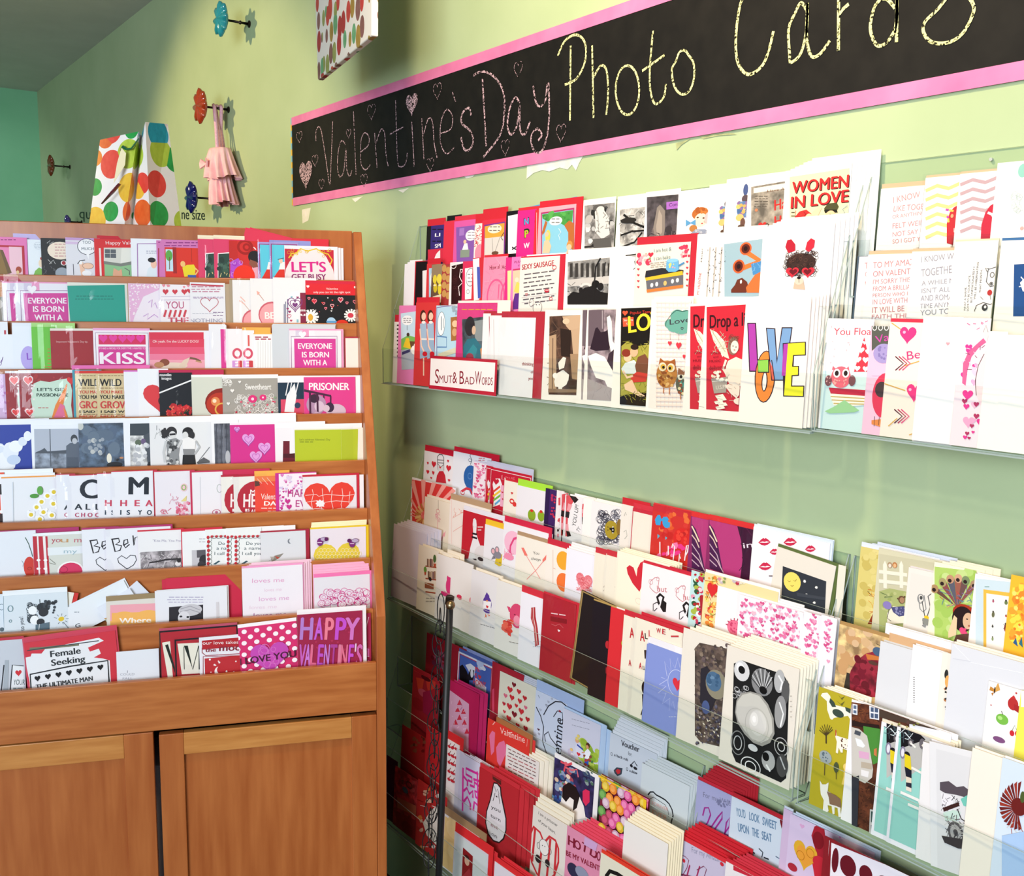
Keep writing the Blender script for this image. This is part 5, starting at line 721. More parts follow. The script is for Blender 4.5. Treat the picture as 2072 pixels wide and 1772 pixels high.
# ---- upper right clear rack
ikn = [('I KNOW', 1808, 411, 1862, 399, 13), ('LIKE TOGE', 1808, 428, 1869, 423, 12), ('OR ANYTHING', 1806, 442.7, 1871, 433.6, 8), ('FELT WEIR', 1806, 462.5, 1870, 455, 11), ('NOT SAY A', 1806, 479, 1870, 471.6, 10), ('SO I GOT YO', 1806, 493, 1871, 486, 9)]
def lines(L, c): return ';'.join('t %g %g %g %g %g %s %s' % (a, b, d, e, h, c, s) for s, a, b, d, e, h in L)
K('B1', 1783, 382, 1871, 'fbf4f0', 'white card hand-lettered I KNOW in pink, kraft envelope', lines(ikn, 'd89090'), e='d0b490 9 0', s=1)
def zig(x0, x1, y0, c, w=7): return ';'.join('l %g %s %s' % (w, c, ' '.join('%g %g' % (x0 + i * (x1 - x0) / 3, y0 + k * 19 - i * 2.4 + (0 if i % 2 else 8)) for i in range(4))) for k in range(6))
K('B1', 1873, 360, 1943, 'fdf8f2', 'yellow chevron card with red hand and pills', zig(1873, 1943, 378, 'f4dc8c') + ';q 1916 492 1916 452 1922 430 1930 420 1944 412 1944 500 c82c34;t 1934 442 1950 441 7 f8d8d0 TA;t 1930 470 1948 468 9 f8d8d0 LO;l 4 c84ab0 1914 424 1920 425;l 4 f0c858 1921 425 1930 427;l 4 c84ab0 1917 437 1919 441;l 4 f0c858 1919 442 1920 450;e 1927 437 3 4 e8a878', e='d0b490 5 0', s=1)
K('B1', 1943, 352, 2019, 'fdf8f4', 'mauve chevron card with red dome and safety pin', zig(1943, 2019, 366, 'c4a4a8') + ';q 1984 500 1986 455 1994 430 2004 416 2018 408 2019 500 c82840;l 5 f8f0ec 1999 430 2008 434 2015 448', e='d0b490 5 0', s=1)
K('B1', 2019, 330, 2100, 'fbf8f4', 'white card with mint oval and pencil animal', 'e 2070 345 10 14 90c8b8;s c 2046 392 2070 430 16 10 c8ccc8,b8c4bc 3;l 1 b8c4bc 2054 395 2066 400 2062 412 2070 425 2056 430;e 2068 462 4 4 e8a8a0')
K('B2', 1739, 519, 1760, 'f4ece8', 'narrow cream card edge showing letter T', 't 1750 544 1757 543 13 d0888c T;t 1751 560 1757 559 10 d0888c O;t 1751 578 1757 577 9 d0888c I;t 1751 592 1757 591 8 d0888c F;t 1751 604 1757 604 8 d0888c P', e='4a5a6a 1 0 5')
K('B2', 1757, 515, 1848, 'fbf4ee', 'white card hand-lettered TO MY AMA in pink', lines([('TO MY AMAZ', 1766.5, 542.7, 1850, 536, 13), ('ON VALENTI', 1766.5, 560, 1845, 554, 12), ("I'M SORRY THIS", 1766.5, 575, 1842, 570, 10), ('FROM A BRILLIA', 1766.5, 589, 1842, 585, 10), ('PERSON WHO IS', 1766, 601.6, 1842, 597, 8), ('IN LOVE WITH', 1766, 616, 1836, 612, 11), ('IT WILL BE I', 1765, 633, 1837, 629, 12), ('FAITH THIS', 1764, 645, 1842, 642, 9)], 'cc8488'), e='d0b490 7 0', s=1)
K('B2', 1846, 509, 1931, 'fcf6f0', 'white card hand-lettered I KNOW TOGETHE in grey', lines([('I KNOW W', 1864, 531, 1930, 524, 13), ('TOGETHE', 1864, 560, 1926, 552, 16), ('A WHILE M', 1865, 578, 1930, 572, 10), ("ISN'T ALL I", 1865, 593, 1930, 589, 10), ('AND ROMA', 1863, 609, 1927, 606, 12), ('TIME ANYM', 1862, 624, 1924, 620, 10), ('YOU TO', 1862, 638, 1922, 634, 11)], '9c98a0'), e='d0b490 6 0', s=1)
K('B2', 1932.6, 489, 2021, 'f8f0e6', 'cream card of hibernating bears with sideways lettering', 't 1954 629 1956 580 4 2a2624 WHAT A SHAME,;t 1960 629 1964 556 4 2a2624 LOVE TO BE YOUR DATE,;t 1967 612 1973 540 4 2a2624 BUT UNFORTUNATELY I;t 1974 606 1981 530 4 2a2624 WILL BE HIBERNATING;t 1985 592 1988 545 4 2a2624 THAT MONTH.;l 1.4 2a2624 2016 540 2000 545 1996 570 2004 580 2018 576;l 1.4 2a2624 1998 550 1994 542 2002 544;o 2008 556 4 5 1.2 2a2624;o 2006 574 3 3 1.2 2a2624;e 2006 574 1.6 2 2a2624;e 2003 592 5 6 b83030;l 1 5a6a4a 2004 598 2005 606;l 1.4 2a2624 1972 630 1976 618 1990 612 2004 616 2016 610;e 1993 622 6 7 3a3836;e 1994 621 2.4 3 f0ece8;l .8 2a2624 1984 600 1990 606', e='e8d8b0 4 0', s=1)
K('B2', 2026.5, 487, 2110, 'f6ece0', 'cream card with navy block and white starburst', 'q 2052 535 2110 531 2110 640 2050 640 1c4a84;q 2064 572 2074 562 2082 570 2090 560 2084 576 2096 580 2070 590 f4f0ec;l 2 f4f0ec 2062 580 2072 578;l 2 f4f0ec 2066 560 2074 570', e='3a6a9c 6 0')
FO = 'q 1660 750 1770 752 1770 900 1660 900 cfe4e4;t 1687 677.5 1770 677.5 15 d04a58 You Float;s r 1680 660 1720 745 10 4 e8a8a8 3;q 1749 682 1765 752 1728 752 d83848;h 1750 694 8 f8f0f0;h 1743 709 13 f8f0f0;h 1756 712 10 f8f0f0;h 1737 728 13 f8f0f0;h 1752 729 13 f8f0f0;h 1735 746 12 f8f0f0;h 1752 747 12 f8f0f0;e 1702 763 20 22 e86878;q 1684 748 1686 740 1694 748 e86878;q 1710 748 1718 741 1719 750 e86878;e 1694 755 7 9 fbf6f2;e 1712 755 7 9 fbf6f2;e 1694 755 4 5.4 2a1c1c;e 1712 755 4 5.4 2a1c1c;s e 1688 768 1714 782 12 4 f0a8a0 4;e 1677 770 7 11 7a4a50;e 1725 770 7 11 7a4a50;s e 1673 762 1682 778 8 3 d8a0a0 4;q 1678 784 1765 790 1765 802 1682 796 c82c44;q 1680 796 1765 802 1765 818 1722 822 1688 820 f4ece0;l 2 c8a858 1682 802 1765 807;l 2 c8a858 1684 809 1765 813;l 2 c8a858 1688 816 1765 818;q 1670 832 1690 822 1710 809 1722 818 1740 830 1730 834 1680 836 9ccc94'
K('B3', 1674, 648, 1768, 'f6eef4', 'pink owl in boat card lettered You Float', FO, e='f0e8ec 4 0')
K('B3', 1763, 659, 1804, 'f4c0d8', 'pink card with red spotted bug and grey flower', 'q 1764 658 1804 658 1804 705 1790 708 1776 700 1764 710 5a5a52;o 1770 663 4 5 1.6 f0ece8;o 1782 663 4 5 1.6 f0ece8;o 1794 663 4 5 1.6 f0ece8;t 1773 695 1800 688 16 d848a8 Va;e 1788 715 21 20 a898cc;s e 1772 702 1802 728 14 5 8a7ab4 3;q 1764 735 1790 742 1804 720 1804 760 1764 760 f4c0d8;e 1790 800 25 46 e03a58;e 1784 788 13 16 4a3638;q 1764 850 1800 846 1804 862 1790 866 1764 858 e88848;l 1 3a2a2a 1770 842 1769 862;l 1 3a2a2a 1780 844 1778 860;l 1 3a2a2a 1794 844 1796 862')
def chev(x, y, s=1): return ';'.join('l 2.4 %s %g %g %g %g %g %g' % (c, x + i * 7, y - 14 * s, x + 16 + i * 7, y, x + i * 7, y + 14 * s) for i, c in enumerate(('5a2030', 'b03050', 'e04878')))
K('B3', 1801, 651, 1871, 'f8e4d8', 'peach card of hearts and arrows lettered Be', 'l 2 d8a850 1804 653 1828 670;h 1837 679 34 e83880 36;e 1830 672 3 3 f8b0d0;t 1836 728 1863 724 18 d03878 Be;l 2 d8a850 1830 740 1869 728;' + chev(1812, 735) + ';l 2 d8a850 1790 776 1832 790;h 1851 796 34 e83880 38;e 1842 788 3 3 f8b0d0;' + chev(1810, 842, -1) + ';l 2 d8a850 1840 880 1871 868;l 2 d8a850 1798 862 1816 846', e='d83048 7 0')
K('B3', 1869, 640, 1950, 'fcf6f6', 'plain white card with tiny pink heart', 'h 1918 696 8 f0a0a8;o 1920 697 18 24 .6 f0e4e4', n='1 -2 -4')
K('B3', 1947, 643, 2006, 'f8e0e8', 'pink card of painted hearts around curved band', 's h 1948 690 2000 780 12 12 f4a8cc,e83890,f8c8dc 3;q 1947 775 1949 735 1958 715 1972 700 1990 684 1996 692 1980 704 1966 722 1958 748 1954 780 d86090;s r 1950 700 1992 750 12 9 f4d0dc,8a3050 4;h 1958 800 22 e83890;h 1960 855 24 f4a8cc;h 1984 855 16 e83890;h 1972 820 14 f8b8d4;s h 1950 800 2000 890 12 10 e83890,f4a8cc,b83060 8;q 1974 790 1978 740 1990 715 2006 700 2006 840 1992 832 1982 815 f8d4d8;l 1.4 5a4a4a 1976 800 1974 770 1980 740 1992 716;s r 1950 650 1998 670 6 6 d84880 5;q 1990 672 1996 660 2002 672 1998 690 e8dcd8;l 1 8a8080 1990 672 1996 658 2000 672')
K('B3', 2001, 670, 2040, 'fdf6ee', 'blank cream card near right frame edge', '')
K('B3', 2034, 677, 2120, 'fdf6ee', 'blank cream card cut by right frame edge', '')
# ---- middle left clear rack, top tier
K('C1', 859, 911, 920, 'ece8ec', 'white champagne bottle card with red hearts', 'q 882 975 884 962 889 953 897 953 901 962 903 978 c82838;l 1.4 4a4448 886 950 885 924 889 919 895 920 898 926 898 952;l 1 4a4448 885 930 898 931;l 1 4a4448 885 936 898 937;q 886 938 892 944 898 939 898 953 886 952 dcd8dc;l 1 4a4448 886 938 892 945 898 940;h 891 946 4 d02838;h 878 940 9 d02838 14;h 908 948 10 d02838 14;h 866 937 4 d02838 6;h 866 955 6 d02838 9;h 877 957 5 d02838 9;h 907 933 4 d02838 6;h 873 967 4 d02838 5;h 909 972 5 d02838 6', e='c81c34 7 0')
K('C1', 918, 912, 994, 'e6e8f0', 'white card with blue balloon', 'l 1.4 3a4a60 952 940 955 930 951 922 954 917;o 951 931 3 3 1 3a4a60;e 953 966 15 25 2a62a8;q 948 988 958 986 957 1004 952 998 2a62a8;o 951 963 4 6 1 6a9ad0;l 4 d03848 934 994 944 988 952 990 956 1000;w 968 927 981 931 2 2.4 c84a58;o 936 996 4 4 1.6 d03848', e='c81c34 6 14', n='1 5 0 c81c34')
K('C1', 959, 934, 988, 'f8ecf2', 'white sleeved card scattered with pink hearts', 's h 960 938 986 1006 46 6 e880a8,d85080,f4b0c8 4', e='d8d4e8 2 0', s=1)
TG = 'F 2 5 2 0 f6f0f2;F 3 6.2 3 0 c82038;l 1 f4e0e4 1016 961 1016 970;t 1015 970 1042 973 7 e88a94 LOVE;q 1001 1005 997 980 1000 968 1012 968 1016 980 1013 1020 997 1026 f4f0f0;h 1004 975 12 c82038 14;l 3.4 e04838 998 995 1012 984;l 3.4 f0c838 998 1004 1014 992;l 3.4 78b848 999 1012 1014 1001;l 3.4 58a8d8 1002 1020 1014 1010;q 1014 981 1020 982 1018 1025 1012 1024 f0b0c8;h 1017 996 4 c82038;h 1018 1010 4 c82038'
K('C1', 984, 941, 998, 'c82038', 'red ribbon LOVE card, narrow left copy', sh(TG, -11, -3), e='cccce0 6 0', s=1)
K('C1', 993, 944, 1076, 'c82038', 'red LOVE card with rainbow striped ribbon', TG, e='cccce0 8 2', s=1)
K('C1', 1022, 971, 1050, 'f0e8dc', 'cream card with small red caterpillar', 'h 1036 998 5 d04a48 6;o 1036 1014 4 4 3 d83a38;e 1041 1020 4 5 d83a38;e 1046 1022 3 4 d83a38', e='c82838 3 40', n='1 -3 2')
K('C1', 1047, 981, 1104, 'ece8ee', 'white olives card with lime envelope', 'e 1076 1042 8 12 8aa828;e 1076 1033 3 3 d03028;e 1095 1044 7 11 8aa828;e 1095 1035 3 3 d03028', e='a8e040 9 12')
K('C1', 1104.7, 987, 1128, '3c2060', 'deep purple card with red berries', 'f 1111 983 1130 993 f2ecf0;s e 1114 1000 1126 1050 18 4 d83048,b82858 3;f 1104 980 1108 1075 2a1848')
YU = 'q 1146 1002 1160 999 1168 1002 1156 1022 1150 1040 1148 1070 1152 1085 1144 1085 e05058;q 1152 1002 1162 1002 1172 1012 1164 1020 1c1414;q 1150 1018 1158 1022 1153 1034 1147 1032 f0a0a8;q 1145 1034 1153 1036 1151 1048 1144 1046 1c1414;q 1145 1060 1150 1060 1151 1074 1145 1074 f0a0a8;q 1146 1074 1152 1074 1156 1084 1148 1086 1c1414;q 1178 1020 1184 1018 1184 1062 1178 1060 e05058;q 1178 1030 1184 1029 1184 1038 1178 1038 f0a0a8;q 1178 1046 1184 1046 1184 1062 1178 1060 1c1414;q 1156 1080 1152 1050 1158 1024 1172 1010 1180 1008 1178 1030 1176 1060 1180 1092 1160 1092 f4f0f0;t 1165 1066 1172 1023 8 1c1818 YOU UP!;t 1172 1078 1176 1070 7 1c1818 TY'
K('C1', 1127, 991, 1142, 'f4ecec', 'red striped YOU UP card, leftmost sliver', 'q 1130 1007 1134 1006 1134 1022 1130 1022 e05058;s g 1129 1050 1137 1085 8 9 e05058,1c1414,f0a0a8 4', s=1)
K('C1', 1136.5, 995, 1150, 'f4ecec', 'red striped YOU UP card, middle sliver', sh(YU, -9, -2), s=1)
K('C1', 1144, 1000, 1186, 'f4f0f0', 'red and black striped YOU UP card', YU, n='2 8 2', s=1)
K('C1', 1182, 1006, 1202, 'f6f0ec', 'white card edges left of the lion card', 'w 1195 1030 1197 1065 6 3 3a3430', n='1 3 1')
LI = 's c 1212 1036 1256 1096 120 12 3a3844,6a6874,2a2834 4;e 1238 1072 14 19 a89028;e 1253 1066 5 16 8a6a28;q 1234 1067 1240 1068 1238 1073 1234 1071 1c1814;e 1241 1072 3.4 7 1c1814;q 1240 1064 1243 1066 1240 1068 f4f0e8;q 1240 1070 1243 1072 1240 1074 f4f0e8;q 1240 1076 1243 1078 1240 1079 f4f0e8;e 1231 1066 1 1 1c1814;e 1231 1072 1 1 1c1814'
K('C1', 1198, 1012, 1259, 'f0eaea', 'white card with scribbled gold-faced lion', LI, n='2 3 2 f8f0e4')
K('C1', 1258, 1019, 1283, 'f0e8dc', 'cream card with faint grey handwriting', 'l 1.2 b0aca0 1263 1044 1266 1036 1268 1042;l 1.2 b0aca0 1262 1076 1267 1072 1269 1084 1264 1090', e='c82430 10 30', s=1)
K('C1', 1280.6, 1027, 1326, 'c8283c', 'cream card with thin red edge, back row', 'F 2 6 0 0 f2e8d8', e='d03040 8 60', s=1)
KT = 'F 0 12 0 0 d03028;s g 1330 1040 1394 1100 26 16 e05828,c82420,e87038,d83830 3;e 1380 1092 18 24 d82420;s e 1372 1076 1390 1104 14 8 b81c1c,e84030 4;s g 1332 1046 1340 1058 4 16 3aa0d8 4;s g 1346 1050 1354 1064 5 16 3aa0d8 6;q 1331 1080 1336 1084 1331 1090 5ab0c8;q 1347 1085 1351 1088 1347 1092 5ab0c8;s g 1332 1100 1396 1124 14 14 e83888,f078a8 5;l 2.6 f8ecec 1336 1120 1336 1096;l 2.6 f8ecec 1353 1122 1353 1104;l 2.4 f8ecec 1362 1140 1366 1106 1362 1100 1360 1108;l 2.4 f8ecec 1374 1140 1376 1120 1378 1130;l 2.4 f8ecec 1386 1134 1390 1104 1394 1102 1392 1116 1386 1128'
K('C1', 1322, 1019, 1402, 'c82830', 'sleeved red collage card with blue stars', KT, e='d83838 2 40', s=1)
DR = 'q {0} 1045 {1} 1047 {2} 1190 {0} 1190 b83a78;q {0} 1060 {3} 1070 {4} 1090 {5} 1130 {6} 1160 {0} 1150 4a1a4a;l 3 f0d8b8 {0} 1064 {3} 1080 {4} 1096;l 2.4 e0c0b0 {0} 1082 {3} 1092 {4} 1108;l 2 c8a8b8 {0} 1100 {4} 1122 {5} 1146;l 2 d8b8c0 {0} 1118 {4} 1134 {6} 1158;l 2 c8a8b8 {0} 1132 {4} 1146'
def dr(x): return DR.format(x, x + 95, x + 95, x + 8, x + 15, x + 22, x + 28)
K('C1', 1398, 1044, 1440, '8a2a60', 'magenta draped fabric card, narrow left copy', dr(1400), e='d83030 8 0', s=1)
K('C1', 1434, 1051, 1525, '8a2a60', 'magenta draped fabric card lettered in', dr(1436) + ';q 1490 1056 1525 1060 1525 1172 1498 1172 1503 1130 1500 1094 3c1030;s r 1500 1070 1524 1160 10 18 5a2048,2a0a22 3;t 1505 1109 1524 1107 12 f4e4ec in', e='d83030 9 4', s=1)
def lip(x, y, w): return 'q %s c8284c;q %s f4ecf0' % (' '.join('%g %g' % (x + a * w, y + b * w * .62) for a, b in ((-.5, .1), (-.25, -.35), (-.08, -.5), (0, -.4), (.1, -.5), (.3, -.3), (.5, .05), (.28, .35), (.02, .5), (-.25, .4))), ' '.join('%g %g' % (x + a * w, y + b * w * .62) for a, b in ((-.4, .08), (-.15, -.05), (.02, .02), (.15, -.08), (.42, .04), (.12, .12), (-.1, .12))))
K('C1', 1525, 1065, 1680, 'f4ecf0', 'white card printed with red lipstick kisses', ';'.join(lip(*q) for q in ((1547, 1096, 25), (1599, 1096, 27), (1640, 1110, 22), (1548.5, 1145.6, 26), (1567.6, 1116, 20), (1600, 1150, 24))) + ';w 1556 1165 1568 1168 1 3.4 5a4a4a', e='dce6f4 5 4', n='2 2 3 e4ecf8')
MO = 'q 1584 1145 1672 1176 1669 1245 1580 1230 30343c;e 1603 1177 18 20 f0d868;l 1 8a7430 1594 1174 1597 1177 1600 1175;l 1 8a7430 1606 1174 1609 1176 1612 1172;l 1 8a7430 1600 1184 1603 1186 1606 1184;' + ';'.join('s g %g %g %g %g 2 7 f4f0e8 %d' % (x - .5, y - .5, x + .5, y + .5, i) for i, (x, y) in enumerate(((1628, 1176), (1653, 1188), (1632, 1203), (1648, 1219)))) + ';q 1612 1198 1670 1208 1670 1214 1614 1206 3c4048'
K('C1', 1573, 1105, 1692, 'e4dcd0', 'tilted beige moon and night sky card', MO, rot=-5, e='5a6a38 5 6', n='3 6 0 66763e', off=.002)
K('C1', 1697, 1142, 1712, 'e8e0d0', 'cream card edge behind tilted moon card', off=-.004)
# ---- second tier
RY = 'q 834 970 916 984 916 1080 834 1080 d83a38;' + ';'.join('q 856 1050 %.1f %.1f %.1f %.1f f0a098' % (856 + 95 * math.cos(t), 1050 - 80 * math.sin(t), 856 + 95 * math.cos(t + .1), 1050 - 80 * math.sin(t + .1)) for t in [.55 + i * .24 for i in range(10)]) + ';' + ';'.join('l 4 %s %.1f %.1f %.1f %.1f' % (c, 862 + 10 * math.cos(t), 1042 - 10 * math.sin(t), 862 + 22 * math.cos(t), 1042 - 26 * math.sin(t)) for t, c in [(1.7 + i * .33, ('d8a060', 'b87840', 'e0b478')[i % 3]) for i in range(10)]) + ';w 896 975 912 980 1 2 5a5a6a;f 916 976 920 984 3a3a5a'
K('C2', 834, 965, 922, 'f2eef4', 'red sunburst card with ring of pencils', RY)
K('C2', 860, 1004, 914, 'ecdfcc', 'cream card with pale pink rope anchor', 'l .8 7a6a5a 887 1008 887 1032;o 886 1034 3 4 1 d86a78;s c 880 1040 894 1055 8 4 e8a0a8 3;l 1.4 e8b0b0 886 1040 885 1094;l 3 eaa8b0 882 1090 887 1097 893 1093 899 1078;q 896 1082 902 1074 900 1086 e8a0a8', n='2 2 3')
K('C2', 911, 1009, 993, 'efe4dc', 'cream card with kraft envelope and pink branches', 'l 1 eab4a8 916 1048 926 1042 938 1036;l 1 eab4a8 917 1075 928 1068 938 1062;l 1 f0c8c0 914 1010 914 1100;s r 918 1030 936 1046 8 5 e8a090 3', e='b89878 7 0')
BO = 'q 938 1030 1018 1036 1018 1130 938 1130 c82434;q 957 1060 958 1050 961 1048 964 1052 965 1062 964 1078 968 1092 974 1108 974 1130 948 1130 952 1108 957 1090 958 1078 f2eef0;l 3 2a2028 956 1079 966 1081;l 3 2a2028 955 1086 966 1089;e 980 1124 20 20 e8e0e0;e 973 1131 6 4 3a3034;w 967 1066 980 1072 2 4 f0c8c8;l .8 c8b8b8 959 1064 959 1067;l .8 c8b8b8 962 1064 962 1067'
K('C2', 937.6, 1031, 1020, 'eee6ea', 'red bowling pin card', sh(BO, -12, -2) + ';' + BO, e='e8e4ee 6 8', n='1 4 1', s=1)
K('C2', 981.6, 1060, 1022, 'ece8ee', 'white mouse with cheese card, yellow envelope', 'q 1001 1140 1004 1126 1018 1120 1020 1142 1010 1146 e0c030;e 1006 1122 9 8 8a8690;q 998 1124 994 1132 1004 1130 8a8690;e 998 1115 4.5 7 8a8690;e 998 1115 3 4.6 e8b0b8;e 1006 1112 4.5 7 8a8690;e 1006 1112 3 4.6 e8b0b8;e 1000 1127 1 1 1c1818;e 1012 1138 2 2 c0a020', e='f0c030 7 0')
K('C2', 1020, 1054, 1110, 'f0ecf2', 'white flamingo card with crimson envelope', 'e 1038 1098 18 24 f6bcd4;l 4 e04880 1052 1086 1040 1090 1033 1104 1032 1118;s r 1020 1114 1036 1132 20 9 e04880,f090b0 3;e 1030 1126 10 7 f090b0', e='d02848 8 5', n='1 5 0 f4e8f0')
K('C2', 1046, 1081, 1110, 'f4ece0', 'cream You always card with crossed pink arrows', 't 1079 1121 1091 1122 6 4a4440 You;t 1075 1132 1094 1135 6 4a4440 always;l 1.2 f09088 1058 1112 1076 1142 1094 1172;l 1.2 f09088 1104 1130 1086 1152 1066 1172;q 1055 1108 1060 1108 1068 1124 1062 1124 f0786c;q 1106 1122 1105 1132 1098 1138 1098 1132 f0786c', e='b09070 5 0')
K('C2', 1107, 1099, 1149, 'f4ece2', 'cream card with two orange sun halves', 'l .8 e0a890 1119 1112 1119 1180;l .8 e0a890 1119 1149 1124 1151;e 1140 1134 14 19 f0a830;e 1140 1178 14 19 f07838', e='c8283c 8 5')
K('C2', 1147.6, 1108, 1204, 'f0eef8', 'white card with red fingerprint heart', 's r 1168 1166 1196 1196 60 8 e06870,e88890,f0a0a4 3;h 1182 1180 34 e8808a 40;s c 1170 1166 1194 1192 20 9 d85860,f4b0b4 5', n='3 1 3 f2ecec')
for i, x in enumerate((1204, 1227)):
    K('C2', x, 1117 + i * 5, x + 24, 'f4ecd8', ('cream card slivers right of fingerprint card', 'cream card beside the big red heart')[i], 'l 1 a89c88 %g 1196 %g 1190 %g 1188 %g 1182' % (x + 17, x + 20, x + 17, x + 21), e='c8303c 8 0', n='1 -3 1', s=1)
K('C2', 1249.5, 1113, 1364, 'f6eed8', 'cream card with one tall red heart', 'q 1294 1197 1280 1180 1270 1160 1268 1148 1274 1143 1282 1148 1288 1166 1290 1150 1296 1138 1302 1135 1306 1150 1304 1172 d02838;o 1292 1216 6 6 .8 e8c8b8', n='3 3 2 f8ecd0')
SU = 'l 1.2 c87078 1322 1196 1315 1188 1316 1176 1326 1168 1334 1170 1332 1184 1334 1196 1328 1200 1320 1194;o 1317 1177 4 5 .8 c87078;o 1331 1171 3 4 .8 c87078;t 1330 1196 1350 1198 12 c87078 hut;l 5 1c1818 1334 1222 1330 1208 1336 1202 1343 1208 1340 1218 1350 1232;q 1340 1212 1352 1222 1354 1238 1342 1238 1336 1228 1c1818;l 1.6 1c1818 1322 1236 1322 1222 1330 1218 1334 1224;l 1.4 1c1818 1324 1236 1330 1230'
K('C2', 1301, 1138, 1358, 'f4ecee', 'white script Shut card with ampersand, left copy', SU, e='c8283c 4 0')
K('C2', 1353.5, 1153, 1404, 'f4ecee', 'white script Shut card with ampersand, right copy', sh(SU, 53, 17), e='c8283c 6 1')
K('C2', 1399.5, 1153, 1430, 'bfe0e0', 'pale teal floral card sliver', 's e 1402 1158 1426 1275 50 9 e89ab0,f4d0d8,a8b848,2a5a3a,c83a58,f8f4f0 3;s g 1404 1160 1424 1270 16 9 1a3a4a,3a7a4a,b81c28 6;q 1416 1205 1428 1205 1428 1280 1420 1280 a82430')
K('C2', 1426.6, 1157, 1575, 'ecd8a0', 'golden floral card with red heart', 's e 1430 1166 1452 1270 60 8 f0a848,e88a38,d84a38,a8a848,f4d878 3;s r 1428 1170 1454 1270 30 9 8a6a28,c84a30 5;h 1442 1195 22 d82c30 32;s e 1455 1165 1575 1180 40 7 d88aa0,8a9a58,c8b8c0,b83848,e8e0d0 3', e='f8f0ea 5 2')
LB = ';'.join('l 2 b83058 %.1f %.1f %.1f %.1f' % (1486 + 13 * math.cos(t), 1268 - 13 * math.sin(t), 1486 + 18 * math.cos(t), 1268 - 18 * math.sin(t)) for t in [.3 + i * .42 for i in range(7)])
K('C2', 1452.5, 1184, 1620, 'f0ecee', 'white card with pink spiky half ladybird', 'e 1486 1270 15 16 e87090;s e 1474 1260 1496 1280 14 4 c84068 3;' + LB, n='2 1 3')
K('C2', 1497.7, 1202, 1690, 'f4f0f4', 'wide white card scattered with pink hearts', 's h 1499 1212 1620 1330 190 8 e878a8,f0a0c0,d85088,f4c0d0 4;q 1620 1215 1627 1217 1626 1340 1618 1340 f8f6fa', n='2 2 3 f6f2f8', s=1)
K('C2', 1627, 1236, 1662, 'f4f0f4', 'narrow pink hearts card, first duplicate edge', 's h 1630 1242 1658 1350 46 8 e878a8,d85088,f0a0c0 5', off=.0015, s=1)
K('C2', 1662, 1243, 1694, 'f4f0f6', 'narrow pink hearts card, last duplicate edge', 's h 1669 1250 1682 1350 26 7 e878a8,d85088,f0a0c0 7', off=.0015, s=1)
# ---- third tier
K('C3', 797, 1059, 864, 'dcd8ec', 'plain white envelope, foremost at left end', '', n='4 5 2 e2dff0', name='envelope', cat='envelope')
BK = ''
for sy in (1128, 1153, 1180):
    BK += ';l 2 a84a30 861 %d 883 %d' % (sy + 17, sy + 20)
BK += ';' + ';'.join('q %g %g %g %g %g %g %g %g %s' % (x, y, x + 3, y + .5, x + 3, y + 16, x, y + 15.5, c) for x, y, c in [(864 + i * 3.2, 1130 + (i % 2), ('8a6a5a', 'c8a890', '6a4a4a', 'b08878', 'd0b8a8')[i % 5]) for i in range(5)] + [(866 + i * 3.2, 1155 + (i % 2), ('7a5a4a', 'b8987a', 'c8b098', '8a6a6a', 'a07860')[i % 5]) for i in range(5)])
BK += ';q 860 1178 878 1181 878 1192 860 1189 9a5a40;e 880 1130 3 8 4a6a38;e 861 1152 3 6 6a9a40;q 859 1157 863 1157 862 1163 860 1163 b84a30;q 878 1140 883 1140 882 1147 879 1147 b84a30;e 871 1171 3 4 2a2420;w 862 1210 880 1216 2 1.6 6a6058'
K('C3', 847.6, 1101, 888, 'efe6d4', 'cream card with drawn bookshelf', BK.strip(';'), n='1 6 2 f4e8d0')
PB = 'e 909 1186 7 17 d83878;e 909 1172 5 5 d83878;q 904 1168 906 1164 909 1169 d83878;e 900 1201 8 5 d83878;w 898 1228 914 1232 1 1.4 6a6058'
K('C3', 885, 1119, 918, 'eae4e0', 'white card with seated pink bear', PB, n='2 8 4 f2e6d0')
K('C3', 914, 1127, 940, 'eae4e0', 'white card with pink bear foot', 'e 930 1208 6 5 d83858')
K('C3', 937.6, 1136, 958, 'ebe5e1', 'white card with sliver of red foot', 'e 955 1215 5 8 d82c48')
K('C3', 955, 1150, 1009, 'e6e2e4', 'white card with purple bird holding letter', 'q 981 1206 985 1198 990 1205 991 1216 982 1216 5a3a98;e 986 1221 9 15 5a3a98;q 978 1215 994 1217 993 1234 978 1231 f4f0f2;h 986 1228 5 d03038 7;q 983 1214 988 1214 986 1218 e88838;s r 982 1244 992 1248 6 5 e86838 3;e 985 1236 7 4 5a3a98;w 972 1262 1004 1272 1 1.6 6a6466 .3', n='1 6 3 f2e6d0')
K('C3', 1006, 1172, 1058, 'e8e4e0', 'white card with pink pig and red scarf', 'e 1046 1246 15 25 d84870;q 1026 1226 1032 1228 1036 1238 1030 1238 d84870;e 1046 1256 7 11 ee90a8;s e 1018 1256 1036 1276 30 8 e84a40,f06a58,d83838 3;q 1024 1270 1034 1268 1034 1288 1028 1284 e84a40;e 1042 1243 2 1 8a2040;w 1030 1298 1052 1304 1 1.6 6a6058 .2', n='1 5 3 f2e6d0')
K('C3', 1054.6, 1196, 1102, 'f0ecf4', 'white card with bacon rasher', 'q 1075 1229 1083 1228 1084 1248 1088 1270 1091 1304 1083 1308 1080 1270 1074 1250 b03038;l 1.6 f0d0c8 1079 1229 1080 1250 1084 1272 1087 1304;l .8 e0a098 1076 1232 1077 1250 1082 1275 1085 1306;w 1078 1298 1094 1308 2 1.2 8a8484', e='d03040 9 0')
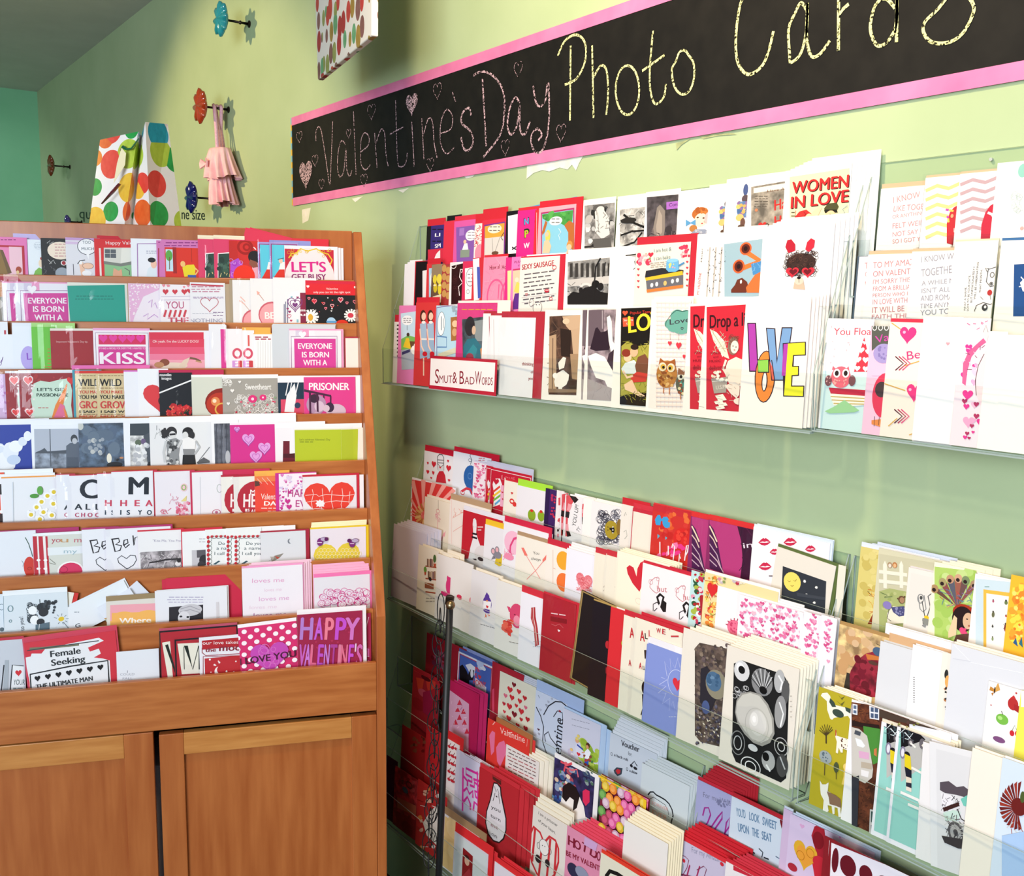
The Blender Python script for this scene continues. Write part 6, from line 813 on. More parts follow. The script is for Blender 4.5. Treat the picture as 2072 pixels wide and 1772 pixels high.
K('C3', 1099.7, 1200, 1166, 'b02430', 'plain deep red card with tiny white heart', 'l .8 d05058 1164 1225 1163 1380;w 1113 1240 1148 1247 1 3.4 f0d0d0 .15;q 1114 1246 1147 1253 1147 1262 1114 1256 8a1820;h 1131 1276 5 f8f0f0;l .8 d86a70 1116 1262 1124 1266 1132 1262 1140 1270', e='c82838 3 6', s=1)
K('C3', 1178, 1193, 1290, '1c1614', 'tilted black card with gold-brown border', 'b 2.4 4 a08450;F 5 5 5 5 1a1416;e 1199 1270 2 6 b02830;q 1194 1322 1199 1312 1199 1328 c82c38;e 1199 1380 3 5 e8e0c0', rot=-5.5, n='1 -4 -1 a08450', off=.002)
K('C3', 1200.5, 1214, 1236, '17121a', 'black card with gold top edge beside red cards', 'f 1198 1208 1250 1218 b89858;e 1229 1304 4 8 b82830;q 1226 1350 1228 1350 1229 1364 1226 1362 c82838', e='b89858 2 40', off=.003)
K('C3', 1233.7, 1226, 1250, 'd82c34', 'bright red card, left of two', '', e='f4ece4 2 0')
K('C3', 1246.6, 1230, 1266, 'd82c34', 'bright red card with green dot, right of two', 'e 1262 1302 5 7 a8b838', e='f4ece4 2 0')
AW = 'T 1295 1296 1305 1298 22 c82c34 A;T 1305 1292 1311 1293 12 3a2a28 L;T 1313 1288 1318 1289 14 c83038 L;T 1329 1280 1338 1281 10 c83840 W;T 1340 1282 1347 1284 11 c83840 E;h 1355 1271 6 c83038 8;w 1357 1287 1377 1291 1 5 c83038;T 1305 1332 1312 1333 18 3a2a28 I;T 1293.5 1352 1299 1353.5 13 c83038 A;T 1301 1354 1306 1355 8 3a2a28 LL;q 1306 1364 1311 1366 1310 1372 c83038;e 1305 1391 6 13 1c1616;e 1309 1396 4 7 e8b898;q 1300 1404 1311 1404 1308 1434 1301 1436 1c1616;l 2 1c1616 1302 1432 1298 1446;l 2 1c1616 1306 1432 1304 1444'
K('C3', 1262.7, 1243, 1288, 'f4ecd8', 'cream ALL WE card, left copy', sh(AW, -21, -6), e='c82838 8 90', s=1)
K('C3', 1285, 1248, 1382, 'f4ecd8', 'cream ALL WE card with long-haired woman', AW, n='2 4 5 c82838', s=1)
BS = 'o 1370 1382 19 27 1 d8dcf4;' + 'l 1.2 c8ccec 1338 1370 1350 1375 1334 1385 1348 1388 1332 1402 1348 1402 1340 1424 1356 1412 1354 1438 1362 1418 1368 1446 1372 1420 1378 1440;l 1.2 c8ccec 1350 1368 1345 1338 1358 1358 1356 1332 1366 1352 1372 1330 1376 1350;h 1371 1386 21 d83040 27;w 1353 1450 1376 1455 1 1.8 d8dcf4'
K('C3', 1309, 1302, 1330, '8090d0', 'blue card edge behind sun and heart card', e='eceaf4 6 30')
K('C3', 1312, 1300, 1380, '8494d4', 'periwinkle blue card with white sun around heart', BS, e='f2eef2 10 0', n='1 -4 4 f0eef4', off=.001)
OP = 'q 1406 1311 1416 1300 1480 1314 1480 1516 1418 1501 1406 1487 5e5048;s e 1408 1305 1476 1505 240 7 7a6a5c,4a4040,8a7a6a,6a5a5a,5a4c44 3;s e 1408 1420 1472 1505 110 5 5a5668,8a7a74,3a3444,6a6a7c,4a4450 8;q 1420 1352 1432 1348 1446 1364 1452 1410 1440 1440 1418 1420 2a2830;e 1451 1384 22 30 8a8470;e 1446 1378 16 20 4a6a8a;s e 1436 1366 1456 1392 12 8 6a8aa8,3a5a7a 4;e 1430 1430 8 14 4a5a88;s e 1410 1450 1470 1490 30 3 e8dcc8 5'
K('C3', 1383.7, 1269, 1478, 'f0e8da', 'ivory framed opal gemstone photo card', OP, n='3 10 4 f2e8d6', s=1)
PE = 'q 1485 1342 1502 1336 1585 1364 1597 1384 1591 1574 1580 1583 1489 1541 1481 1522 1c1c1c;e 1501 1357 16 21 dcdcdc;e 1498 1350 8 10 f4f4f4;e 1501 1355 7 8 0c0c0c;e 1542 1380 22 28 8a8a8a;' + ';'.join('l 1.4 %s 1545 1400 %.1f %.1f' % (('2a2a2a', 'dcdcdc')[i % 2], 1542 + 22 * math.cos(t), 1378 - 26 * math.sin(t)) for i, t in enumerate([.1 + i * .23 for i in range(13)])) + ';e 1545 1396 8 8 0a0a0a;e 1578 1378 11 24 b8b8b8;l 4 f2f2f2 1576 1366 1584 1380 1580 1396;e 1590 1400 8 26 5a5a5a;e 1580 1440 12 34 9a9a9a;l 3 eeeeee 1578 1420 1586 1444 1580 1470;s c 1486 1390 1512 1412 22 8 a8a8a8,e0e0e0,5a5a5a 3;' + ';'.join('o %g %g %g %g 2 %s' % q for q in ((1494, 1502, 14, 24, '8a8a8a'), (1494, 1502, 8, 14, 'c8c8c8'), (1520, 1550, 20, 18, 'e8e8e8'), (1520, 1550, 11, 10, 'f4f4f4'), (1582, 1510, 14, 18, 'b8b8b8'), (1582, 1510, 7, 9, 'e0e0e0'))) + ';e 1556 1538 14 20 b0b0b0;e 1551 1530 7 9 0a0a0a;l 4 e8e8e8 1552 1546 1560 1560;e 1584 1548 12 24 4a4a4a;l 3 c8c8c8 1580 1530 1590 1556;e 1525 1512 10 7 d8d8d8;q 1489 1440 1492 1416 1502 1402 1520 1398 1540 1404 1556 1424 1567 1452 1569 1484 1560 1502 1544 1509 1526 1502 1508 1484 1494 1462 9c9a94;q 1491 1440 1494 1418 1504 1405 1520 1401 1538 1407 1553 1427 1563 1452 1565 1480 1556 1496 1542 1502 1524 1494 1508 1477 1496 1458 c8c6be;e 1535 1462 18 26 d6d4ce;e 1528 1454 8 14 e6e4de;o 1533 1466 24 34 1.6 b4b2aa;e 1528 1454 4 7 f6f4f0'
K('C3', 1472, 1304, 1618, 'eee6d8', 'ivory framed black and white pearl photo card', PE + ';w 1600 1408 1604 1450 5 2.4 b8b4ac', n='8 4 3 f2ead8', s=1)
# ---- middle right clear rack
K('F1', 1742, 1105, 1900, 'd8c878', 'yellow aged card with orange-haired figure', 's e 1744 1110 1776 1250 30 14 e0d088,c8b460,dccc80 3;q 1756 1262 1770 1234 1780 1230 1782 1264 8a3418;s r 1760 1190 1778 1240 20 10 e0a038,c87830 4;e 1775 1220 5 12 c86a38;l 1 4a3a20 1756 1196 1764 1204;w 1772 1118 1774 1120 1 1 8a7a40', e='dce2f0 9 0', n='3 10 5 d4daea')
FE = 'q 1779 1120 1960 1150 1960 1290 1779 1290 c8c2a4;q 1779 1196 1800 1190 1840 1198 1840 1290 1779 1290 a8b070;s g 1780 1200 1838 1260 24 12 9aa460,b8bc80 3;' + ';'.join('q %g %g %g %g %g %g %g %g %g %g ece4d2' % (x, 1142, x + 4, 1134, x + 8, 1143, x + 8, 1190, x + 1, 1189) for x in (1787, 1820)) + ';l 7 ece4d2 1779 1156 1836 1163;l 7 ece4d2 1779 1175 1836 1181;e 1801 1143 5 6 a88a6a;e 1801 1144 3 4 e8d8c8;e 1811 1143 5 6 b87a4a;e 1811 1144 3 4 e0b080;l 1.4 6a7a48 1782 1198 1796 1204 1790 1208 1806 1206;l 3 5a3a28 1816 1210 1823 1214 1832 1206;e 1825 1213 7 8 6a4a34;e 1826 1214 5 6 a88060;e 1796 1224 9 8 8a7ab8;q 1796 1240 1808 1226 1836 1230 1838 1260 1796 1262 e8e0cc;q 1804 1228 1830 1226 1837 1244 1820 1247 1808 1238 4a4a78;s e 1808 1229 1834 1243 12 4 8a8ab0 3;l 1.2 4a4438 1800 1232 1796 1250 1804 1256'
K('F1', 1778.7, 1108, 1965, 'd4ceb0', 'olive card of birds on white picket fence', FE, n='1 4 2 e4dcd8')
K('F1', 1839, 1147, 1960, 'eae2da', 'white card with drawn safety pins', 'F 4 7 0 0 e6ded6;o 1863 1211 6 9 2 8a8a8a;e 1864 1209 3 4 4a4a4a;l 2 8a8a8a 1858 1206 1862 1232 1868 1238 1874 1232 1870 1204;l 2 5a5a5a 1886 1200 1878 1206 1884 1234;l 1.6 3a3a3a 1866 1216 1872 1250;l 1.6 3a3a3a 1888 1210 1876 1248;e 1875 1249 5 4 e8c020;s g 1864 1252 1886 1266 8 9 e8c020,8a8a8a,4a4a4a 3;e 1875 1258 8 7 8a8a84', n='1 1 3 d8d0d0')
PW = 'q 1891 1146 1975 1156 1975 1300 1891 1300 b0cc68;s e 1894 1150 1970 1290 30 20 b8d478,a4c45c,c4d88a 3;' + ''.join('q 1937 1228 %.1f %.1f %.1f %.1f %s;e %.1f %.1f 8 9 %s;e %.1f %.1f 4 4 2a1a18;' % (1936 + r * math.cos(t) - 8, 1228 - 58 * math.sin(t) , 1936 + r * math.cos(t) + 8, 1228 - 58 * math.sin(t), c, 1936 + r * math.cos(t), 1228 - 58 * math.sin(t), d, 1936 + r * math.cos(t) - 1, 1228 - 55 * math.sin(t)) for t, r, c, d in ((2.45, 58, '6a4a3a', 'b08a60'), (2.1, 56, '8a4a48', 'a89a68'), (1.8, 56, '5a5a68', 'c09070'), (1.5, 54, '9a5a4a', 'd0a080'), (1.2, 52, '6a4a48', '7a8a60'), (.9, 58, '8a5048', 'a88868'))) + 's r 1905 1190 1970 1226 24 14 c84038,5a7a9a,8a6aa0,e0a070 4;e 1952 1240 24 18 a83418;e 1949 1252 22 26 241012;e 1960 1256 11 17 d8b090;e 1958 1252 2 1.4 2a1a18;e 1963 1266 3 2 a84a3a;q 1920 1278 1932 1244 1938 1250 1936 1284 1920 1290 e8c8a0;s e 1944 1272 1960 1284 6 9 e04878 3;q 1936 1284 1970 1280 1975 1300 1930 1300 5a3a30'
K('F1', 1891, 1136, 1976, 'f4ecd4', 'green card of woman with peacock-fan hair', PW, n='3 14 4 f4e8cc')
BG = 'q 1974 1170 2050 1178 2050 1310 1974 1310 ccdce4;q 1990 1192 2060 1201 2060 1330 1990 1330 e8b848;q 1996 1200 2060 1209 2060 1340 1996 1340 f2ece6;w 1992 1187 2002 1190 1 3 7aa098;' + ';'.join('e %g %g %g %g %s;e %g %g %g %g %s' % (x, y, a, b, c, x, y - b, a * .6, a * .6, '3a3830') for x, y, a, b, c in ((2010, 1216, 2, 3, 'b04a6a'), (2036, 1219, 3.4, 4.4, '6a7a4a'), (2010, 1243, 3, 6, '6a6a4a'), (2036, 1246, 2, 2, 'b83a38'), (2009, 1267, 2, 2.4, '4a4a48'), (2036, 1270, 4, 8, '9a3a30'), (2009, 1292, 2, 4, '8a9a6a'), (2036, 1297, 3, 4, 'd87858'))) + ';l .8 3a3028 2031 1262 2041 1272;l .8 3a3028 2041 1262 2031 1272'
K('F1', 1973.6, 1160, 2060, 'f4eee8', 'pale blue beetle specimen card with yellow frame', BG, n='1 2 3')
K('F1', 2046.6, 1162, 2130, 'f4b830', 'orange and yellow flower pattern card', 's g 2048 1180 2075 1300 26 22 f08a28,f8d848,f4a030 3;s e 2050 1200 2072 1290 14 8 f8dc70,e87820 5;q 2050 1300 2056 1290 2060 1308 2a5a8a;q 2062 1302 2068 1288 2070 1310 2a6a7a;f 2046 1160 2080 1167 f2ecea')
K('F2', 1699, 1262, 1800, 'd8ac78', 'tan robin card with kraft envelope', 's e 1702 1266 1782 1380 40 18 dcb484,d0a06c,e0ba90 3;q 1708 1400 1722 1356 1734 1336 1752 1322 1774 1316 1790 1320 1790 1410 1712 1410 8a2434;s e 1730 1330 1788 1400 36 14 9a2c3c,7a1a2c,6a1824 4;q 1706 1400 1714 1360 1720 1362 1720 1402 3a342c;e 1777 1318 11 9 4a6280;q 1752 1322 1780 1328 1784 1336 1756 1334 d07838;e 1767 1341 10 4 5a3a30;l 1 3a342c 1774 1302 1782 1306', e='b08a54 6 0', s=1)
K('F2', 1797, 1264, 1990, 'f2eef0', 'white envelope strip above kraft card, second tier', name='envelope', cat='envelope', off=-.006, n='1 -8 2')
K('F2', 1800, 1280, 1925, 'd8ac80', 'kraft envelope under the white envelope strip', name='envelope', cat='envelope', off=-.004)
K('F2', 1781.8, 1296, 1850, 'dcdce0', 'pale grey blank card right of robin card', '', n='3 4 3 d4d0cc')
K('F2', 1847.5, 1303, 1912, 'f0eef0', 'white card with faint print along left edge', 'w 1848 1370 1851 1420 12 2.4 6a6660', n='1 3 2')
K('F2', 1908, 1318, 1930, 'f0e8dc', 'white card edge with orange and black bird', 'e 1915 1364 4 10 2a2a28;e 1917 1378 5 12 f0b060;s g 1911 1390 1919 1440 16 7 2a2a2a,b87848 3')
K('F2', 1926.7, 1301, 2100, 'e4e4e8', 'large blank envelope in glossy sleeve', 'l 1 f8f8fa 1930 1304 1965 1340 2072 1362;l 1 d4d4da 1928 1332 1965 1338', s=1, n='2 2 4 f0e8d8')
K('F2', 2001, 1377, 2068, 'fbf9f8', 'white card of butterfly, apple, cherries and strawberry', 'q 2013 1394 2004 1388 2002 1396 2012 1400 c88838;q 2013 1394 2020 1380 2024 1396 2014 1400 d8a050;q 2012 1400 2006 1402 2008 1408 b87830;e 2013 1396 1.4 7 2a1c14;e 2050 1424 11 13 b82c2c;q 2044 1412 2052 1406 2056 1414 c83030;q 2052 1424 2066 1430 2064 1444 2052 1436 a82428;e 2028 1455 13 11 78b848;e 2024 1452 5 4 b0dc80;l 1.4 4a3a20 2029 1446 2027 1438;e 2048 1483 5 6 c82830;e 2059 1484 5 6 c82830;l 1 5a6a30 2048 1478 2054 1467 2058 1478;e 2022 1496 13 6 7a4a7a;q 2042 1380 2070 1380 2064 1392 2050 1392 ecd8a0;e 2057 1402 2 2 c03030;e 2006 1426 1.4 1.4 c03030', rot=0)
K('F2', 2066, 1396, 2120, 'f4e858', 'yellow card at right frame edge, second tier', 'q 2066 1396 2080 1396 2080 1430 2066 1430 fbf8ec')
DG = 'q 1661 1407 1664 1402 1674 1401 1680 1408 1682 1418 1690 1426 1722 1434 1726 1440 1722 1458 1716 1448 1688 1452 1684 1456 1680 1454 1674 1436 1673 1418 1664 1410 f0ecdc;q 1680 1412 1688 1420 1692 1430 1684 1430 1678 1420 3a4a40;e 1696 1443 12 8 3a4a40;q 1710 1430 1722 1434 1722 1444 1712 1438 3a4a40;q 1696 1405 1702 1412 1710 1408 1704 1416 6a6428;q 1692 1416 1701 1424 1710 1418 1704 1428 6a6428;l 3 4a3c20 1672 1504 1672 1482;' + ';'.join('l 1.4 4a3c20 1672 1488 %.1f %.1f' % (1672 + 14 * math.cos(t), 1478 - 13 * math.sin(t)) for t in [.2 + i * .4 for i in range(8)]) + ';q 1692 1474 1694 1488 1720 1496 1724 1502 1724 1534 1718 1534 1716 1518 1706 1514 1706 1522 1702 1522 1698 1512 1696 1524 1692 1522 1694 1500 1691 1490 f4ecdc;l 2 c04030 1692 1488 1692 1476;s e 1698 1494 1722 1516 12 3 6a4a38 3;e 1671 1531 13 13 9aa4a4;s e 1662 1522 1680 1540 8 4 5a6a74 3;l 1.6 5a4a2c 1669 1568 1670 1544;e 1693 1552 5.4 11 4a5438;l 1.4 5a4a2c 1693 1576 1693 1560;q 1709 1546 1714 1542 1722 1546 1726 1560 1726 1590 1720 1590 1718 1580 1712 1588 1704 1586 1708 1570 e8c868;e 1714 1552 7 8 eccf78;e 1716 1556 2 1.6 2a2014;q 1661 1596 1660 1578 1665 1586 1672 1586 1678 1582 1676 1600 1690 1608 1702 1616 1702 1640 1704 1652 1698 1652 1696 1634 1690 1632 1690 1646 1686 1646 1684 1630 1676 1628 1678 1640 1672 1644 1666 1640 1668 1618 1662 1606 f0ece4;q 1674 1600 1692 1608 1702 1616 1703 1634 1694 1630 1680 1626 1678 1612 8a6a54;e 1719 1630 9 16 5a5434;l 2 5a4a2c 1722 1656 1722 1640'
K('F3', 1657.4, 1389, 1730, 'b8a828', 'mustard card patterned with dogs and trees', DG, n='4 6 2 f6ecd8')
BR = 'q 1723 1420 1840 1438 1840 1690 1724 1690 5a3020;s r 1726 1424 1780 1460 60 6 7a4428,3a1c14,8a5030 3;s r 1735 1580 1780 1680 110 6 7a4428,3a1c14,6a3a24 4;q 1726 1423 1736 1425 1736 1446 1726 1444 e8e8ee;q 1728 1426 1734 1427 1734 1434 1728 1433 5a6a88;q 1728 1436 1734 1437 1734 1443 1728 1442 5a6a88;q 1760 1427 1780 1430 1780 1456 1761 1453 e8e8ee;q 1763 1430 1769 1431 1769 1440 1763 1439 4a5a78;q 1771 1431 1778 1432 1778 1441 1771 1440 4a5a78;q 1763 1442 1769 1443 1769 1452 1763 1451 4a5a78;q 1771 1443 1778 1444 1778 1453 1771 1452 4a5a78;q 1725 1456 1746 1462 1780 1466 1780 1474 1725 1468 2a1814;q 1748 1468 1782 1474 1782 1540 1768 1546 1760 1510 1750 1490 4a8a38;q 1725 1470 1740 1474 1756 1488 1760 1508 1764 1530 1768 1556 1766 1572 1752 1584 1740 1578 1730 1572 1725 1566 ccc6be;q 1732 1492 1744 1496 1752 1508 1748 1512 1736 1508 eceef2;q 1739 1518 1760 1522 1760 1536 1740 1532 dca8c8;q 1744 1540 1766 1544 1766 1556 1744 1552 b8aa98;q 1744 1556 1760 1560 1758 1572 1744 1568 e8e4e4;q 1732 1476 1744 1480 1742 1488 1730 1484 4a4e58;q 1725 1572 1740 1568 1736 1690 1725 1690 34343c;q 1762 1636 1782 1640 1782 1690 1760 1690 c8c4c0;q 1764 1640 1781 1644 1781 1666 1764 1662 34504c;q 1764 1668 1781 1670 1781 1688 1764 1686 3a4450;q 1770 1515 1776 1512 1776 1530 1770 1526 c87848'
K('F3', 1723.7, 1414, 1925, 'f4f0f2', 'brick house collage card with windows', BR + ';q 1781 1430 1908 1462 1908 1478 1781 1450 4a3a30;s g 1784 1438 1906 1470 24 9 8a8a48,5a3a34,a89a60,3a2a28 5', n='1 10 1')
FB = 'F 4 6 4 7 98d4c8;q {0} 1470 {1} 1486 {1} 1538 {0} 1582 bfbcb6;q {0} 1470 {2} 1482 {3} 1496 {0} 1514 141014;s r {0} 1474 {4} 1496 14 14 b8ccd0,e8f0f0,4a5a60 3;e {5} 1502 6 8 5a5458;e {5} 1502 3 4 c8c0bc;l 4 f2eee4 {5} 1503 {6} 1512;e {7} 1522 6 13 8a8098;e {7} 1522 3.4 9 e8e4ec;e {8} 1526 6 6 1c1a20;e {8} 1532 4 5 e0a070;q {9} 1524 {10} 1530 {11} 1560 {9} 1552 e8d020;q {9} 1550 {11} 1558 {11} 1584 {12} 1572 1c1c2c;q {12} 1570 {11} 1574 {11} 1586 {12} 1584 e8d8c0;q {12} 1582 {11} 1584 {11} 1596 {12} 1592 2a2a3a;q {12} 1590 {11} 1594 {11} 1602 {12} 1598 e8d8c8;l 5 f2eee4 {11} 1552 {1} 1574;l 6 f4f0ea {0} 1602 {2} 1618 {13} 1630'
def fb(x): return FB.format(x, x + 62, x + 36, x + 50, x + 22, x + 20, x + 30, x + 4, x + 13, x + 8, x + 20, x + 22, x + 11, x + 42)
FBP = ';q 1871 1640 1880 1620 1892 1622 1892 1700 1872 1690 1868 1660 8a2028;e 1884 1614 6 10 3a2418;e 1880 1648 4 6 c8a880;q 1872 1660 1884 1664 1884 1684 1872 1680 e8dcc8;q 1870 1684 1890 1690 1890 1706 1868 1698 d8c8b0;l 6 f4f0ea 1838 1626 1870 1640;e 1867 1504 6 11 6a6468;l 5 f0e8d8 1867 1506 1884 1522'
K('F3', 1784, 1459, 1822, 'f6f4f8', 'teal table football card, narrow left copy', sh(fb(1823), -29, -8), e='e8dcc4 6 0', s=1)
K('F3', 1815.5, 1469, 1925, 'f6f4f8', 'teal table football card with yellow shirted player', fb(1823) + FBP, n='3 4 4 efe4cc', s=1)
MC_ = 'q 1902 1582 1920 1580 1936 1592 1950 1590 1966 1602 1964 1612 1950 1612 1936 1608 1912 1604 1902 1598 544a52;q 1904 1604 1930 1610 1926 1640 1908 1640 e8e4e8;s r 1906 1610 1940 1640 22 9 2a262a,8a8488 3;q 1944 1616 1958 1608 1970 1604 1970 1634 1950 1630 70c0b0;q 1908 1634 1940 1622 1942 1630 1910 1642 3a1c18;q 1908 1644 1930 1638 1944 1642 1940 1660 1914 1660 c0d8cc;e 1934 1684 16 22 5a5658;e 1934 1684 11 16 aaa6a4;e 1934 1684 5 7 4a4648;s r 1915 1650 1968 1700 60 10 3a3638,8a8684,5a5254,d0ccc8 4;q 1906 1690 1968 1700 1970 1718 1940 1716 1912 1704 3a3436;e 1960 1680 8 18 4a4446;l 2 2a2628 1938 1636 1946 1656 1964 1668'
K('F3', 1868, 1500, 1905, 'eae6e6', 'white card edge behind tilted motorcycle card', 's r 1893 1640 1902 1700 16 8 4a4446 3', rot=2, off=.003)
K('F3', 1880.6, 1499, 1975, 'e4e2e4', 'tilted grey motorcycle drawing card', 'F 9 8 0 0 dcdadc;' + MC_, rot=6.5, off=.005)
K('F3', 1968, 1512, 2035, 'f2e8da', 'plain cream card right of motorcycle card', '', off=.006, n='1 2 4')
FW = ';'.join('q 2058 1634 %.1f %.1f %.1f %.1f %s' % (2064 + 42 * math.cos(t), 1630 - 50 * math.sin(t), 2064 + 40 * math.cos(t + .16), 1630 - 46 * math.sin(t + .16), ('7a2018', '9a3424', '6a1a18')[i % 3]) for i, t in enumerate([1.5 + i * .21 for i in range(16)]))
K('F3', 2029, 1532, 2120, 'd4e0ee', 'pale blue card with spiky rust-red burst', FW + ';e 2062 1632 16 18 6a1814;s r 2040 1660 2072 1700 10 14 b8a898,d8d0c8,a84a30 3;q 2028 1690 2080 1680 2080 1780 2028 1780 a8c4e8;e 2070 1612 5 12 4a5a28', off=.006, n='1 2 4 f0ece6')
# ---- lower left clear rack
K('D1', 864, 1279, 906, 'a01c2c', 'dark red card with blurred pink blossom', 's e 878 1310 902 1350 16 10 9a4060,7a2a48,b05a74 3;s e 872 1330 900 1370 10 7 7a1424 5')
K('D1', 912, 1300, 944, 'a02030', 'plain dark red card behind the black pole', 'q 934 1316 944 1318 944 1400 934 1400 14121a')
PGN = 'F 4 4 4 4 c03040;F 6 6 6 6 4a68b8;q 930 1385 930 1348 936 1344 944 1356 950 1372 948 1395 14141c;q 942 1345 952 1342 962 1350 960 1366 954 1370 948 1356 dce2ee;q 945 1370 952 1354 960 1356 958 1376 950 1376 1a1a24;e 955 1362 3 9 d8dce6;q 962 1370 984 1390 984 1470 962 1450 e0e0ea;q 968 1420 980 1398 978 1430 970 1450 1c1620;T 962 1357 972 1360 10 d04048 ME;T 961 1371 966 1372.5 10 d04048 S;h 971 1370 7 d04048 9;T 958 1384 984 1392 12 d04048 HORNY;s e 968 1338 984 1360 6 12 dce4f0,b8c8e8 3'
K('D1', 928, 1317, 998, 'dfe4f4', 'blue penguin card with red block letters', PGN, e='4a62a8 4 0', n='2 3 4 8a9ad0')
K('D1', 996.6, 1337, 1060, 'a82434', 'large crimson card behind cream hearts card', 'q 996 1395 1000 1392 1000 1440 996 1440 d84868')
HC = ';'.join('h %g %g %g %s %g' % (x, y, w, c, w * 1.25) for x, y, w, c in ((1040, 1386, 9, '7a1c28'), (1032, 1396, 11, 'c83038'), (1050, 1400, 9, 'c83038'), (1023, 1408, 8, 'd86880'), (1036, 1412, 10, 'c83038'), (1062, 1413, 9, 'b82830'), (1052, 1419, 9, 'c83038'), (1020, 1424, 7, 'b82838'), (1031, 1430, 11, 'c83038'), (1045, 1428, 7, 'c83038'), (1064, 1432, 7, 'd86880'), (1021, 1440, 6, 'c83848'), (1041, 1446, 11, '7a1c28'), (1055, 1440, 11, 'c83038'), (1030, 1454, 10, 'c83038'), (1055, 1456, 7, 'b82830'), (1068, 1456, 9, 'b82830'), (1048, 1468, 8, 'c83038'), (1064, 1474, 9, 'a82430')))
K('D1', 1012, 1357, 1085, 'dedac6', 'cream card scattered with red hearts', HC, n='4 6 2 c8ccd8')
VS = 'l 2 20222c 1085 1430 1094 1448 1100 1470 1098 1500 1106 1524 1116 1534;l 2 20222c 1100 1446 1110 1428 1124 1419 1136 1420 1146 1428;l 1.6 20222c 1120 1450 1128 1438 1138 1442 1139 1456 1128 1458;l 1 7a7a88 1089 1406 1092 1412;H 1110 1420 4 .8 8a8a98;H 1117 1414 4 .8 8a8a98;H 1106 1427 4 .8 4a4a58;h 1133 1439 5 a02838;h 1090 1476 5 5a2a3a;H 1091 1485 4 .8 7a6a78;H 1094 1436 4 .8 9a9aa8;t 1137 1528 1141 1456 20 22242e entine;l 1.6 20222c 1104 1500 1102 1486 1110 1480 1114 1492 1128 1510'
K('D1', 1084.5, 1395, 1148, 'ccd4e6', 'white card with black swirling Valentine script', VS, e='a8bce0 15 30', n='1 2 3 b4c4e4')
KP = 'w 1156 1454 1194 1466 2 1.6 8a8a9a .26;s e 1176 1496 1196 1540 18 16 a8c040,b8cc58,98b438 3;s e 1194 1520 1212 1560 18 14 a8c040,8aac34,b8cc58 4;q 1164 1510 1168 1500 1174 1502 1178 1516 1184 1524 1180 1534 1168 1530 d8d8ec;e 1168 1498 4 5 e0a880;e 1168 1494 3.4 3 e8d070;l 3 3a4aa0 1168 1506 1180 1516;h 1171 1526 8 d02838;q 1182 1522 1190 1514 1196 1522 1192 1536 1184 1534 f0f0f8;e 1190 1508 4 6 5a3020;e 1189 1511 3 4 d89870;q 1183 1534 1192 1536 1191 1548 1184 1546 2a5ac8;l 2 d89870 1184 1522 1178 1522;s e 1150 1518 1164 1530 8 7 e8e4ee,c8bcd0 3;e 1157 1516 3 3 e8c070;s g 1160 1528 1200 1552 14 8 4a7a4a,8a4a38,b83838 5;s e 1170 1488 1174 1492 3 5 e8d070 3'
K('D1', 1141, 1432, 1216, 'd2d2e2', 'white card of two children gardening', KP, e='b4cce8 3 10', n='2 9 -1 b4cce8')
VO = 'T 1257 1508 1294 1522 12 22262e Voucher;t 1271 1527 1279 1530 8 4a4e58 for:;t 1236 1528 1240 1529 7 22262e O;T 1243 1529 1271 1540 6 3a3e48 a back rub;q 1242 1558 1248 1552 1260 1554 1258 1566 1250 1570 1244 1564 3a4450;q 1246 1559 1250 1555 1256 1558 1255 1564 1250 1566 c83038;t 1267 1558 1271 1560 7 22262e O;T 1274 1561 1290 1567 6 3a3e48 a show;l 1.6 3a3e48 1276 1548 1284 1540 1290 1550;e 1278 1549 3 3 22262e;e 1286 1554 4 3 22262e'
K('D1', 1235.5, 1481, 1330, 'ccd4de', 'pale blue Voucher card with red lips', VO, n='6 2 5 d8dee4')
OF = 'l 2.6 22262c 1311 1608 1316 1602 1322 1602 1328 1608 1336 1612 1346 1618 1354 1626 1360 1638 1362 1650 1358 1664 1360 1676;l 1 3a3e44 1316 1616 1322 1612 1334 1620 1346 1628 1352 1640 1353 1652;t 1320 1627 1352 1641 7 e8a8a0 FOREVER;t 1320 1648 1350 1662 12 f0b8a8 EVER;l 1 3a3e44 1316 1650 1322 1660 1336 1668 1352 1674'
K('D1', 1299.5, 1543, 1396, 'd4dcde', 'white card with ornate black line frame', OF, n='5 4 4 ccd4d6')
K('D2', 837.7, 1356, 890, 'b02838', 'crimson card with orange and pink shapes', 'q 842 1370 858 1374 854 1400 846 1396 d84a38;q 862 1376 882 1374 880 1392 866 1400 d84038;e 862 1372 10 5 5a1420;e 856 1402 10 8 d05878;e 846 1424 14 12 a02030;q 856 1400 870 1396 876 1420 868 1450 856 1440 a82050;e 874 1372 8 5 d84830', n='1 -4 4')
K('D2', 911, 1375, 970, 'b82058', 'magenta card with pink strawberry panel', 'q 909 1395 949 1424 948 1520 909 1520 d4a4c4;' + ';'.join('q %g %g %g %g %g %g c83048' % (x, y - 7, x + 5, y + 4, x - 5, y + 4) for x, y in ((930, 1422), (926, 1436), (938, 1440), (922, 1462), (940, 1462), (930, 1452), (945, 1480))) + ';s r 912 1420 944 1500 16 6 a86a98,e8c8dc 3', n='2 6 2 c02a68')
VD = 't 1012 1483 1062 1503 13 f4c8c0 Valentine;w 1026 1482 1038 1487 1 2.4 f4c8c0;l .8 f0a8a0 1068 1492 1066 1510;q 1004 1512 1010 1502 1020 1498 1024 1508 1024 1524 1012 1552 1006 1540 e07098;q 1024 1508 1026 1526 1018 1530 e07098'
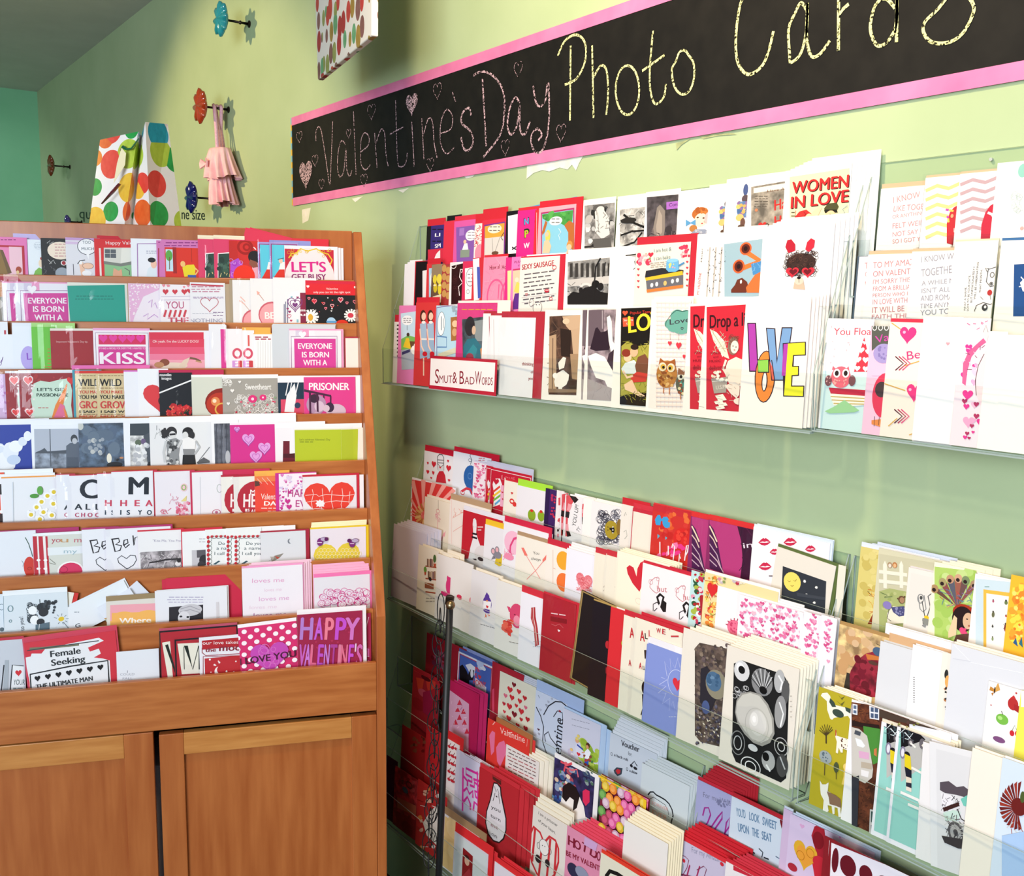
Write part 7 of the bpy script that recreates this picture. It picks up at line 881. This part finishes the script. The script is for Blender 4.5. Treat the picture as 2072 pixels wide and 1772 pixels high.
K('D2', 987.5, 1452, 1010, 'd83830', 'red script Valentine card, narrow left copy', 'q 990 1488 996 1478 1002 1482 1000 1520 994 1528 e07098;l 1.6 f0b0a8 997 1466 1002 1460')
K('D2', 1003, 1460, 1072, 'd83830', 'orange-red script Valentine card with pink heart', VD, e='a86a40 7 4', n='1 8 1 d83a38')
TX = ';'.join('w 1027 %g 1084 %g 1 3 %s .48' % (1514 + i * 7.2, 1514 + i * 7.2, ('8a5a58', '5a4e50', 'b05058')[i % 3]) for i in range(8))
K('D2', 1024.6, 1505, 1091, 'e4dcd8', 'cream card filled with rows of typed words', TX, n='4 7 3 f0e8d8')
PU = 'F 0 0 0 0 eceaec;q 1122 1531 1204 1573 1198 1660 1114 1610 2c2850;s e 1126 1556 1164 1606 50 9 d8b8a0,e8d0b8,8a9ab8,3a5a88,a84858,58784a 3;s e 1116 1610 1144 1640 26 7 3a5aa8,5a88a8,2a4a88 4;s e 1182 1560 1202 1588 18 7 4a6a58,8a9a98,3a4a68 6;l 4 d84858 1135 1540 1145 1546 1142 1560;l 4 d84858 1146 1548 1158 1544;l 3 d86878 1145 1552 1158 1558 1168 1556 1171 1572;e 1146 1545 4 4 e06070;q 1136 1620 1140 1594 1150 1586 1164 1592 1172 1608 1182 1630 1186 1655 1150 1660 1140 1650 f0e8e4;q 1138 1612 1140 1590 1152 1582 1166 1592 1174 1610 1168 1634 1160 1640 1162 1618 1154 1612 1146 1622 1e1416;e 1153 1638 3 3 1c1414;q 1180 1600 1186 1596 1194 1600 1194 1622 1186 1630 1180 1620 d82c58;e 1151 1630 6 9 f4ece8'
K('D2', 1123, 1522, 1213, 'eceaec', 'puppy with pansies and ribbon card', PU, off=.001)
cc = ('e070a8', 'f09838', 'e8c038', 'd8b8d0', 'e868a0', 'e88a30'); rc = random.Random(5)
CN = ';'.join('e %g %g 8 11 %s;e %g %g 5 7 %s' % (x, y, c, x - 1, y - 1, d) for x, y, c, d in [(1222 + i * 15 + (j % 2) * 7 + rc.uniform(-1, 1), 1572 + j * 17 + i * 7 + rc.uniform(-1, 1), *rc.choice((('d85898', 'ec88b8'), ('e88830', 'f4a858'), ('d8b030', 'ecd060'), ('c8a0b8', 'e0c8d8'), ('d85898', 'ec88b8'), ('a8405a', 'd05878'), ('5a9048', '7ab060')))) for j in range(-4, 9) for i in range(7)])
K('D2', 1218, 1565, 1315, '7a2038', 'candy hearts card with yellow border', CN + ';q 1217 1562 1316 1610 1316 1617 1217 1569 e8c028;q 1309 1606 1316 1610 1316 1720 1307 1700 e8c028', off=.002)
K('D3', 814, 1465, 868, 'a82428', 'brick red card at far left of third tier', 's g 830 1490 862 1520 12 10 7a1418,8a4a38,5a2a20 3')
K('D3', 863, 1466, 910, 'c82830', 'plain scarlet card behind wire loops', '')
CH = ';'.join('e %g %g 3 3 c82838;e %g %g 3 3 c82838;l 1 8a2a30 %g %g %g %g' % (x, y, x + 6, y + 3, x, y - 2, x + 4, y - 7) for x, y in ((909, 1510), (917, 1512), (909, 1526), (917, 1530), (909, 1542), (917, 1546), (909, 1560), (917, 1564), (909, 1576), (917, 1580)))
K('D3', 904, 1493, 930, 'f2e8e8', 'white card with red cherries pattern', CH, e='d82c30 10 6')
MZ = 'l 4 d83098 936 1640 937 1553;l 4 d83098 968 1566 943 1554 943 1566 955 1573 955 1582 947 1578;l 4 d83098 970 1580 958 1576;l 4 d83098 938 1570 946 1580 946 1590;l 4 d83098 951 1588 960 1592 960 1582 969 1590;l 4 d83098 938 1600 945 1594 950 1606 957 1600 957 1614;l 4 d83098 969 1604 961 1600 963 1612 968 1616;l 4 d83098 938 1622 946 1612 952 1626 952 1638;l 4 d83098 958 1640 960 1622 968 1630;l 3 d83098 968 1645 966 1560'
K('D3', 924, 1514, 940, 'd8d4e4', 'pale lilac card edges left of maze card', 'l 2 b0a8c8 933 1600 933 1525')
K('D3', 931, 1521, 974, 'd0cce2', 'white card with magenta maze', MZ, n='3 8 1 e0dce8')
BU = 'l 3 3a1a18 997 1568 1014 1578;l 3 3a1a18 998 1575 1014 1586;q 997 1562 1014 1572 1014 1586 997 1576 5a2420;l 2 b02830 998 1569 1013 1578;q 999 1582 1006 1583 1014 1592 1015 1606 1020 1630 1025 1655 1025 1680 1020 1698 1010 1706 998 1702 987 1688 982 1664 984 1640 991 1618 995 1600 2a1a1c;q 1000 1585 1006 1586 1012 1594 1013 1608 1018 1632 1023 1656 1023 1679 1018 1695 1010 1703 999 1699 989 1686 984 1664 986 1641 993 1619 997 1602 e0d8dc;l 1.2 2a1a1c 1001 1590 1004 1602 1007 1596 1010 1606;l 1.2 2a1a1c 1002 1604 998 1620;l 1.2 2a1a1c 1009 1606 1012 1626;e 1005 1611 2 1.4 2a1a1c;t 994 1635 1013 1644 8 3a3034 you;t 993 1652 1013 1663 8 3a3034 turn;t 994 1671 1008 1678 8 8a2a38 me;t 995 1689 1006 1696 8 3a3034 on'
K('D3', 970.5, 1551, 1050, 'b82830', 'red light bulb card lettered you turn me on', BU, e='c8303a 6 0', n='4 8 3 c8303a')
PR = 't 1089.5 1646.6 1128 1673 6.5 3a3434 I am a prisoner;t 1089 1661 1124 1688 6.5 3a3434 of your heart.;l 4 c83038 1101 1705 1093 1684 1080 1672 1073 1688 1071 1716 1076 1744 1086 1766 1102 1790 1122 1770 1130 1744 1130 1716 1124 1700 1112 1692 1101 1705;l 5 c83038 1083 1676 1077 1742;l 5 c83038 1098 1700 1090 1774;l 5 c83038 1114 1696 1106 1782;l 5 c83038 1126 1706 1122 1768;e 1101 1714 10 16 e8e2de;o 1101 1714 10 16 1 5a5254;o 1090 1710 3 6 1 5a5254;o 1113 1722 3 6 1 5a5254;e 1089 1737 6 8 2a2426;e 1108 1746 5 8 2a2426;e 1098 1710 1 1 2a2426;e 1103 1712 1 1 2a2426'
K('D3', 1079.4, 1628, 1148, 'e0d8d0', 'cream I am a prisoner of your heart card', PR, n='3 2 6 ece4d0')
HD = 'T 1149 1708 1163 1716 20 7a1830 H;T 1161 1713 1175 1722 18 7a1830 O;T 1176 1718 1189 1728 18 7a1830 T;T 1193 1728 1207 1740 20 7a1830 D;T 1207 1738 1222 1748 20 7a1830 OG;T 1146 1730 1230 1770 11 8a2038 BE MY VALENTINE;e 1160 1760 12 14 2a2a48;e 1178 1766 14 12 8a90a8;q 1184 1692 1210 1706 1206 1722 1182 1708 c8a0cc'
K('D3', 1148, 1669, 1252, 'd88aa8', 'pink HOT DOG be my valentine card', HD, n='6 6 4 e04860')
K('D3', 1264, 1658, 1352, 'e6e2de', 'blank cream card with stacked cream envelopes', '', n='6 3 4 f2e6c8')
K('D4', 783, 1527, 805, '4a2040', 'dark purple card behind the wooden rack side', '')
K('D4', 799.6, 1548, 848, 'a03038', 'red collage card with brown scroll', 's g 806 1560 842 1600 12 14 b84a50,8a2028,6a3a30 3;o 828 1588 6 6 3 5a2a24;q 802 1640 842 1660 842 1700 802 1690 8a1c28;q 804 1612 842 1630 842 1650 804 1634 b86a50;e 820 1598 6 6 4a6a7a;e 824 1676 12 14 7a1420')
RFL = 's g 848 1580 900 1740 24 13 f0e0d8,e8b8a0,d88848 3;s r 848 1590 890 1720 14 12 8a1c20,f0e8e0 4;q 856 1664 872 1640 890 1624 886 1712 864 1690 e8e0d8;l 2 1c1618 868 1680 866 1660 870 1640 876 1636 878 1650 872 1668 880 1660 884 1644;l 2 1c1618 870 1700 876 1684 880 1690 876 1704 884 1700'
K('D4', 846, 1575, 905, 'b82c2c', 'red floral card with black script Love', RFL)
K('D4', 899, 1645, 970, 'dcd8dc', 'orange card in white border with kraft envelope', 'F 3 5 3 3 e0bc80;s e 902 1660 960 1760 12 22 d8b070,e8c890 3', e='9a7a58 9 12')
STP = 'F 3 4 3 3 ccd2d2;q 937 1714 957 1732 955 1790 934 1780 8a1c20;e 945 1742 5 9 d8a890;e 945 1734 5 4 3a1a18;q 936 1772 950 1756 956 1780 a83038;w 975 1694 978 1696 1 2 8a8a8a'
K('D4', 920, 1681, 988, 'd4cad4', 'grey card with red portrait stamp', STP, e='d82c30 12 8', n='3 4 2 d8343c')
K('D4', 1001, 1742, 1060, 'dcd4dc', 'pale card with red envelopes at bottom edge', '', e='d82c30 7 0', n='3 4 4 d83038')
K('D4', 1216, 1724, 1320, 'dcd8c4', 'cream card with thick black rounded frame', 'l 7 141414 1224 1800 1227 1772 1234 1762 1250 1768 1270 1782 1300 1800;q 1236 1778 1240 1772 1262 1782 1280 1800 1236 1800 b8c8a0', e='d83a28 5 6', n='2 3 3 d83a28')
# ---- lower right clear rack
WF = 't 1423 1612 1478 1630 11 7a7a94 For my Wife;l 3 a02888 1422 1650 1426 1634 1434 1634 1438 1648 1432 1664 1424 1672 1440 1672 1452 1654 1462 1642 1461 1656 1446 1678;l 3 a02888 1466 1692 1470 1664 1478 1652 1476 1672 1466 1686 1474 1690;s e 1446 1620 1480 1632 10 6 7a7a9c 3'
K('E1', 1411.5, 1576, 1490, 'aaaad0', 'lilac For my Wife card with magenta script', WF, n='8 4 5 b82430', e='c8283a 5 0')
YD = 'T 1490 1650 1509 1656 17 6a8aa8 YOU\'D;T 1516 1658 1537 1666 17 6a8aa8 LOOK;T 1543 1668 1572 1679 17 6a8aa8 SWEET;T 1494 1681 1516 1688 17 6a8aa8 UPON;T 1522 1690 1536 1695 17 6a8aa8 THE;T 1542 1697 1562 1704 17 6a8aa8 SEAT;l 2 2a3440 1536 1716 1544 1724 1542 1734;l 2.4 1c2028 1518 1722 1528 1726;l 2.4 1c2028 1546 1734 1556 1738;l 1.4 4a6a88 1570 1732 1580 1738;h 1583 1664 10 7a1824 26'
K('E1', 1481, 1610, 1586, 'd4dee8', "pale blue YOU'D LOOK SWEET UPON THE SEAT card", YD, e='b82430 7 8', n='2 5 3 c02a38')
PH = 'h 1623 1672 10 e0a8d0;h 1700 1690 14 d868b0;q 1642 1690 1648 1672 1660 1666 1668 1674 1670 1692 1676 1736 1656 1738 1648 1712 b02030;e 1656 1700 12 18 8a1420;e 1612 1726 0 0 fff;h 1629 1734 50 e8b030 60;h 1630 1736 38 f0a038 46;o 1620 1730 8 9 1.4 c87818;o 1640 1726 8 9 1.4 c87818;e 1660 1746 16 14 d02838;q 1644 1746 1676 1746 1664 1780 1650 1780 d02838;e 1604 1754 10 8 b02838'
K('E1', 1586, 1634, 1604, 'd8bcd8', 'pink card edge left of painted hearts card', 'e 1598 1756 6 6 a82434', e='d4dce8 4 0')
K('E1', 1599.5, 1645, 1770, 'dec8e2', 'lilac card of painted red and orange hearts', PH, n='2 4 3 ccd8e8')
HU = 't 1400 1724 1462 1746 12 8a88a0 For my Amazing;l 3 a02858 1416 1752 1405 1790;l 1.4 7a2a4a 1376 1738 1370 1732 1374 1728 1386 1732 1394 1740 1390 1756 1376 1780;e 1384 1741 3 4 c82838;l 3 a02858 1386 1788 1396 1750;l 1.4 7a2a4a 1410 1760 1424 1752 1430 1758 1420 1790;e 1461 1748 4 4 c82838;l 3 7a2a4a 1376 1768 1410 1776'
K('E2', 1364.8, 1690, 1470, 'c2bad2', 'lilac For my Amazing husband card', HU, n='7 5 5 cc2430', e='d42c36 7 0')
K('E2', 1469, 1742, 1580, 'ece6e6', 'white card under bunch of red envelopes', 'q 1484 1748 1580 1790 1580 1800 1484 1760 c8283c', e='cc2838 6 20', n='6 5 4 cc3444', s=1)
GFR = 'q 1678 1700 1684 1698 1860 1770 1860 1800 1672 1800 f0e8ee;' + ';'.join('e %g %g %g %g 6a1220' % q for q in ((1690, 1740, 7, 26), (1716, 1752, 17, 22), (1752, 1768, 14, 18), (1790, 1786, 16, 14))) + ';l 8 8a1c24 1675 1790 1681 1700 1860 1772;l 2 a83038 1683 1696 1860 1768'
K('E2', 1669, 1690, 1900, '8a1c24', 'maroon framed card with dark red petals', GFR, off=.004, lift=0)
# ------------------------------------------------------------------ glass flower hooks on the wall
def glass(name, h):
    m = mat(name, h, .08, 0, .8); b = m.node_tree.nodes['Principled BSDF']; b.inputs['Transmission Weight'].default_value = .35; b.inputs['IOR'].default_value = 1.45
    b.inputs['Coat Weight'].default_value = .6; return m
def hook(name, label, foot, kx, rpx_, h, group='glass flower hooks on the green wall'):
    F = wall(*foot); lo, hi = .01, .4
    for _ in range(40):
        d = (lo + hi) / 2
        if proj(F + WN * d)[0] > kx: lo = d
        else: hi = d
    Kp = F + WN * d; t = tag(empty(name, F), label, 'hook', group)
    r = abs(proj(Kp + WV * .1)[1] - proj(Kp)[1]) / .1; r = rpx_ / r
    mb = MB(); mb.tube([F + WN * .0005, F + WN * .003, F + WN * .006], [.011, .011, .006], M_STEEL, 14); kid(mb, 'wall_rosette', t)
    mb = MB(); mb.tube([F + WN * .003, F + WN * (d * .3), F + WN * (d * .32), F + WN * (d * .36), F + WN * (d * .38), F + WN * (d - .002)], [.0042, .0036, .006, .006, .0036, .0036], M_STEEL, 12); kid(mb, 'rod', t, True)
    g = glass('glass_' + h, h); mb = MB(); n = 72; rings = []
    for (o, k) in ((-.006, .0), (-.0075, .3), (-.005, .72), (-.001, .98), (.003, 1.0), (.007, .75), (.009, .35), (.010, .0)):
        rings.append([mb.pt(Kp + WN * (o * 1.7 + .003 * math.cos(8 * a) * k) + (WU * math.cos(a) + WV * math.sin(a)) * r * k * (.87 + .13 * math.cos(8 * a))) for a in [2 * math.pi * i / n for i in range(n)]])
    for A, B in zip(rings, rings[1:]):
        for i in range(n): mb.face((A[i], A[(i + 1) % n], B[(i + 1) % n], B[i]), g)
    kid(mb, 'flower_knob', t, True, 'moulded glass flower knob')
    mb = MB(); mb.tube([Kp + WN * .009, Kp + WN * .013, Kp + WN * .016], [.008, .007, .003], M_STEEL, 12); kid(mb, 'centre_cap', t)
    return F, Kp, d
hook('wall_hook', 'turquoise glass flower hook near the top of the wall', (505, 49), 449, 37, '2aa0b4')
F2, K2_, D2_ = hook('wall_hook', 'orange-red glass flower hook holding the pink ruffled bag', (463, 222), 407, 37, 'b84420')
hook('wall_hook', 'amber brown glass flower hook near the back corner', (142, 338), 104, 22, '8a4018')
hook('wall_hook', 'cobalt blue glass flower hook behind the polka dot bag', (440, 403), 389, 33, '141c70')
hook('wall_hook', 'purple glass flower hook just above the wooden rack top', (166, 450), 138, 14, '5a4a9a')
# ------------------------------------------------------------------ ruffled pink bag hanging on the orange-red hook
M_PK = noisy('pink_ruffle_cloth', 'f0b4ba', 'f8c8cc', 40, (1, 1, 1), .85, .1); M_PL = noisy('lilac_pink_cord', 'd8a0b8', 'e8bccc', 200, (1, 1, 1), .9, .3)
C0 = F2 + WN * (D2_ * .42)
tutu = tag(empty('ruffled_bag', C0), 'little pink ruffled cloth bag hanging by braided straps', 'bag')
top = hit(449, 302, C0, Vector((1, 0, 0))); bot = hit(452, 414, C0, Vector((1, 0, 0))); hgt = top.z - bot.z
cen = Vector((C0.x - .004, top.y, 0))
for i, (a, b) in enumerate(((-.5, -.9), (0, -.1), (.45, .7))):
    pts = [C0 + Vector((-.012 + .012 * i, .0, .009)) , C0 + Vector((-.014 + .012 * i, .012 * (1 if i % 2 else -1), .0)), Vector((cen.x + .012 * (i - 1), C0.y * .5 + cen.y * .5 + b * .014, (C0.z + top.z) / 2)), Vector((cen.x + .02 * (i - 1), cen.y + b * .028, top.z - .012))]
    mb = MB(); mb.tube(pts, .006, M_PL, 10); kid(mb, 'strap', tutu, True)
def ruffle(z1, z0, a1, a0, pl, amp, ph):
    mb = MB(); n = 180; G = []
    for j in range(13):
        t = j / 12; R_ = a1 + (a0 - a1) * t ** .8
        G.append([mb.pt((cen.x - .003 + (R_ * .62 + amp * t * math.sin(pl * q + ph + .8 * t)) * math.cos(q), cen.y - .028 * t * t + (R_ + amp * t * math.sin(pl * q + ph + .8 * t)) * math.sin(q), z1 + (z0 - z1) * t + .006 * t * math.sin(3 * q + ph))) for q in [2 * math.pi * i / n for i in range(n)]])
    for A, B in zip(G, G[1:]):
        for i in range(n): mb.face((A[i], A[(i + 1) % n], B[(i + 1) % n], B[i]), M_PK)
    mb.face(G[0], M_PK); return mb
kid(ruffle(top.z, top.z - hgt * .55, .052, .078, 13, .013, 0), 'upper_ruffle', tutu, True)
kid(ruffle(top.z - hgt * .38, bot.z, .046, .058, 15, .012, 1.3), 'lower_ruffle', tutu, True)
mb = MB(); bc = Vector((cen.x - .046, cen.y + .012, top.z - .05))
for s_ in (-1, 1):
    P = [(0, 0, 0), (-.012, s_ * .022, .016), (-.012, s_ * .034, .004), (-.012, s_ * .03, -.014)]
    i = [mb.pt(bc + Vector(p)) for p in P]; j = [mb.pt(bc + Vector((p[0] + .006, p[1], p[2]))) for p in P]
    mb.face(i, M_PK); mb.face(j[::-1], M_PK)
    for k in range(4): mb.face((i[k], i[(k + 1) % 4], j[(k + 1) % 4], j[k]), M_PK)
kid(mb, 'bow', tutu)
# ------------------------------------------------------------------ gift bags
def dotty(name, cols, scale, rad, rough, base='f6f2ee', st=(1, 1, 1)):
    m = mat(name, base, rough); nt = m.node_tree; b = nt.nodes['Principled BSDF']; N = nt.nodes.new; L = nt.links.new
    tc = N('ShaderNodeTexCoord'); mp = N('ShaderNodeMapping'); mp.inputs['Scale'].default_value = st
    v = N('ShaderNodeTexVoronoi'); v.inputs['Scale'].default_value = scale; v.inputs['Randomness'].default_value = .55
    cr = N('ShaderNodeValToRGB'); cr.color_ramp.interpolation = 'CONSTANT'; e = cr.color_ramp.elements
    for i, c in enumerate(cols):
        q = e[i] if i < 2 else e.new(i / len(cols)); q.position = i / len(cols); q.color = lin(c)
    lt = N('ShaderNodeMath'); lt.operation = 'LESS_THAN'; lt.inputs[1].default_value = rad
    sp = N('ShaderNodeSeparateColor'); nz = N('ShaderNodeTexNoise'); nz.inputs['Scale'].default_value = 18
    mu = N('ShaderNodeMixRGB'); mu.blend_type = 'SOFT_LIGHT'; mu.inputs[0].default_value = .5
    mx = N('ShaderNodeMixRGB'); mx.inputs[1].default_value = lin(base)
    L(tc.outputs['Object'], mp.inputs[0]); L(mp.outputs[0], v.inputs['Vector']); L(v.outputs['Color'], sp.inputs[0]); L(sp.outputs[0], cr.inputs[0])
    L(v.outputs['Distance'], lt.inputs[0]); L(cr.outputs[0], mu.inputs[1]); L(nz.outputs[0], mu.inputs[2]); L(mu.outputs[0], mx.inputs[2]); L(lt.outputs[0], mx.inputs[0]); L(mx.outputs[0], b.inputs['Base Color'])
    return m
M_DOT = dotty('polka_dot_paper', ('e84a40', '2aa04a', 'f08a30', '6a3aa8', 'f0c040', '28a0b8', 'b8d048', '9a3a80', 'e86a30', 'd84070'), 16, .53, .35)
zb_ = zback - .0295
def bp(x, y, n, z=None):
    u, zz = rpx(x, y, n); return RF(u, n, zz if z is None else z)
n0 = NBK + .05
PT = [(175, 203, 283, .10), (246, 279, 266, .035), (263, 286, 274, .075), (304, 294, 247, .025), (370, 339, 251, .085)]
B_ = [bp(x, 452, n0 + d, zb_) for x, _, _, d in PT]; T_ = [bp(x, y, n0 + d) for _, x, y, d in PT]
zt_ = sum(p.z for p in T_) / 5
bb = [RF(rpx(335, 452, n0 + .15)[0], n0 + .155, zb_), RF(rpx(215, 452, n0 + .15)[0], n0 + .155, zb_)]; bt = [RF(rpx(318, 300, n0 + .14)[0], n0 + .135, T_[4].z - .004), RF(rpx(235, 300, n0 + .14)[0], n0 + .135, T_[0].z - .004)]
gb = tag(empty('gift_bag', (B_[1] + B_[4]) / 2), 'white paper gift bag with big rainbow watercolour dots on the wooden rack', 'bag')
mb = MB(); bi = [mb.pt(p) for p in B_ + bb]; ti = [mb.pt(p) for p in T_ + bt]
for i in range(7): mb.face((bi[i], bi[(i + 1) % 7], ti[(i + 1) % 7], ti[i]), M_DOT)
mb.face(bi, M_DOT); o = kid(mb, 'bag_body', gb); sd = o.modifiers.new('paper', 'SOLIDIFY'); sd.thickness = .0012; sd.offset = 0
M_GRN = mat('green_satin_ribbon', '1a6a44', .3); M_CRM = mat('cream_card_tag', 'f2e6bc', .6); M_MRN = mat('maroon_ribbon', '6a2030', .35)
mb = MB(); mb.tube([bp(244, 304, n0 + .055), bp(248, 296, n0 + .045), bp(256, 302, n0 + .04), bp(266, 300, n0 + .03), bp(281, 280, n0 + .025)], [.003, .004, .004, .005, .004], M_GRN, 8, flat=.35); kid(mb, 'ribbon_handle', gb, True)
mb = MB(); q = [bp(*p, n0 + .032) for p in ((246, 299), (255, 310), (253, 334), (230, 371), (237, 330))]; w_ = [p - NB * .0015 for p in q]
i1 = [mb.pt(p) for p in q]; i2 = [mb.pt(p) for p in w_]; mb.face(i2, M_CRM); mb.face(i1[::-1], M_CRM)
for k in range(5): mb.face((i1[k], i1[(k + 1) % 5], i2[(k + 1) % 5], i2[k]), M_CRM)
kid(mb, 'gift_tag', gb, label='cream gift tag')
mb = MB(); mb.tube([bp(242, 372, n0 + .03), bp(228, 388, n0 + .035), bp(206, 412, n0 + .05)], [.006, .007, .003], M_MRN, 8, flat=.3); kid(mb, 'ribbon_end', gb, True)
M_ORN = dotty('ornament_gift_paper', ('b02430', '6aa878', 'a8883c', '8a5a58', 'c83a38', '98a05a'), 27, .5, .22, 'f2eee8', (1, 1, .75))
A_ = wall(643, 162, .17); r_ = ray(752, 72); Bq = EYE + r_ * ((A_.z - EYE.z) / r_.z)
ud = (Bq - A_).normalized(); nd = Vector((ud.y, -ud.x, 0)).normalized()
if nd.x < 0: nd = -nd
wb = (Bq - A_).length; up_ = Vector((0, 0, .36))
hb = tag(empty('gift_bag', A_), 'glossy white gift bag of red and green baubles hanging above chalkboard', 'bag')
mb = MB(); th_ = .014
bt_ = [A_, Bq, Bq + nd * th_, A_ + nd * th_]; tp_ = [A_ + up_ + ud * -.03, Bq + up_ + ud * .012, Bq + nd * .014 + up_ + ud * .012, A_ + nd * .014 + up_ - ud * .03]
bi = [mb.pt(p) for p in bt_]; ti = [mb.pt(p) for p in tp_]
for i in range(4): mb.face((bi[i], bi[(i + 1) % 4], ti[(i + 1) % 4], ti[i]), M_ORN)
mb.face(bi, M_ORN); mb.face(ti[::-1], M_ORN); o = kid(mb, 'bag_body', hb); bevel(o, .002)
pk = A_ + up_ + ud * wb * .5 + nd * .01
Wp = Vector((WX, pk.y, pk.z + .10))
mb = MB(); mb.tube([A_ + up_ + ud * wb * .25 + nd * .01, pk + Vector((0, 0, .107)) , A_ + up_ + ud * wb * .75 + nd * .01], .003, M_PL, 8); kid(mb, 'cord_handle', hb)
hk = tag(empty('wall_hook', Wp), 'dark metal wall peg above the bauble gift bag', 'hook')
mb = MB(); mb.tube([Wp, Vector((pk.x - .02, pk.y, pk.z + .10))], .004, M_STEEL, 10); kid(mb, 'rod', hk)
# ------------------------------------------------------------------ black pole with wire loops in front of the racks
PX_ = 1.045
def pp(x, y): return hit(x, y, Vector((PX_, 0, 0)), Vector((1, 0, 0)))
a_, b_ = pp(911, 1211), pp(888, 1765); dv = (b_ - a_); foot = a_ + dv * ((a_.z - .004) / -dv.z)
pole = tag(empty('display_pole', foot), 'thin black metal pole with wire loops and brass-tipped bolt before red cards', 'pole')
mb = MB(); mb.tube([a_, a_ + (foot - a_) * .5, foot], .0072, M_BLACK, 14); kid(mb, 'pole_shaft', pole, True)
mb = MB(); mb.tube([a_ + Vector((0, 0, -.012)) + Vector((0, .004, 0)), a_ + Vector((0, 0, .004)), a_ + Vector((0, 0, .0045))], [.0088, .0088, .004], M_STEEL, 14); kid(mb, 'pole_cap', pole)
bo = pp(922, 1222) + Vector((-.012, 0, 0)); vd = (EYE - bo).normalized()
mb = MB(); mb.tube([bo - vd * .014, bo, bo + vd * .006, bo + vd * .009, bo + vd * .0095], [.005, .0095, .0085, .005, .001], mat('worn_brass', '8a7454', .25, .9), 14); kid(mb, 'bolt', pole, True, 'worn brass bolt')
mb = MB(); mb.tube([foot + Vector((0, 0, -.004)), foot + Vector((0, 0, .004)), foot + Vector((0, 0, .006))], [.07, .07, .02], M_BLACK, 32); kid(mb, 'pole_base', pole)
LP = [(897, 1232, 8, 19), (896, 1254, 9, 15)] + [(895 - i * 1.1, 1278 + i * 22.5, 8 + (i % 3), 15 + (i % 4)) for i in range(22)]
for i, (x, y, rx, ry) in enumerate(LP):
    c = pp(x, y); s1 = pp(x + 1, y); k = (s1 - c).length * .9; e1 = (s1 - c).normalized(); tw = .5 * math.sin(i * 1.7)
    ring = [c + e1 * math.cos(q) * rx * k + Vector((0, 0, 1)) * math.sin(q) * ry * k + Vector((-1, 0, 0)) * (tw * rx * k * math.cos(q) + .006) for q in [2 * math.pi * j / 22 for j in range(22)]]
    mb = MB(); mb.tube(ring, .0011, M_BLACK, 6, True); kid(mb, 'wire_loop', pole, True)

# the spare cards whose edges show most stay single objects; the thinnest edges become one bundle
fronts = sum(1 for o in COL.objects if o.name.split('.')[0] == 'greeting_card' and o.parent is None) - len(SPARE)
SPARE.sort(key=lambda t: -t[1]); rest = [o for o, _ in SPARE[max(0, 298 - fronts):]]
mb = MB()
for o in rest:
    base = len(mb.v); mb.v += [tuple(o.matrix_world @ v.co) for v in o.data.vertices]; m = o.data.materials[0]
    for f in o.data.polygons: mb.face([base + i for i in f.vertices], m)
for o in rest: bpy.data.objects.remove(o)
tag(mb.build('spare_cards', recalc=False), 'thin edges of spare cards stacked behind the front cards', 'cards', kind='stuff')
